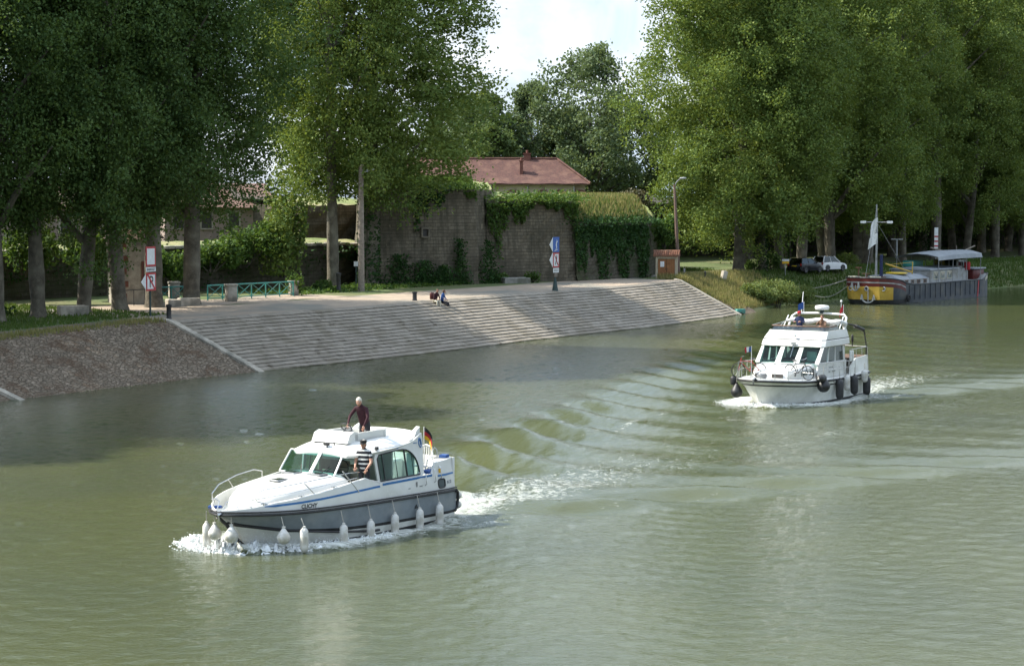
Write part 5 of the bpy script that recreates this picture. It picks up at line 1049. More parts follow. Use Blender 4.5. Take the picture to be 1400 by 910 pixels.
    text_mesh('CLICHY', .155, lambda u, v: (3.30 - u, Y(3.30 - u, 1.1 + v) + .010, 1.115 + v + u * -.02), 'signblack', 'boat_name', B1, .004, .25)
    text_mesh('N 33', .13, lambda u, v: (-3.06 - u, Y(-3.06 - u, 1.1 + v) + .004, 1.06 + v), 'navy', 'number', B1, .003, .2)
    vt = MB(); vt.box((-1.55, yo(-1.55, 1.2) + .01, 1.22), (.05, .02, .14)); vt.box((-1.75, yo(-1.75, 1.2) + .004, 1.14), (.14, .012, .05)); vt.box((-1.2, yo(-1.2, 1.2) + .004, 1.12), (.1, .012, .06)); vt.build('side_vent', M['steel_dull'], B1, smooth=0)
    av = MB(); av.extrude([(-1.35, side(-1.35) + .004, .55), (-1.5, side(-1.5) + .004, .55), (-1.42, side(-1.42) + .004, .66)], (0, .02, 0)); av.build('exhaust_flap', M['signblack'], B1, smooth=0)
    # rails
    rl = MB()
    e = lambda x, sg: (x, sg * (yo(x, zt(x)) - .04), zt(x))
    def up(x, sg, dx, dz, inn=.03): p = e(x, sg); return (p[0] + dx, p[1] - sg * inn, p[2] + dz)
    # port
    rl.tube([e(4.15, 1), up(4.3, 1, .12, .12), up(4.35, 1, .2, .3), up(4.2, 1, .05, .40), up(3.4, 1, 0, .38), up(2.2, 1, 0, .33), up(1.35, 1, 0, .26), up(.9, 1, 0, .20)], .014, 6)
    rl.tube([e(4.5, 1), up(4.6, 1, .1, .1), up(4.5, 1, .06, .19), up(3.6, 1, 0, .16), up(2.0, 1, 0, .12), up(1.0, 1, 0, .06)], .010, 6)
    for x in (3.0, 1.5): rl.tube([(x - .45, yo(x, 1.3) + .02, zs(x) - .02), up(x, 1, .1, .35)], .015, 6)
    rl.tube([up(.6, 1, 0, -.02), up(.15, 1, -.05, .02), (-.15, 1.47, 1.36)], .013, 6)
    # starboard
    rl.tube([e(4.45, -1), up(4.45, -1, .06, .24), up(3.9, -1, 0, .30), up(2.9, -1, 0, .32), up(2.1, -1, 0, .30), up(1.85, -1, -.1, .2), e(1.7, -1)], .018, 6)
    rl.tube([e(3.0, -1), up(3.3, -1, 0, .30)], .014, 6)
    for sg in (1, -1): rl.tube([e(4.75, sg), up(4.78, sg, 0, .22, .1), (4.86, sg * .12, zt(4.9) + .20), (4.95, sg * .12, zt(4.9))], .012, 6)
    rl.build('hand_rail', M['steel'], B1)
    gr = MB()
    for x, z0, z1 in ((-1.95, 1.15, 1.5), (-2.42, 1.18, 1.58), (-2.72, 1.25, 1.62)): gr.tube([(x, yo(x, z0) + .01, z0), (x, yo(x, z0) + .06, z0 + .04), (x, yo(x, z1) + .08, z1 - .04), (x, yo(x, z1), z1)], .013, 6)
    gr.tube([(-3.2, 1.05, 1.75), (-3.2, 1.05, 2.0), (-3.4, .8, 2.05), (-3.45, .6, 1.8)], .014, 6); gr.build('grab_handle', M['steel'], B1)
    an = MB(); an.tube([(4.98, .12, 1.13), (5.16, .12, 1.06), (5.12, .12, .9)], .03, 6); an.box((4.7, 0, 1.06), (.3, .2, .12)); an.build('anchor_roller', M['steel'], B1)
    cl = MB()
    for x, sg in ((4.25, 1), (3.2, 1), (2.0, 1), (4.3, -1)): p = e(x, sg); cl.tube([(p[0] - .11, p[1], p[2] + .04), (p[0] + .11, p[1], p[2] + .04)], .016, 6); cl.tube([(p[0], p[1], p[2]), (p[0], p[1], p[2] + .04)], .02, 6)
    cl.build('cleat', M['steel'], B1)
    rp = MB(); r_ = random.Random(4)
    for k in range(3): rp.tube([(4.62 + .12 * math.cos(a + k), -.55 + .14 * math.sin(a) + k * .03, 1.16 + .03 * math.sin(a * 3 + k)) for a in np.linspace(0, 2 * PI, 14)[:-1]], .014, 5, closed=True)
    rp.build('mooring_line', M['bluecloth'], B1)
    return side, zg
side1, zg1 = boat1()
GF1 = 'white fenders hung along the near cruiser'
for k, (px, py, lab) in enumerate([(416, 738, 'long white fender, first of the upright ones behind the round bow fender'), (470, 733, 'long white fender, second upright one, below the windscreen'), (507, 727, 'long white fender below the man in the striped shirt'),
        (540, 718, 'long white fender below the arched side window'), (574, 711, 'long white fender below the white plastic chair'), (601, 704, 'long white fender nearest the porthole at the stern')]):
    d = ray(px, py); yv = 1.80; q = np.array([B1F.o[0], B1F.o[1], 0]); kk = ((q - np.array([0, 0, HCAM])) @ np.array([*B1F.p, 0]) + yv) / (d @ np.array([*B1F.p, 0])); P_ = np.array([0, 0, HCAM]) + d * kk
    fender_long(lab, P_, GF1, rope=max(.1, .93 - P_[2] - .36), tilt=tuple(-B1F.p * .10))
fender_ball('round white fender hanging just behind the stem on the near side', B1F.w(3.95, 1.34, .42), GF1, .185, tilt=tuple(-B1F.p * .08), rope=.25)
fender_ball('round white fender at the bow, right of a pair under the deck edge', B1F.w(4.90, .34, .50), GF1, .19, rope=.2)
fender_ball('round white fender at the bow, half behind its neighbour', B1F.w(4.97, -.20, .53), GF1, .18, rope=.2)
fender_long('long white fender farthest left under the bow', B1F.w(4.78, -.68, .40), GF1, .66, .11, rope=.3)
for z, lab in ((.62, 'white fender lying crosswise on the stern corner, the upper of two'), (.34, 'white fender lying crosswise on the stern corner, the lower of two')):
    o = fender_long(lab, B1F.w(-3.72, 1.22, z), GF1, .58, .125, rope=0); o.rotation_euler = (PI / 2 + .0, 0, B1F.a + .25 if z > .5 else B1F.a + .2)
def flag(name, label, p, rz, stripes, size, staff, droop=.3, vertical=False, mats=None, cat='flag', staff_m='white', seed=1, amp=.06):
    o = thing(name, label, cat, p, rz); MB().tube([(0, 0, 0), (0, 0, staff)], .012, 6).build('flagstaff', M[staff_m], o)
    w_, h_ = size; n = len(stripes); b = MB(); P = []
    def pt(u, v): return (-.012 - u * w_ * (1 - droop * .3), amp * math.sin(u * 5 + v * 2 + seed) * u ** .5, staff - .02 - v * h_ - droop * u * u * h_ * 1.2)
    for s in range(n):
        for i in range(10):
            if vertical: a0, a1 = (s + i / 10) / n, (s + (i + 1) / 10) / n; q = [[pt(a0, v) for v in (0, .5, 1)], [pt(a1, v) for v in (0, .5, 1)]]
            else: v0, v1 = s / n, (s + 1) / n; q = [[pt(i / 10, v0), pt(i / 10, v1)], [pt((i + 1) / 10, v0), pt((i + 1) / 10, v1)]]
            b.grid(q, s)
    b.build('cloth', [M[m] for m in stripes], o, smooth=60); return o
flag('ensign', 'black red and gold flag on a short staff at the stern of the near cruiser', B1F.w(-2.66, .98, 1.55), math.radians(160), ['blackcloth', 'redcloth', 'gold'], (.34, .36), 1.2, .8)
def plastic_chair():
    o = thing('plastic_chair', 'white plastic garden chair on the aft deck of the near cruiser', 'chair', B1F.w(-2.78, .80, 1.16), B1F.a + .25)
    b = MB(); b.box((0, 0, .42), (.44, .46, .03), 0, 0, .012); b.build('seat', M['plastic'], o)
    k = MB()
    arc = lambda z, w_: [(-.20 - .10 * (z - .42) - .05 * (1 - (y / .24) ** 2), y * w_, z) for y in np.linspace(-.24, .24, 9)]
    for y in np.linspace(-.18, .18, 6): k.tube([(-.24, y, .44), (-.29, y * 1.02, .7), (-.33, y * .9, .97 - abs(y) * .35)], .017, 5)
    k.tube([(-.20, -.23, .42), (-.26, -.24, .75), (-.31, -.19, .93), (-.34, 0, 1.0), (-.31, .19, .93), (-.26, .24, .75), (-.20, .23, .42)], .025, 6); k.build('backrest', M['plastic'], o)
    for sx in (1, -1):
        for sy in (1, -1): MB().tube([(sx * .19, sy * .20, .42), (sx * .23, sy * .24, 0)], .024, 6).build('leg', M['plastic'], o)
    for sy in (1, -1): MB().tube([(.2, sy * .24, .42), (.19, sy * .27, .62), (.05, sy * .27, .66), (-.24, sy * .24, .66)], .02, 6).build('armrest', M['plastic'], o)
plastic_chair()
# ---------------------------------------------------------------- flybridge cruiser
B2 = thing('flybridge_cruiser', 'white flybridge cruiser with radar dome and black fenders, farther up the river', 'boat', B2F.w(0, 0), B2F.a)
def boat2():
    I = lambda xs, ys: (lambda x: float(np.interp(x, xs, ys)))
    hb = I([0, .08, .3, .55, .7, .8, .88, .94, .98, 1.0], [1.75, 1.88, 1.95, 1.95, 1.88, 1.72, 1.42, 1.0, .58, .16]); xm = 4.95; x0 = -4.3
    zg = I([-4.3, 0, 3, 5], [1.10, 1.08, 1.15, 1.28]); zk = lambda x: zg(x) - .27
    us = [0, .03, .08, .18, .3, .42, .55, .64, .7, .75, .8, .84, .88, .91, .94, .96, .98, .99, 1.0]
    lev = [(lambda x: -.5, 3.9, .5, .9), (lambda x: -.02, 4.25, .90, .62), (lambda x: .10, 4.3, .91, .60), (lambda x: zk(x) - .05, 4.75, .97, .28), (zk, 4.8, .985, .25), (lambda x: zk(x) + .07, 4.86, .99, .15), (lambda x: zg(x) - .08, 4.93, 1.0, .02), (zg, xm, 1.0, 0)]
    hull_loft(us, hb, x0, lev, lambda i, k: {0: 1, 1: 1, 4: 1}.get(k, 0)).build('hull', [M['gel_dirty'], M['black']], B2, smooth=35)
    sd = lambda x: hb(min(1, max(0, (x - x0) / (xm - x0))))
    rr = MB(); pts = [(x0 + u * (xm - x0), -sd(x0 + u * (xm - x0)) - .01, zg(x0 + u * (xm - x0)) - .04) for u in us]; rr.tube(pts + [(xm + .05, 0, zg(5) - .04)] + [(x, -y, z) for x, y, z in pts[::-1]], .05, 8); rr.build('rub_rail', M['black'], B2)
    xs = np.linspace(x0, xm, 40); dk = MB(); dk.loft([[(x, -max(.02, sd(x) - .01), zg(x)), (x, -max(.01, sd(x) - .05), zg(x) + .05), (x, 0, zg(x) + .09), (x, max(.01, sd(x) - .05), zg(x) + .05), (x, max(.02, sd(x) - .01), zg(x))] for x in xs]); dk.build('deck', M['gel'], B2)
    # fore trunk
    tw = I([1.3, 2.4, 3.2, 3.5], [1.45, 1.25, .95, .82]); secs = []
    for x, z in ((1.2, 1.86), (1.8, 1.83), (2.6, 1.72), (3.2, 1.60), (3.38, 1.5), (3.5, 1.2)):
        W = tw(x); secs.append([(x, -W, 1.18), (x, -W, z - .16), (x, -W + .10, z - .04), (x, -W * .4, z), (x, W * .4, z), (x, W - .10, z - .04), (x, W, z - .16), (x, W, 1.18)])
    MB().loft(secs, caps=True).build('fore_cabin', M['gel'], B2, smooth=30)
    for sg in (1, -1):
        for xa, xb in ((1.55, 1.95), (2.1, 2.55)):
            w_ = MB(); w_.poly([(xa, sg * (tw(xa) + .006), 1.36), (xb, sg * (tw(xb) + .006), 1.34), (xb, sg * (tw(xb) + .006), 1.56), (xa, sg * (tw(xa) + .006), 1.64)][::sg]); w_.build('cabin_window', M['glass_dark'], B2, smooth=0)
    w_ = MB()
    for y in (-.42, .42): w_.box((3.46, y, 1.38), (.05, .55, .16))
    w_.build('front_window', M['dark'], B2, smooth=0)
    # wheelhouse: pillars, panes, interior
    zB, zT = 1.86, 2.56; fx = lambda v: 1.52 - .62 * v; hw = lambda v: 1.55 - .03 * v
    pil = MB()
    for y, wd in ((-1.52, .07), (-.48, .10), (.48, .10), (1.52, .07)): pil.extrude([(fx(0) + .02, y - wd - .04, zB - .04), (fx(0) + .02, y + wd + .04, zB - .04), (fx(1), y + wd, zT), (fx(1), y - wd, zT)], (-.09, 0, 0))
    for sg in (1, -1):
        for xb, xt, wd in ((1.48, .86, .10), (.35, .10, .05), (-.55, -.6, .05), (-1.72, -1.55, .12)): pil.extrude([(xb - wd, sg * 1.55, zB - .42), (xb + wd, sg * 1.55, zB - .42), (xt + wd * .7, sg * 1.52, zT), (xt - wd * .7, sg * 1.52, zT)], (0, -sg * .07, 0))
        pil.box((-.15, sg * 1.545, 1.50), (3.3, .08, .70)); 
    pil.box((-1.78, 0, 1.9), (.06, 3.0, 1.35)); pil.build('wheelhouse', M['gel'], B2, smooth=0)
    for y0, y1 in ((-1.45, -.58), (-.38, .38), (.58, 1.45)): MB().poly([(fx(0) - .02, y0, zB - .02), (fx(0) - .02, y1, zB - .02), (fx(1) - .03, y1, zT), (fx(1) - .03, y0, zT)]).build('windscreen', M['screen'], B2, smooth=0)
    for sg in (1, -1):
        for a, b_, c, d in ((1.38, .40, .79, .15), (.30, -.50, .05, -.56), (-.60, -1.6, -.65, -1.46)): MB().poly([(a, sg * 1.52, zB - .02), (b_, sg * 1.52, zB - .02), (d, sg * 1.49, zT), (c, sg * 1.49, zT)]).build('side_window', M['glass_dark'], B2, smooth=0)
    it = MB(); it.box((0, 0, 1.3), (3.0, 2.9, .05)); it.box((.9, .3, 1.62), (.5, 1.6, .55)); it.box((-.8, -.7, 1.6), (1.2, .7, .6)); it.build('saloon_interior', M['dark'], B2, smooth=0)
    hd = MB(); hd.box((.35, .75, 1.95), (.12, .5, .75), 0, 0, .05); hd.build('helm_seat', M['gel_dirty'], B2)
    # flybridge
    fb = MB(); prof = lambda x, y: None
    def ringf(z, xf, xa, W, ch): return [(xa, -W, z), (xf - ch, -W, z), (xf, -W + ch * 1.2, z), (xf, W - ch * 1.2, z), (xf - ch, W, z), (xa, W, z)]
    rings = [ringf(2.54, .86, -2.05, 1.55, .12), ringf(2.60, .96, -2.05, 1.64, .14), ringf(2.85, .82, -2.05, 1.62, .14), ringf(2.88, .80, -2.05, 1.60, .14), ringf(2.92, .78, -2.05, 1.60, .14), ringf(3.30, .32, -2.0, 1.50, .16)]
    vs = [p for r in rings for p in r]; fs = []; ms = []
    for i in range(5):
        for k in range(5): fs.append((i * 6 + k, i * 6 + k + 1, i * 6 + 7 + k, i * 6 + 6 + k)); ms.append(1 if i == 3 else 0)
    fs.append(tuple(range(5, -1, -1))); ms.append(0); fb.add(vs, fs, ms)
    fl = ringf(2.66, .5, -2.04, 1.5, .16); fb.poly(fl, 0)
    inn = ringf(3.30, .24, -2.0, 1.43, .16); lo_ = ringf(2.66, .5, -2.04, 1.5, .16); o2 = ringf(3.301, .33, -2.0, 1.505, .16)
    fb.add(o2 + inn + lo_, [(k, k + 1, 7 + k, 6 + k) for k in range(5)] + [(6 + k, 7 + k, 13 + k, 12 + k) for k in range(5)], 0); fb.build('flybridge', [M['gel'], M['black']], B2, smooth=20)
    ws = MB(); o_ = ringf(3.31, .34, -1.2, 1.51, .16); t_ = ringf(3.48, .14, -.9, 1.48, .16); ws.add(o_ + t_, [(k, k + 1, 7 + k, 6 + k) for k in range(5)]); wso = ws.build('wind_deflector', M['glass_dark'], B2, smooth=0); MB().tube(t_, .03, 6).build('trim', M['teak'], wso)
    se = MB(); se.box((-1.3, 0, 2.95), (.6, 2.4, .5), 0, 0, .06); se.box((-1.62, 0, 3.2), (.14, 2.4, .5), 0, 0, .05); se.box((-.25, .5, 3.0), (.3, .8, .6), 0, 0, .05); se.build('flybridge_seat', M['seat'], B2)
    ar = MB(); P = [(-1.72, -1.46, 3.2), (-2.15, -1.42, 3.82), (-2.25, -1.25, 3.96), (-2.27, 0, 4.0), (-2.25, 1.25, 3.96), (-2.15, 1.42, 3.82), (-1.75, 1.46, 3.2), (-1.65, 1.52, 2.7)]; ar.tube([(-1.65, -1.52, 2.7)] + P, .055, 8); ar.tube([(-1.2, -1.46, 3.3), (-1.75, -1.43, 3.88)], .03, 6); ar.tube([(-1.2, 1.46, 3.3), (-1.75, 1.43, 3.88)], .03, 6); ar.build('radar_arch', M['white'], B2)
    dm = MB(); dm.lathe([(.02, 0), (.30, 0), (.34, .05), (.35, .14), (.31, .20), (.1, .23), (.001, .235)], 20, (-2.27, .1, 4.16)); dm.build('radar_dome', M['white'], B2, smooth=50); MB().lathe([(.10, 3.98), (.10, 4.16)], 10, (-2.27, .1, 0)).build('radar_post', M['green_post'], B2)
    bm_ = MB(); bm_.tube([(-1.45, y, 3.66 + .05 * math.sin(y * 5)) for y in np.linspace(-1.35, 1.45, 12)], [.06, .10, .12, .11, .12, .12, .11, .12, .13, .12, .13, .07], 8); bm_.tube([(-1.5, 1.4, 3.66), (-1.9, 1.45, 3.55), (-1.95, 1.4, 3.3)], [.10, .13, .08], 8); bm_.build('furled_bimini', M['whitecloth'], B2); 
    bf = MB()
    for sg in (1, -1): bf.tube([(-.6, sg * 1.46, 3.32), (-1.45, sg * 1.42, 3.66), (-1.9, sg * 1.44, 3.3)], .018, 6); bf.tube([(.0, sg * 1.46, 3.5), (-1.45, sg * 1.42, 3.62)], .014, 6)
    bf.build('bimini_frame', M['steel'], B2)
    an = MB(); an.tube([(-2.2, -.95, 3.97), (-2.5, -1.0, 5.0)], .02, 6); an.tube([(-2.25, 1.1, 3.97), (-2.25, 1.1, 4.55)], .012, 6); an.sphere((-2.25, 1.1, 4.6), .06, 8, 6); an.build('antenna', M['white'], B2)
    nl = MB(); nl.tube([(.7, .1, 2.9), (.8, .1, 3.05)], .015, 6); nl.sphere((.84, .1, 3.08), (.06, .09, .07), 8, 6); nl.box((.98, .1, 2.72), (.05, .25, .12)); nl.tube([(1.0, .1, 2.6), (1.35, .1, 2.1)], .012, 5); nl.build('horn', M['steel'], B2)
    # aft deck enclosure and davit mast
    sb = MB()
    for sg in (1, -1): sb.extrude([(-1.7, sg * 1.80, 1.12), (-4.28, sg * 1.70, 1.14), (-4.28, sg * 1.66, 1.92), (-2.6, sg * 1.72, 1.86), (-1.9, sg * 1.74, 1.5)], (0, -sg * .05, 0))
    sb.box((-4.27, 0, 1.5), (.06, 3.3, .8)); sb.build('aft_bulwark', M['gel_dirty'], B2, smooth=0)
    ad = MB(); ad.box((-3.1, 0, 1.88), (2.3, 3.2, .05), 0, 0, .01); ad.build('aft_deck', M['teak'], B2)
    rl = MB()
    for sg in (1, -1):
        rl.tube([(-2.0, sg * 1.7, 2.3), (-4.2, sg * 1.62, 2.32), (-4.25, 0, 2.34)], .016, 6)
        for x in (-2.0, -2.8, -3.5, -4.2): rl.tube([(x, sg * 1.68, 1.85), (x, sg * 1.66, 2.31)], .013, 6)
        e = [(4.85, sg * .25), (4.6, sg * .85), (4.1, sg * 1.3), (3.3, sg * 1.62), (2.2, sg * 1.78), (1.0, sg * 1.84), (-.4, sg * 1.87), (-1.6, sg * 1.85)]
        for hz, r in ((.72, .018), (.38, .012)): rl.tube([(x, y * .97, zg(x) + .07 + hz * (1 if x > -1 else .9)) for x, y in e], r, 6)
        for x, y in e: rl.tube([(x, y * .985, zg(x) + .03), (x, y * .97, zg(x) + .79 * (1 if x > -1 else .9))], .014, 6)
    rl.build('guard_rail', M['steel'], B2)
    dv = MB(); dv.tube([(-4.22, 1.6, 1.2), (-4.25, 1.58, 2.4), (-4.15, 1.5, 3.1)], .035, 6); dv.tube([(-1.9, 1.2, 3.62), (-3.1, 1.35, 3.42), (-4.18, 1.5, 3.12)], .04, 6); dv.tube([(-3.3, 1.38, 3.36), (-4.1, 1.48, 3.14)], .10, 8); dv.tube([(-3.9, 1.0, 2.35), (-3.9, 1.0, 2.8)], .03, 6); dv.sphere((-3.9, 1.0, 2.7), (.07, .07, .22), 8, 6); dv.build('boom', M['black'], B2)
    ck = MB(); ck.lathe([(.015, 0), (.06, .02), (.06, .5), (.015, .52)], 10, (-1.85, 1.78, 1.75)); ck.lathe([(.015, 0), (.06, .02), (.06, .5), (.015, .52)], 10, (-2.1, 1.78, 1.75)); ck.build('rolled_screen', M['gel_dirty'], B2)
    wl = MB(); wl.box((4.25, 0, 1.42), (.5, .3, .2), 0, 0, .03); wl.tube([(4.9, 0, 1.38), (5.15, 0, 1.3), (5.1, 0, 1.1)], .04, 6); wl.build('anchor_winch', M['steel_dull'], B2)
    lt = MB(); Y = lambda x: 1.595
    for x, z, l in ((.15, 1.60, .20), (-.12, 1.60, .14), (-.3, 1.40, .40), (.2, 1.40, .2)): lt.box((x, 1.588, z), (l, .006, .07))
    lt.build('side_plate', M['pale_grey'], B2, smooth=0)
    lines = MB()
    for x, z in ((.55, .85), (-.7, .9), (-1.4, .95), (-2.1, .95), (-3.9, 1.0)): lines.tube([(x, sd(x) + .03, z), (x, sd(x) - .03, zg(x) + .75)], .012, 5)
    lines.build('fender_line', M['rope'], B2)
    return sd, zg
sd2, zg2 = boat2()
GF2 = 'fenders of the flybridge cruiser'
def f2(px, py, yv): 
    d = ray(px, py); q = np.array([B2F.o[0], B2F.o[1], 0]); n = np.array([*B2F.p, 0]); k = ((q - np.array([0, 0, HCAM])) @ n + yv) / (d @ n); return np.array([0, 0, HCAM]) + d * k
fender_ball('round black fender under the left bow of the flybridge cruiser', B2F.w(4.12, -1.32, .62), GF2, .28, 'fenderblk')
fender_long('short black fender on the left bow rail above the round one', B2F.w(4.05, -1.52, 1.12), GF2, .42, .15, 'fenderblk', rope=.3)
fender_ball('big round black fender on the near bow quarter of the flybridge cruiser', f2(1126, 527, 2.1), GF2, .31, 'fenderblk')
o = fender_long('black fender lying above the big round one, pale cap to the left', f2(1123, 517, 2.12), GF2, .62, .18, 'fenderblk', rope=0, cap='fender'); o.rotation_euler = (0, PI / 2, B2F.a)
fender_long('long black fender amidships, first of three black ones', f2(1148, 532, 2.12), GF2, .95, .19, 'fenderblk', rope=.35)
fender_long('slim grey white fender between two black ones', f2(1158, 523, 2.12), GF2, .72, .15, 'fender', rope=.4)
fender_long('long black fender amidships, second of three black ones', f2(1168, 526, 2.12), GF2, .92, .19, 'fenderblk', rope=.35)
fender_long('long black fender at the stern corner of the flybridge cruiser', f2(1185, 527, 2.08), GF2, .9, .19, 'fenderblk', rope=.2)
fender_long('white fender beside the black one at the stern corner', f2(1182, 514, 2.1), GF2, .6, .16, 'fender', rope=.3)
flag('blue_flag', 'small blue flag on the radar arch left of the dome', B2F.w(-2.25, -.85, 3.98), B2F.a + 2.3, ['bluecloth'], (.30, .34), .55, .3, seed=2)
flag('red_flag', 'small red flag on the right end of the radar arch', B2F.w(-2.25, 1.22, 3.96), B2F.a + 2.0, ['redcloth'], (.22, .32), .48, .8, seed=3)
flag('tricolour', 'small blue white and red courtesy flag at the bow pulpit', B2F.w(4.6, -.35, 1.3), B2F.a + 2.4, ['bluecloth', 'whitecloth', 'redcloth'], (.34, .24), 1.5, .2, vertical=True, seed=4)
def bicycle(label, p, rz, m1, lean=.1):
    o = thing('bicycle', label, 'bicycle', p, rz); o.rotation_euler = (lean, 0, rz)
    for x in (-.5, .5):
        b = MB(); b.tube([(x + .33 * math.cos(a), 0, .34 + .33 * math.sin(a)) for a in np.linspace(0, 2 * PI, 21)[:-1]], .022, 6, closed=True); wv = b.build('wheel', M['tyre'], o)
        s = MB()
        for a in np.linspace(0, PI, 7)[:-1]: s.tube([(x + .31 * math.cos(a), 0, .34 + .31 * math.sin(a)), (x - .31 * math.cos(a), 0, .34 - .31 * math.sin(a))], .004, 4)
        s.build('spokes', M['steel'], wv)
    f = MB()
    for a, c in (((-.5, .34), (-.05, .30)), ((-.05, .30), (-.18, .82)), ((-.5, .34), (-.16, .74)), ((-.16, .74), (.36, .78)), ((-.05, .30), (.36, .72)), ((.5, .34), (.33, .92))): f.tube([(a[0], 0, a[1]), (c[0], 0, c[1])], .018, 6)
    f.build('frame', M[m1], o); MB().sphere((-.2, 0, .88), (.14, .07, .04), 8, 6).build('saddle', M['black'], o); MB().tube([(.28, -.25, .98), (.34, -.1, .96), (.34, .1, .96), (.28, .25, .98)], .015, 6).build('handlebar', M['steel'], o); return o
bicycle('bicycle leaning on the foredeck in front of the wheelhouse windows', B2F.w(2.95, 1.30, 1.22), B2F.a + 1.35, 'black', .12)
bicycle('bicycle with red frame strapped to the left bow rail', B2F.w(3.65, -.92, 1.26), B2F.a - .85, 'red', .15)
# ---------------------------------------------------------------- barge
B3 = thing('river_barge', 'long moored barge with yellow and dark red bow, grey hull and tarpaulin awning', 'barge', B3F.w(0, 0), B3F.a)
def barge():
    I = lambda xs, ys: (lambda x: float(np.interp(x, xs, ys)))
    hb = I([0, .015, .04, .09, .14, .9, .945, .97, .988, 1.0], [.9, 1.5, 2.0, 2.38, 2.5, 2.5, 2.44, 2.28, 2.0, 1.45]); x0, xm = -13.6, 10.7
    zg = I([-13.6, -11.3, -11.0, 4, 6.8, 8.2, 9.6, 10.7], [2.35, 2.2, 1.78, 1.78, 1.85, 2.25, 2.42, 2.5])
    us = [0, .015, .04, .07, .1, .14, .25, .4, .55, .7, .8, .86, .9, .925, .945, .958, .97, .98, .988, .995, 1.0]
    lev = [(lambda x: -.6, 9.9, .8, .4), (lambda x: .0, 10.3, 1, .1), (lambda x: .42, 10.45, 1, .04), (lambda x: zg(x) - .86 if x > 7 else zg(x) - .5, 10.62, 1, 0), (lambda x: zg(x) - .54 if x > 7 else zg(x) - .4, 10.66, 1, 0), (lambda x: zg(x) - .42 if x > 7 else zg(x) - .3, 10.68, 1, 0), (zg, xm, 1, 0)]
    mats = [M['barge_grey'], M['yellow'], M['maroonpaint'], M['pale_grey'], M['cream'], M['black']]
    def mi(i, k):
        u = us[min(i, len(us) - 2)]
        if u >= .955: return {0: 5, 1: 5, 2: 1, 3: 2, 4: 3, 5: 2}.get(k, 0)
        if u >= .86: return {3: 2, 4: 3, 5: 2, 0: 5, 1: 5}.get(k, 0)
        if u < .10: return {2: 0, 3: 4, 4: 4, 5: 4, 0: 5}.get(k, 0)
        return 0
    hull_loft(us, hb, x0, lev, mi).build('hull', mats, B3, smooth=30)
    sd = lambda x: hb((x - x0) / (xm - x0))
    rb = MB(); pts = [(x0 + u * (xm - x0), -hb(u) - .03, zg(x0 + u * (xm - x0)) - .05) for u in us]; rb.tube(pts + [(x, -y, z) for x, y, z in pts[::-1]], .06, 6)
    for x in np.linspace(-9.5, 6.5, 15): rb.box((x, 2.53, 1.0), (.06, .05, 1.35)); rb.box((x, -2.53, 1.0), (.06, .05, 1.35))
    rb.build('rubbing_strake', M['barge_grey'], B3, smooth=0)
    rd = MB(); rd.extrude([(-9.1, 2.53, 0.05), (-8.9, 2.53, .05), (-9.15, 2.53, 1.75), (-9.35, 2.53, 1.75)], (0, .02, 0)); rd.build('red_mark', M['signred'], B3, smooth=0)
    dk = MB(); dk.loft([[(x, -sd(x) + .05, zg(x) - .55 if x > 7 else zg(x) - .08), (x, sd(x) - .05, zg(x) - .55 if x > 7 else zg(x) - .08)] for x in np.linspace(x0 + .1, xm - .1, 60)]); dk.build('deck', M['pale_grey'], B3)
    eye = MB()
    for y in (-1.5, .2, 1.75):
        xx = 10.72 if abs(y) < 1.4 else 10.52 if y < 0 else 10.40; eye.lathe([(.001, 0), (.14, .0), (.14, .05)], 12, (xx - .02, y, 1.45), 'X', 1); eye.tube([(xx + .03, y + .19 * math.cos(a), 1.45 + .19 * math.sin(a)) for a in np.linspace(0, 2 * PI, 13)[:-1]], .05, 6, 0, closed=True)
    eye.build('hawsehole', [M['pale_grey'], M['black']], B3)
    for y, x_, z0 in ((-.9, 10.78, 1.25), (.4, 10.80, .15)):
        a = MB(); a.tube([(x_, y, z0 + .12), (x_ + .03, y, z0 + 1.25 if z0 < 1 else z0 + .5)], .06, 6); arc = [(x_ + .05, y + (.62 if z0 < 1 else .34) * math.sin(t_), z0 + .55 * (1 - math.cos(t_)) ) for t_ in np.linspace(-1.35, 1.35, 11)]; a.tube(arc, .07, 6)
        for sg in (-1, 1):
            e = arc[-1 if sg > 0 else 0]; a.extrude([(e[0], e[1] - .16, e[2] - .15), (e[0], e[1] + .16, e[2] - .15), (e[0], e[1] + .05, e[2] + .32), (e[0], e[1] - .05, e[2] + .32)], (.06, 0, 0))
        a.build('anchor', M['pale_grey'], B3)
    bwk = MB()
    for y, l in ((-1.3, .9), (1.0, 1.1)): bwk.box((10.58, y, 2.52), (.14, l, .16), 0, 0, .03)
    bwk.build('name_board', M['cream'], B3)
    wd = MB(); wd.box((8.9, -.9, 2.2), (.8, .9, .5)); wd.box((9.1, .9, 2.25), (.5, .7, .55)); wd.tube([(9.2, -1.4, 2.2), (9.2, -1.4, 3.3)], .08, 6); wd.box((9.2, -1.4, 3.32), (.35, .5, .12)); wd.tube([(9.2, -.6, 2.2), (9.2, -.6, 2.75)], .12, 8); wd.box((9.2, -.6, 2.78), (.3, .7, .08)); wd.build('windlass', M['teak'], B3, smooth=0)
    pt = MB(); pt.box((9.8, -1.5, 2.35), (.5, 1.1, .35)); pt.build('planter', M['cream'], B3, smooth=0)
    # covered holds
    h = MB(); secs = []
    for x in (7.4, 7.3, 4.4, 1.1): z = 2.25 if x > 7.35 else 2.5; secs.append([(x, -2.0, 1.6), (x, -2.0, 2.2), (x, -1.1, z + .06), (x, 0, z + .16), (x, 1.1, z + .06), (x, 2.0, 2.2), (x, 2.0, 1.6)])
    h.loft(secs, caps=True); h.build('fore_hold', M['tarp'], B3, smooth=30)
    s1 = MB()
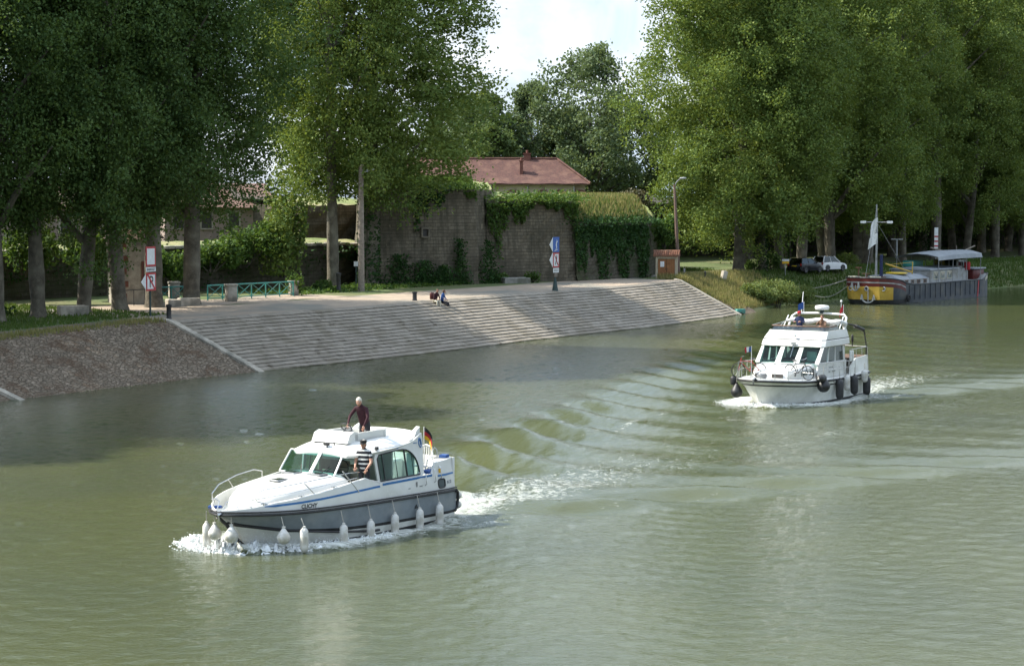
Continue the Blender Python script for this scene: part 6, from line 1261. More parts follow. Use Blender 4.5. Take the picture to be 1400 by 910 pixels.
    for sg in (1, -1): s1.box((4.2, sg * 2.03, 1.95), (6.0, .06, .5))
    s1.build('fore_coaming', M['pale_grey'], B3, smooth=0)
    for x in (2.2, 3.6, 5.0, 6.2):
        f = MB(); f.box((x, 2.07, 1.96), (.62, .05, .36)); wn = f.build('hold_window', M['teak'], B3, smooth=0); MB().box((x, 2.095, 1.96), (.44, .02, .24)).build('pane', M['dark'], wn, smooth=0)
    c = MB(); c.box((-2.2, 0, 2.30), (6.4, 4.1, 1.35)); c.build('aft_hold', M['pale_grey'], B3, smooth=0)
    t_ = MB(); secs = [[(x, -2.15, 2.93), (x, -2.1, 3.02), (x, 0, 3.22), (x, 2.1, 3.02), (x, 2.15, 2.93)] for x in (1.2, .9, -1, -3, -5.5)]; t_.loft(secs, caps=True); t_.build('aft_hold_roof', M['tarp'], B3, smooth=30)
    for x in (-.2, -1.7, -3.3):
        f = MB(); f.box((x, 2.07, 2.38), (.95, .05, .72)); wn = f.build('cabin_window', M['cream'], B3, smooth=0); p = MB(); p.box((x, 2.095, 2.38), (.78, .02, .58)); p.build('pane', M['glass_dark'], wn, smooth=0); cc = MB(); cc.add([(x - .38, 2.11, 2.66), (x + .38, 2.11, 2.66), (x, 2.11, 2.3)], [(0, 2, 1)]); cc.build('curtain', M['seat'], wn, smooth=0)
    wh = MB(); wh.box((-7.4, 0, 2.3), (2.6, 3.2, 1.2)); wh.box((-7.9, 0, 3.3), (2.0, 2.6, .9)); wh.build('wheelhouse', M['pale_grey'], B3, smooth=0)
    gw = MB()
    for y in (-.8, 0, .8): gw.box((-6.88, y, 3.4), (.03, .68, .55))
    for x in (-7.4, -8.3): gw.box((x, 1.31, 3.4), (.72, .03, .55))
    gw.build('wheelhouse_window', M['glass_dark'], B3, smooth=0)
    aft = MB(); aft.box((-11.2, 0, 2.2), (2.6, 3.4, 1.0), 0, 0, .1); aft.build('stern_cabin', M['maroonpaint'], B3)
    ar = MB(); ar.box((-11.2, 0, 2.78), (2.9, 3.7, .14), 0, 0, .04); ar.build('stern_roof', M['tarp'], B3)
    # awning
    aw = MB(); secs = []
    for x in np.linspace(-.3, -10.6, 9):
        f = (-.3 - x) / 10.3; dz = .36 * math.sin(min(1, f * 1.25 + .12) * PI * .55) ; secs.append([(x, -2.3, 3.95 + dz * .4), (x, -2.2, 4.12 + dz * .6), (x, -1.1, 4.32 + dz * .8), (x, 0, 4.38 + dz * .8), (x, 1.1, 4.32 + dz * .8), (x, 2.2, 4.12 + dz * .6), (x, 2.3, 3.78 + dz * .4)])
    aw.loft(secs); aw.build('awning', M['tarp'], B3, smooth=50)
    ap = MB()
    for x in (-.5, -3.8, -7.0, -10.4):
        for sg in (1, -1): ap.tube([(x, sg * 2.2, 1.75), (x, sg * 2.2, 4.1)], .035, 6)
        ap.tube([(x, -2.2, 4.1), (x, 0, 4.45), (x, 2.2, 4.1)], .03, 6)
    ap.build('awning_frame', M['steel_dull'], B3)
    gb = MB(); gb.box((-2.0, -1.2, 3.45), (2.2, 1.2, .6), 0, 0, .1); gb.build('green_cover', M['teal'], B3)
    rd_ = MB(); rd_.box((-8.3, 1.7, 3.1), (.5, .5, .8), 0, 0, .06); rd_.build('red_locker', M['redcloth'], B3)
    bl = MB(); bl.tube([(-10.0, 0, 4.3), (-12.6, .6, 5.0)], .07, 6); bl.tube([(-8.6, -.6, 4.4), (-6.5, -1.4, 4.9)], .07, 6); bl.tube([(-9.5, 0, 4.3), (-9.5, 0, 5.1)], .03, 6); bl.build('spare_pole', M['wood_pole'], B3)
    # mast
    ms = MB(); ms.tube([(8.4, .0, 1.8), (8.45, .0, 9.2)], [.13, .06], 10); ms.tube([(8.44, -1.25, 7.55), (8.44, 1.25, 7.55)], .06, 6); ms.build('mast', M['pale_grey'], B3)
    lm = MB()
    for sg in (-1, 1): lm.box((8.44, sg * 1.35, 7.55), (.25, .55, .22), 0, 0, .05)
    lm.build('mast_lamp', M['white'], B3)
    rs = MB(); rs.tube([(8.2, .42, 2.4), (8.2, .42, 4.55)], [.17, .15], 8); rs.build('rolled_sail', M['navy'], B3)
    bm_ = MB(); bm_.tube([(5.2, -.6, 3.6), (2.6, .9, 2.75)], .08, 6); bm_.tube([(2.6, .9, 2.4), (2.5, .9, 3.75)], .06, 6); bm_.tube([(5.0, -.5, 3.5), (2.5, .9, 3.7)], .02, 5); bm_.build('derrick_boom', M['yellow'], B3)
    tb = MB(); tb.lathe([(.001, 0), (1.0, 0), (1.05, .08), (.95, .14), (.001, .16)], 20, (4.9, .4, 2.66)); tb.build('upturned_dinghy', M['plate_y'], B3)
    st = MB()
    for y in (-2.3, 2.3): st.tube([(8.45, 0, 7.6), (5.5, y, 1.85)], .015, 5)
    st.tube([(8.45, 0, 8.8), (10.6, 0, 2.5)], .015, 5); st.build('stay', M['steel_dull'], B3)
    ld_ = MB()
    for y in (1.0, 1.45): ld_.tube([(-1.2, -2.3 + y * 0 - y * .2, 4.0), (-1.2, -2.3 - y * .2, 5.8)], .04, 6)
    ld_.box((-1.2, -2.55, 5.8), (.08, 1.2, .1)); ld_.build('ladder_frame', M['pale_grey'], B3, smooth=0)
    ty = MB(); ty.tube([(6.9, 2.62, .28 + .2), ] + [(6.9 + .22 * math.cos(a), 2.62, .5 + .28 * math.sin(a)) for a in np.linspace(0, 2 * PI, 13)[:-1]], .1, 6); ty.build('tyre_fender', M['tyre'], B3)
barge()
flag('pennant', 'torn white pennant with dark patches flying from the barge mast', B3F.w(8.42, .12, 5.6), .35, ['whitecloth'], (1.05, 1.35), 2.4, .75, seed=5, amp=.2, staff_m='pale_grey')
flag('banner', 'white banner hanging below the torn pennant on the barge mast', B3F.w(8.42, .12, 5.0), .45, ['whitecloth'], (1.2, 1.0), 1.55, .45, seed=6, amp=.15, staff_m='pale_grey')
def rope_thing(label, a, b_, sag, r=.035):
    o = thing('mooring_rope', label, 'rope', a, group='mooring ropes of the barge'); v = Vector(b_) - Vector(a); MB().tube([tuple(v * f - Vector((0, 0, sag * math.sin(PI * f)))) for f in np.linspace(0, 1, 14)], r, 6).build('line', M['rope'], o)
rope_thing('upper taut mooring rope running from the barge bow to the bank', B3F.w(10.5, -1.6, 2.35), gp(1100, 400, .3), .15, .05)
rope_thing('lower slack mooring rope sagging from the barge bow to the bank', B3F.w(10.55, -1.2, 2.2), gp(1104, 405, .3), .9, .04)
# ---------------------------------------------------------------- people
def stripes_mat():
    m, t = nodes_of('striped_jersey'); out = N(t, 'ShaderNodeOutputMaterial'); b = N(t, 'ShaderNodeBsdfPrincipled', Roughness=.95); L(t, b, 0, out, 0); tc = N(t, 'ShaderNodeTexCoord'); sp = N(t, 'ShaderNodeSeparateXYZ'); L(t, tc, 'Object', sp, 0)
    mu = N(t, 'ShaderNodeMath', operation='MULTIPLY'); L(t, sp, 'Z', mu, 0); mu.inputs[1].default_value = 2 * PI / .125; sn = N(t, 'ShaderNodeMath', operation='SINE'); L(t, mu, 0, sn, 0)
    t.links.new(mixc(t, ramp(t, sn.outputs[0], .25, .45), (.012, .013, .018, 1), (.60, .60, .57, 1)), b.inputs['Base Color']); return m
M['stripes'] = stripes_mat()
def person(label, loc, rz, J, mats, hair=None, hat=None, head_yaw=0.0, head_pitch=0.0, short_sleeve=False, extra=None, group=None):
    """J: joint name -> (x,y,z), facing +X, metres. mats: skin, top, trousers, shoes"""
    root = thing('person', label, 'person', loc, rz, group)
    B = {'pel': ('pel', None, .145, .115), 'spi': ('pel', None, .135, .11), 'che': ('spi', None, .155, .12), 'nec': ('che', None, .062, .058), 'hdb': ('nec', None, .055, .055)}
    names = ['pel', 'spi', 'che', 'nec', 'hdb']; rad = [(.15, .115), (.14, .11), (.155, .125), (.065, .06), (.055, .055)]; par = [None, 0, 1, 2, 3]
    P = [J['pel'], J['spi'], J['che'], J['nec'], tuple((J['nec'][k] * .35 + J['hea'][k] * .65) for k in range(3))]; seg = [None, 'top', 'top', 'top', 'skin']
    def add(n, p, r, pa, s): names.append(n); P.append(p); rad.append(r); par.append(pa); seg.append(s); return len(P) - 1
    for sd in 'LR':
        sh = add('sh' + sd, J['sh' + sd], (.068, .068), 2, 'top'); el = add('el' + sd, J['el' + sd], (.045, .045), sh, 'top'); wr = add('wr' + sd, J['wr' + sd], (.030, .027), el, 'skin' if short_sleeve else 'top')
        d = Vector(J['wr' + sd]) - Vector(J['el' + sd]); d.normalize(); hd = Vector(J.get('ha' + sd, Vector(J['wr' + sd]) + d * .09)); add('ha' + sd, tuple(hd), (.038, .020), wr, 'skin')
        hp = add('hp' + sd, J['hp' + sd], (.095, .10), 0, 'leg'); kn = add('kn' + sd, J['kn' + sd], (.066, .066), hp, 'leg'); an = add('an' + sd, J['an' + sd], (.046, .046), kn, 'leg'); add('to' + sd, J['to' + sd], (.045, .032), an, 'shoe')
    me = bpy.data.meshes.new('sk'); me.from_pydata(P, [(p, i) for i, p in enumerate(par) if p is not None], []); ob = bpy.data.objects.new('sk', me); COL.objects.link(ob); md = ob.modifiers.new('Skin', 'SKIN'); md.use_smooth_shade = True
    sv_ = me.skin_vertices[0].data
    for i, r in enumerate(rad): sv_[i].radius = r
    sv_[0].use_root = True; ob.modifiers.new('Sub', 'SUBSURF').levels = 2
    dg = bpy.context.evaluated_depsgraph_get(); dg.update(); em = bpy.data.meshes.new_from_object(ob.evaluated_get(dg)); bpy.data.objects.remove(ob)
    b = MB(); b.v = [tuple(v.co) for v in em.vertices]; b.f = [tuple(p.vertices) for p in em.polygons]
    idx = {'skin': 0, 'top': 1, 'leg': 2, 'shoe': 3}; sg_ = [(np.array(P[par[i]]), np.array(P[i]), seg[i], names[i], (rad[i][0] + rad[par[i]][0]) / 2) for i in range(len(P)) if par[i] is not None]
    for p in em.polygons:
        c = np.array(p.center[:]); best = (1e9, 'top')
        for a, e, s, nm, rr in sg_:
            d = e - a; q = max(0, min(1, (c - a) @ d / max(1e-9, d @ d))); l = np.linalg.norm(c - a - d * q) / rr
            if nm[:2] == 'el' and short_sleeve and q > .62: s2 = 'skin'
            elif nm[:2] == 'hp': s2 = 'leg'
            else: s2 = s
            if l < best[0]: best = (l, s2)
        b.m.append(idx[best[1]])
    # hands: four bent fingers and a thumb
    for sd in 'LR':
        wr = Vector(J['wr' + sd]); hd = P[names.index('ha' + sd)]; hd = Vector(hd); d = (hd - wr).normalized(); s = d.cross(Vector((0, 0, 1))); s = s.normalized() if s.length > .1 else Vector((0, 1, 0)); dn = d.cross(s).normalized(); dn = dn if dn.z < 0 else -dn
        for k, ln in enumerate((.070, .080, .074, .058)):
            o = hd + s * (k - 1.5) * .021 - d * .005; b.tube([o, o + d * ln * .45 + dn * .008, o + d * ln * .75 + dn * .03, o + d * ln * .8 + dn * .055], [.0095, .009, .008, .006], 6, 0)
        t_ = wr + d * .04 - s * .03; b.tube([t_, t_ - s * .028 + d * .03, t_ - s * .022 + d * .06 + dn * .015], [.012, .010, .007], 6, 0)
    # head
    H_ = Vector(J['hea']); R_ = Matrix.Translation(H_) @ Matrix.Rotation(head_yaw, 4, 'Z') @ Matrix.Rotation(head_pitch, 4, 'Y')
    hb = MB(); hb.sphere((0, 0, 0), (.098, .076, .122), 16, 12)
    for i, v in enumerate(hb.v):
        x, y, z = v
        if z < -.02: k = (-.02 - z) / .1; y *= 1 - .28 * k; x = x * (1 - .10 * k) + .012 * k
        if x < 0 and z < -.06: x *= .75
        hb.v[i] = (x, y, z)
    hb.tube([(.088, 0, .012), (.108, 0, -.018), (.116, 0, -.032), (.096, 0, -.042)], [.009, .012, .015, .010], 6)
    for y in (-.034, .034): hb.sphere((.082, y, .010), (.012, .014, .008), 8, 6, 1); hb.box((.088, y, .028), (.012, .034, .008), 0, 2)
    hb.box((.086, 0, -.066), (.012, .046, .009), 0, 3)
    for y in (-.077, .077): hb.sphere((-.004, y, -.008), (.022, .010, .032), 8, 6)
    mp_ = {0: 0, 1: 4, 2: 5, 3: 6}; b.add([R_ @ Vector(v) for v in hb.v], hb.f, [mp_[m] for m in hb.m])
    b.build('body', [M[k] for k in mats] + [M['signblack'], M[hair or 'hair_brown'], M['maroon']], root, smooth=80)
    if hair:
        h = MB(); h.sphere((-.014, 0, .022), (.102, .088, .118), 16, 12); h.v = [(x + (-.0 if z > 0 else -.006), y * (1.04 if z < .02 else 1), z) for x, y, z in h.v]
        keep = [f for f in h.f if sum(h.v[i][2] for i in f) / len(f) > (.058 if sum(h.v[i][0] for i in f) / len(f) > .02 else -.075 if sum(h.v[i][0] for i in f) / len(f) < -.03 else .0)]
        h.f = keep; h.m = [0] * len(keep); h.v = [tuple(R_ @ Vector((x, y + .004 * math.sin(z * 130 + x * 90), z + .003 * math.sin(x * 120)))) for x, y, z in h.v]; h.build('hair', M[hair], root, smooth=80)
    if hat == 'cap':
        c = MB(); c.lathe([(.104, .045), (.107, .075), (.118, .10), (.112, .118), (.05, .130), (.001, .132)], 18); c.v = [tuple(R_ @ Vector((x - .004, y * .86, z))) for x, y, z in c.v]
        k = len(c.v); pk = [(.09 + .055 * math.cos(a), .075 * math.sin(a), .046 - .02 * math.cos(a)) for a in np.linspace(-PI / 2, PI / 2, 9)]; c.extrude([R_ @ Vector(p) for p in pk], (0, 0, -.008)); c.build('cap', M['capcloth'], root, smooth=60)
    if hat == 'red':
        c = MB(); c.sphere((-.008, 0, .045), (.110, .095, .10), 16, 10); kf = [f for f in c.f if sum(c.v[i][2] for i in f) / len(f) > .030]; c.f = kf; c.m = [0] * len(kf); c.extrude([(.095 + .06 * math.cos(a), .075 * math.sin(a), .042) for a in np.linspace(-PI / 2, PI / 2, 9)], (0, 0, -.01)); c.v = [tuple(R_ @ Vector(v)) for v in c.v]; c.build('cap', M['redcloth'], root, smooth=60)
    if extra: extra(root)
    return root
def stand(lean=0.0, h=1.0, arms=None, side=.0):
    J = {'pel': (0, 0, .95), 'spi': (.02 + lean * .12, 0, 1.12), 'che': (.01 + lean * .34, 0, 1.34), 'nec': (lean * .52, 0, 1.49), 'hea': (.035 + lean * .62, 0, 1.635 - lean * .04)}
    for s, y in (('L', 1), ('R', -1)):
        J['sh' + s] = (lean * .43, y * .185, 1.415 - lean * .02); J['hp' + s] = (0, y * .095, .90); J['kn' + s] = (.025, y * .11, .50); J['an' + s] = (-.02, y * .12, .085); J['to' + s] = (.15, y * .14, .035)
        J['el' + s] = (lean * .43 - .04, y * .25, 1.13); J['wr' + s] = (lean * .43 + .06, y * .24, .88)
    if arms: J.update(arms)
    return {k: tuple(np.array(v) * h) for k, v in J.items()}
# man at the upper helm, leaning on both arms
person('person with white hair in a maroon jumper leaning forward on the upper helm', B1F.w(-.88, .20, 2.03), B1F.a + .15,
       stand(.50, .98, {'elL': (.34, .30, 1.17), 'wrL': (.50, .26, .93), 'elR': (.36, -.30, 1.18), 'wrR': (.60, -.22, .98)}), ('skin', 'maroon', 'trouser', 'blackcloth'), hair='hair_white', head_yaw=.35, head_pitch=.22)
person('person in a black and white striped shirt and dark cap', B1F.w(.50, 1.30, 1.0), B1F.a + .25,
       stand(.04, .96, {'elL': (.10, .27, 1.12), 'wrL': (.30, .22, .96), 'elR': (.06, -.25, 1.13), 'wrR': (.27, -.17, 1.0)}), ('skin', 'stripes', 'trouser', 'blackcloth'), hair='hair_white', hat='cap', head_yaw=.1, short_sleeve=True)
def sit(h=1.0, lean=.05, arms=None, kn=(.43, .46), an=(.40, .08), sp=.14):
    J = {'pel': (0, 0, .53), 'spi': (.0 + lean * .15, 0, .70), 'che': (lean * .4, 0, .92), 'nec': (.01 + lean * .6, 0, 1.08), 'hea': (.04 + lean * .75, 0, 1.225)}
    for s, y in (('L', 1), ('R', -1)):
        J['sh' + s] = (lean * .45, y * .18, 1.0); J['hp' + s] = (.04, y * .10, .52); J['kn' + s] = (kn[0], y * sp, kn[1]); J['an' + s] = (an[0], y * sp, an[1]); J['to' + s] = (an[0] + .16, y * (sp + .02), an[1] - .045)
        J['el' + s] = (lean * .45 + .08, y * .24, .76); J['wr' + s] = (.30, y * .17, .68)
    if arms: J.update(arms)
    return {k: tuple(np.array(v) * h) for k, v in J.items()}
person('person in a red cap and navy top steering on the flybridge', B2F.w(-1.12, -.55, 2.78), B2F.a + .1, sit(1.0, .08, {'elL': (.12, .26, .80), 'wrL': (.36, .16, .86), 'elR': (.12, -.26, .80), 'wrR': (.36, -.16, .86)}), ('skin', 'navy', 'trouser', 'blackcloth'), hair='hair_brown', hat='red', head_yaw=-.15)
person('person with brown hair and bare shoulders sitting on the right of the flybridge', B2F.w(-1.15, .62, 2.66), B2F.a - .1, sit(.98, .02, {'elR': (.2, -.24, .86), 'wrR': (.16, -.08, 1.06), 'elL': (.16, .24, .82), 'wrL': (.36, .12, .82)}), ('skin', 'teak', 'navy', 'blackcloth'), hair='hair_brown', head_yaw=.1)
GS = None
pS = gp(594, 413.5); stp = math.atan2(-.5225, .8526)
def backpack(root):
    b = MB(); b.box((-.27, 0, .86), (.20, .32, .46), 0, 0, .06); b.build('backpack', M['maroonpaint'], root)
pq = st2xy(xy2st(*pS[:2])[0], 5.05); zq = gz(*pq) - .42
person('person in a dark red top with a rucksack sitting at the top of the steps', (float(pq[0]), float(pq[1]), zq), stp - .25, sit(1.0, .35, kn=(.42, .52), an=(.40, .12)), ('skin', 'maroon', 'cream', 'blackcloth'), hair='hair_brown', head_yaw=-.3, extra=backpack)
pq = st2xy(xy2st(*pS[:2])[0] + .78, 4.98); zq = gz(*pq) - .44
person('person in a blue top and dark trousers sitting beside a red clad companion', (float(pq[0]), float(pq[1]), zq), stp + .2, sit(.98, .2, kn=(.46, .44), an=(.52, .02)), ('skin', 'bluecloth', 'trouser', 'blackcloth'), hair='hair_brown', head_yaw=.5)
# ---------------------------------------------------------------- signs
def panel(b, w_, h_, zc, y, mi, th=.03, x0=0.0): b.box((x0, y, zc), (w_, th, h_), 0, mi)
aN = math.atan2(.8526, .5225)           # sign faces look along -local Y towards the river
def face_rz(extra=0.0): return math.atan2(-.5225, .8526) + PI / 2 + extra
def frame_panel(root, name, w_, h_, zc, face, border, bw, y=-.07, x0=0.0):
    b = MB(); b.box((x0, y, zc), (w_, .03, h_)); o = b.build(name, M[border], root, smooth=0); f = MB(); f.box((x0, y - .017, zc), (w_ - 2 * bw, .006, h_ - 2 * bw)); f.build('face', M[face], o, smooth=0); return o
def flat_shape(root, name, pts, y, m, th=.006): return MB().extrude([(x, y, z) for x, z in pts], (0, -th, 0)).build(name, M[m], root, smooth=0)
p = gp(205.5, 432); sg = thing('no_parking_sign', 'white and red no mooring sign with letter P and left arrow on a dark post', 'sign', p, face_rz(.20))
k = 1 / 24.4
MB().tube([(0, 0, -.3), (0, 0, 4.05)], .06, 8).build('post', M['green_post'], sg)
a = frame_panel(sg, 'panel', 1.08, 1.05, 2.0, 'signwhite', 'signred', .11)
flat_shape(a, 'arrow', [(-.58, 2.44), (-.58, 1.56), (-1.12, 2.0)], -.06, 'signwhite', .02)
text_mesh('P', .95, lambda u, v: (-.24 + u, -.092, 1.68 + v), 'signblack', 'letter', a, .012)
b = MB(); b.extrude([(-.46, -.094, 2.40), (-.34, -.094, 2.46), (.46, -.094, 1.60), (.34, -.094, 1.54)], (0, -.006, 0)); b.build('slash', M['signred'], a, smooth=0)
pl_ = MB(); pl_.box((0, -.07, 2.72), (1.08, .03, .26)); pl_ = pl_.build('text_plate', M['signwhite'], sg, smooth=0)
text_mesh('BARRAGE', .20, lambda u, v: (-.46 + u, -.092, 2.65 + v), 'signblack', 'lettering', pl_, .004)
frame_panel(sg, 'panel', 1.08, 1.15, 3.46, 'signwhite', 'signred', .11)
p = gp(759, 397.5); s2 = thing('water_ski_sign', 'tall post carrying a blue water ski sign above a red bordered prohibition sign', 'sign', p, face_rz(.02))
MB().tube([(0, 0, -.2), (0, 0, .6), (0, 0, 4.0)], [.05, .05, .05], 8).lathe([(.24, 0), (.22, .1), (.12, .7), (.06, .95)], 10).build('post', M['green_post'], s2)
a = frame_panel(s2, 'panel', .92, 1.12, 3.45, 'signblue', 'signblue', .0)
flat_shape(a, 'arrow', [(-.50, 3.98), (-.50, 2.92), (-1.0, 3.45)], -.06, 'signwhite', .02)
fig = MB()
for q in ([(.05, 3.80), (.12, 3.80), (.14, 3.72), (.06, 3.70)], [(-.02, 3.66), (.10, 3.70), (.06, 3.42), (-.08, 3.40)], [(-.08, 3.42), (.06, 3.42), (.12, 3.24), (.02, 3.18), (-.02, 3.30)], [(.0, 3.22), (.12, 3.24), (-.04, 3.08), (-.14, 3.06)], [(-.28, 3.00), (.22, 3.12), (.24, 3.08), (-.26, 2.96)], [(.04, 3.64), (.26, 3.72), (.26, 3.68), (.05, 3.56)]):
    fig.extrude([(x, -.092, z) for x, z in q], (0, -.006, 0))
fig.build('skier_symbol', M['signwhite'], a, smooth=0)
a = frame_panel(s2, 'panel', .92, 1.10, 2.30, 'signwhite', 'signred', .10)
flat_shape(a, 'arrow', [(-.50, 2.86), (-.50, 1.78), (-1.0, 2.32)], -.06, 'signwhite', .02)
fig = MB()
for q in ([(.02, 2.66), (.12, 2.66), (.12, 2.56), (.02, 2.56)], [(-.04, 2.54), (.14, 2.54), (.10, 2.26), (-.06, 2.26)], [(-.06, 2.26), (.04, 2.26), (-.10, 1.96), (-.2, 1.96)], [(.02, 2.26), (.10, 2.26), (.22, 1.96), (.12, 1.96)]): fig.extrude([(x, -.092, z) for x, z in q], (0, -.006, 0))
fig.build('figure_symbol', M['signblack'], a, smooth=0)
MB().extrude([(-.34, -.094, 2.72), (-.25, -.094, 2.76), (.36, -.094, 1.90), (.27, -.094, 1.86)], (0, -.006, 0)).build('slash', M['signred'], a, smooth=0)
b = MB(); b.box((0, -.07, 1.54), (.84, .03, .34)); pp_ = b.build('text_plate', M['signwhite'], s2, smooth=0)
b = MB(); 
for z in (1.60, 1.50):
    for x in np.linspace(-.3, .3, 7): b.box((x, -.088, z), (.06, .006, .05))
b.build('lettering', M['signblack'], pp_, smooth=0)
b = MB(); b.box((-.06, -.04, 1.2), (.1, .1, .3)); b.box((.12, -.04, 1.2), (.1, .1, .3)); b.build('bracket', M['wood_pole'], s2, smooth=0)
p = gp(1073.5, 377.5); s3 = thing('information_board', 'small white over orange yellow board on a thin post left of the black car', 'sign', p, .3)
MB().tube([(0, 0, -.2), (0, 0, 1.5)], .045, 6).build('post', M['steel_dull'], s3); b = MB(); b.box((0, -.06, 1.56), (.72, .04, .20)); b.build('upper_panel', M['signwhite'], s3, smooth=0); b = MB(); b.box((0, -.06, 1.33), (.72, .04, .22)); b.build('lower_panel', M['gold'], s3, smooth=0)
q_ = at_y(1280, 320, 209.5); p = (q_[0], q_[1], gz(q_[0], q_[1])); s4 = thing('kilometre_post', 'tall narrow white board with red bands behind the barge awning', 'sign', p, .2); zt_ = at_y(1280, 311, p[1])[2] - p[2]
MB().tube([(0, .06, -.2), (0, .06, zt_ - .3)], .05, 6).build('post', M['steel_dull'], s4); b = MB(); b.box((0, 0, zt_ - 1.1), (.42, .05, 2.2)); b.build('board', M['signwhite'], s4, smooth=0); b = MB()
for z in (zt_ - .95, zt_ - 1.45, zt_ - 1.95): b.box((0, -.028, z), (.42, .01, .16))
b.build('red_band', M['signred'], s4, smooth=0)
p = gp(487, 392); s5 = thing('small_notice', 'tiny pale notice on a post just left of the wooden utility pole', 'sign', p, .1); MB().tube([(0, 0, -.1), (0, 0, 1.85)], .035, 6).build('post', M['green_post'], s5); b = MB(); b.box((0, -.05, 1.75), (.34, .03, .36)); b.build('panel', M['signwhite'], s5, smooth=0)
# ---------------------------------------------------------------- poles, bollards, stones, railing
p = gp(494, 398); zt_ = at_y(494, 225, p[1])[2] - p[2]; up_ = thing('utility_pole', 'weathered wooden utility pole between two big plane trunks', 'pole', p); b = MB(); b.tube([(0, 0, -.3), (0, 0, zt_ * .5), (.03, 0, zt_)], [.25, .22, .18], 10); b.build('pole', M['wood_pole'], up_)
b = MB(); b.tube([(0, -.25, zt_ - .6), (1.0, -.3, zt_ - .35)], .04, 6); b.box((.5, -.28, zt_ - .45), (.12, .12, .2)); b.build('bracket', M['steel_dull'], up_, smooth=0)
p = gp(928, 379.5); zt_ = at_y(922, 252, p[1])[2] - p[2]; dx = (at_y(922, 252, p[1])[0] - p[0]); ln = thing('street_lamp', 'tall brown lamp pole with curved arm and white lamp head beside the hut', 'street lamp', p)
b = MB(); b.tube([(0, 0, -.3), (dx * .5, 0, zt_ * .5), (dx, 0, zt_)], [.19, .15, .10], 10); b.build('pole', M['pole_brown'], ln); b = MB(); b.tube([(dx, 0, zt_ - .3), (dx + .15, -.05, zt_ + .15), (dx + .4, -.1, zt_ + .42), (dx + .62, -.15, zt_ + .5)], .05, 6); b.build('arm', M['steel_dull'], ln)
b = MB(); b.lathe([(.02, -.36), (.08, -.3), (.11, 0), (.09, .2), (.03, .26)], 10, (dx + .80, -.18, zt_ + .53), 'X'); b.build('lamp_head', M['pale_grey'], ln)
b = MB(); b.lathe([(.001, .02), (.12, .03), (.09, .9), (.001, .95)], 8, (.45, -.4, -.1)); b.build('stay_block', M['concrete'], ln)
def bollard(label, px, py, h, r, m='black'):
    o = thing('bollard', label, 'bollard', gp(px, py), group='mooring bollards along the quay'); b = MB(); b.lathe([(r * 1.1, -.2), (r * 1.05, .05), (r * .92, .1), (r * .9, h * .8), (r * 1.15, h * .86), (r * 1.1, h * .97), (r * .4, h)], 12); b.build('post', M[m], o); return o
bollard('black bollard at the top left corner of the steps', 231, 436, .85, .15); bollard('black bollard beside the two seated people', 567, 411, .62, .16); bollard('dark bollard at the foot of the bare trunk left of the utility pole', 463, 399, 1.4, .17)
o = thing('concrete_post', 'leaning whitish concrete post on the grass right of the steps', 'post', gp(988, 385), .3); o.rotation_euler.y = .22; b = MB(); b.box((0, 0, .45), (.48, .45, 1.1), .2, 0, .05); b.build('block', M['limestone'], o)
o = thing('iron_post', 'thin dark iron post on the lawn between the hut and the leaning concrete post', 'post', gp(964, 384)); MB().tube([(0, 0, -.1), (0, 0, .75)], .07, 8).sphere((0, 0, .78), .1, 8, 6).build('post', M['black'], o)
def slab(label, px, py, s, rz, name='stone_block', m='limestone', h2=0):
    o = thing(name, label, 'stone block', gp(px, py), rz); b = MB(); b.box((0, 0, s[2] / 2 - .05), s, 0, 0, .04); r_ = random.Random(int(px)); b.v = [(x + r_.uniform(-.02, .02), y + r_.uniform(-.02, .02), z + r_.uniform(-.03, .03)) for x, y, z in b.v]; b.build('block', M[m], o, smooth=0); return o
slab('flat pale stone block on the grass beside the leaning left trunk', 100, 431, (1.7, .8, .62), .5)
slab('short stone block, left one of a touching pair before the stout trunk', 237, 419, (.85, .8, .50), .45); slab('long stone block, right one of a touching pair before the stout trunk', 258, 418, (1.30, .8, .56), .45)
slab('low stone trough at the foot of the recessed rampart', 705, 387, (2.2, 1.0, .48), .35, 'stone_trough', 'concrete')
for lab, px, py, s in (('square stone gate pillar left of the stout plane trunk', 238, 412, (.62, .62, 1.25)), ('stone pillar standing before the teal railing right of the stout trunk', 316, 412, (.66, .66, 1.1)), ('stone end pillar at the right end of the teal railing', 401, 404, (.6, .6, 1.0))):
    o = thing('stone_pillar', lab, 'pillar', gp(px, py), .4); b = MB(); b.box((0, 0, s[2] / 2 - .1), s, 0, 0, .03); b.build('shaft', M['limestone'], o); b = MB(); b.box((0, 0, s[2] - .02), (s[0] + .1, s[1] + .1, .14), 0, 0, .03); b.build('cap', M['limestone'], o)
def railing(label, a, c, n, h=1.0):
    o = thing('teal_railing', label, 'railing', a); v = Vector(c) - Vector(a); D = v / n
    r = MB(); r.tube([(0, 0, h), tuple(v + Vector((0, 0, h)))], .05, 6); r.tube([(0, 0, h * .16), tuple(v + Vector((0, 0, h * .16)))], .035, 6); r.build('rail', M['teal'], o)
    for i in range(n + 1): q = D * i; MB().tube([tuple(q + Vector((0, 0, -.1))), tuple(q + Vector((0, 0, h + .03)))], .05, 6).build('post', M['teal'], o)
    x = MB()
    for i in range(n): q = D * i; x.tube([tuple(q + Vector((0, 0, h * .16))), tuple(q + D + Vector((0, 0, h)))], .024, 5); x.tube([tuple(q + Vector((0, 0, h))), tuple(q + D + Vector((0, 0, h * .16)))], .024, 5)
    x.build('cross_bars', M['teal'], o)
railing('teal crossed iron railing of the footbridge, right of the stout plane trunk', gp(284, 411), gp(401, 404.5), 6); railing('short teal railing piece between gatehouse and stout plane trunk', gp(216, 414), gp(252, 412.5), 2); 
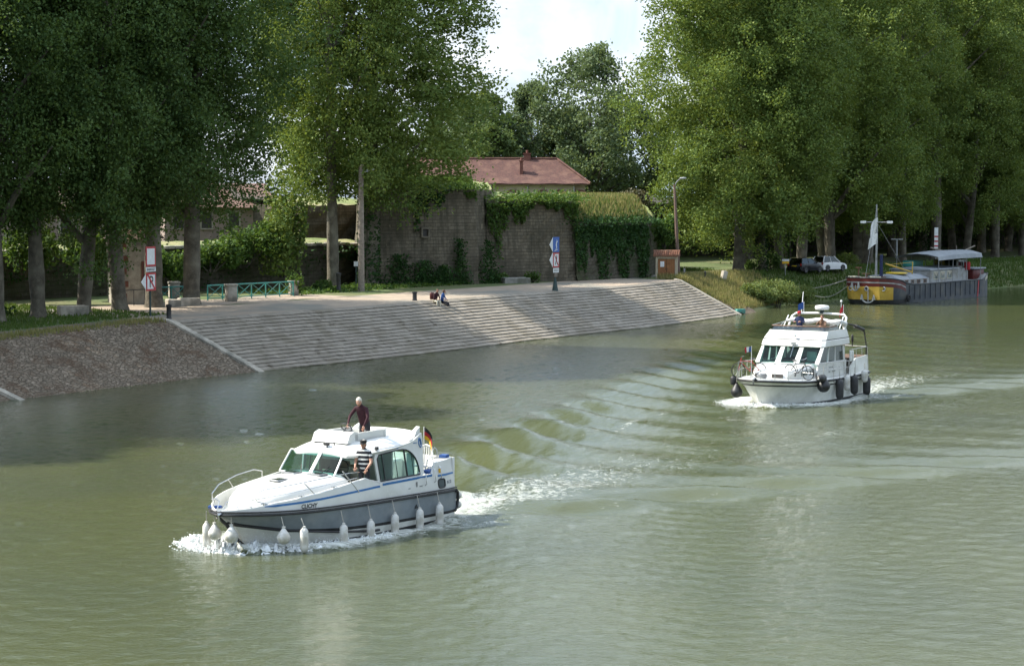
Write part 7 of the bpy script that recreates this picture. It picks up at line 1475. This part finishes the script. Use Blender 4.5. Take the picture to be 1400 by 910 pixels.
o = thing('gate_railing', 'thin dark handrail in front of the pale gatehouse', 'railing', gp(168, 419)); e = Vector(gp(198, 417)) - Vector(gp(168, 419)); b = MB(); b.tube([(0, 0, 1.0), tuple(e + Vector((0, 0, 1.0)))], .03, 6)
for f in (0, .5, 1): b.tube([tuple(e * f), tuple(e * f + Vector((0, 0, 1.0)))], .025, 6)
b.build('bars', M['black'], o)
o = thing('waterline_marker', 'small green marker block at the foot of the right hand steps kerb', 'marker', (*[float(v) for v in st2xy(S2 + .9, .1)], .12), .5); b = MB(); b.box((0, 0, .12), (.9, .5, .36), 0, 0, .05); b.build('block', M['teal'], o)
# ---------------------------------------------------------------- hut
p = gp(911, 381.5); ht = thing('brick_hut', 'small pale hut with orange wooden double doors and red tiled roof', 'hut', p, -.14); ht.scale = (.92, .62, .98)
W, D_, Hh = 2.0, 1.9, 2.0; b = MB(); t_ = .18
b.box((0, D_ - .1, Hh / 2), (W, t_, Hh)); b.box((-W / 2 + .09, D_ / 2 - .1, Hh / 2), (t_, D_ - .2, Hh)); b.box((W / 2 - .09, D_ / 2 - .1, Hh / 2), (t_, D_ - .2, Hh)); b.box((-.90, -.06, Hh / 2), (.20, .2, Hh)); b.box((.90, -.06, Hh / 2), (.20, .2, Hh)); b.box((0, -.06, Hh - .10), (1.6, .2, .20)); b.build('wall', M['render'], ht, smooth=0)
for x in (-.40, .40):
    d = MB(); 
    for i in range(4): d.box((x - .288 + i * .192, -.08, .88), (.184, .05, 1.76))
    for z in (.3, 1.4): d.box((x, -.12, z), (.74, .03, .1))
    dd_ = d.build('door', M['door_wood'], ht, smooth=0); MB().box((x + (.32 if x < 0 else -.32), -.15, .9), (.04, .04, .16)).build('handle', M['black'], dd_, smooth=0)
b = MB(); b.box((-.38, -.145, 1.32), (.36, .02, .48)); b.build('notice', M['signwhite'], ht, smooth=0)
r = MB(); n = 12
for sgn in (-1, 1):
    for i in range(n):
        x0 = -1.22 + i * 2.44 / n; 
        for j in range(4):
            f0, f1 = j / 4, (j + 1) / 4; y0 = D_ / 2 - .1 + sgn * 1.22 * (1 - f0); y1 = D_ / 2 - .1 + sgn * 1.22 * (1 - f1); z0, z1 = Hh + .02 + .34 * f0 + .05, Hh + .02 + .34 * f1
            r.tube([(x0 + .1, y0, z0), (x0 + .1, y1, z1 + .02)], [.12, .10], 6)
rf = r.build('roof', M['tile_hut'], ht); b = MB(); b.add([(-1.2, -.34, Hh), (1.2, -.34, Hh), (1.2, D_ / 2 - .1, Hh + .34), (-1.2, D_ / 2 - .1, Hh + .34), (-1.2, D_ + .16, Hh), (1.2, D_ + .16, Hh)], [(0, 1, 2, 3), (3, 2, 5, 4), (0, 3, 4), (1, 5, 2), (4, 5, 1, 0)]); b.build('roof_boards', M['brick'], rf, smooth=0); MB().tube([(-1.24, D_ / 2 - .1, Hh + .42), (1.24, D_ / 2 - .1, Hh + .42)], .13, 8).build('ridge_tile', M['tile_hut'], rf)
# ---------------------------------------------------------------- cars
def car(label, p, rz, paint, L_, W_, H_, estate=.0, plate='plate_y', roofbars=False):
    o = thing('parked_car', label, 'car', p, rz); hw = W_ / 2; g = .18
    prof = [(-L_ / 2, .42), (-L_ / 2 + .03, .72), (-L_ / 2 + .10, .90), (-L_ / 2 + .9, .94), (L_ * .12, .94), (L_ * .20, .93), (L_ / 2 - .35, .78), (L_ / 2 - .06, .62), (L_ / 2, .42)]
    b = MB(); secs = []
    for y, k in ((-hw, .90), (-hw + .02, .97), (-hw + .12, 1), (0, 1.015), (hw - .12, 1), (hw - .02, .97), (hw, .90)):
        secs.append([(x * (1 - (1 - k) * .15), y, g + (z - g) * k) for x, z in prof] + [(L_ / 2 * .99, y, g + .03), (-L_ / 2 * .99, y, g + .03)])
    b.loft(secs, closed=True, caps=True); b.build('body', M[paint], o, smooth=35)
    xr, xf = -L_ / 2 + .12 + estate, L_ * .20; tr, tf = xr + .32 - estate * .3, L_ * .02
    base = lambda s: [(xr, s * (hw - .07), .92), (xf, s * (hw - .07), .92), (tf, s * (hw - .24), H_), (tr, s * (hw - .24), H_)]
    R_, L2 = base(-1), base(1); c = MB(); c.add([R_[2], R_[3], L2[3], L2[2]] + [(x, y, z - .05) for x, y, z in (R_[2], R_[3], L2[3], L2[2])], [(0, 3, 2, 1), (0, 1, 5, 4), (1, 2, 6, 5), (2, 3, 7, 6), (3, 0, 4, 7)]); c.build('roof', M[paint], o, smooth=0)
    for s, Q in ((-1, R_), (1, L2)):
        for a, d in ((0, 3), (1, 2)): MB().tube([Q[a], Q[d]], .05, 6).build('pillar', M[paint], o)
        xm = (xr + xf) / 2 - .05; MB().tube([(xm, s * (hw - .07), .92), (xm - .05, s * (hw - .24), H_ - .02)], .04, 6).build('pillar', M[paint], o)
    w_ = MB()
    for s, Q in ((-1, R_), (1, L2)): w_.poly([Q[0], Q[1], Q[2], Q[3]][::s * -1])
    w_.poly([R_[1], L2[1], L2[2], R_[2]]); w_.build('window', M['carglass'], o, smooth=0); rw = MB(); rw.poly([L2[0], R_[0], R_[3], L2[3]]); rw.build('rear_window', M['carglass'], o, smooth=0)
    ib = MB(); ib.box((0, 0, .75), (L_ * .55, W_ - .4, .3)); 
    for y in (-.35, .35): ib.box((.1, y, 1.05), (.15, .45, .6)); ib.box((-.75, y, 1.0), (.15, .45, .5))
    ib.build('seats', M['dark'], o, smooth=0)
    for x in (-L_ * .31, L_ * .32):
        for s in (-1, 1):
            t_ = MB(); t_.lathe([(.18, -.09), (.29, -.10), (.31, -.06), (.31, .06), (.29, .10), (.18, .09)], 18, (x, s * (hw - .06), .31), 'Y'); wv = t_.build('wheel', M['tyre'], o); r = MB(); r.lathe([(.001, .07 * s), (.18, .095 * s), (.19, 0)], 12, (x, s * (hw - .06), .31), 'Y'); r.build('rim', M['steel_dull'], wv)
            a = MB(); a.tube([(x + .36 * math.cos(t2), s * (hw - .005), .31 + .36 * math.sin(t2)) for t2 in np.linspace(0, PI, 11)], .03, 5); a.build('wheel_arch', M['black'], o)
    for s in (-1, 1):
        b = MB(); b.box((-L_ / 2 + .02, s * (hw - .14), .82 + estate * 0), (.08, .16, .24 if not roofbars else .5), 0, 0, .02); b.build('tail_light', M['lightred'], o); b = MB(); b.box((L_ / 2 - .10, s * (hw - .24), .62), (.12, .3, .14), 0, 0, .03); b.build('headlight', M['glass'], o); b = MB(); b.box((L_ * .15, s * (hw + .06), .98), (.12, .18, .13), 0, 0, .03); b.build('mirror', M[paint], o)
    b = MB(); b.box((-L_ / 2 - .02, 0, .44), (.14, W_ - .1, .2), 0, 0, .04); b.box((L_ / 2 - .02, 0, .40), (.14, W_ - .1, .2), 0, 0, .04); b.build('bumper', M['black'] if paint == 'carwhite' else M[paint], o); b = MB(); b.box((-L_ / 2 + .0, 0, .70), (.05, .50, .11)); b.build('number_plate', M[plate], o, smooth=0)
    return o
p = gp(1101, 372.5); car('black estate car with yellow rear plate parked behind the small board', p, math.radians(50), 'carblack', 4.1, 1.72, 1.44)
p = gp(1133, 370.5); car('white hatchback parked in front of the black estate car', p, math.radians(42), 'carwhite', 3.8, 1.66, 1.50, plate='carwhite')
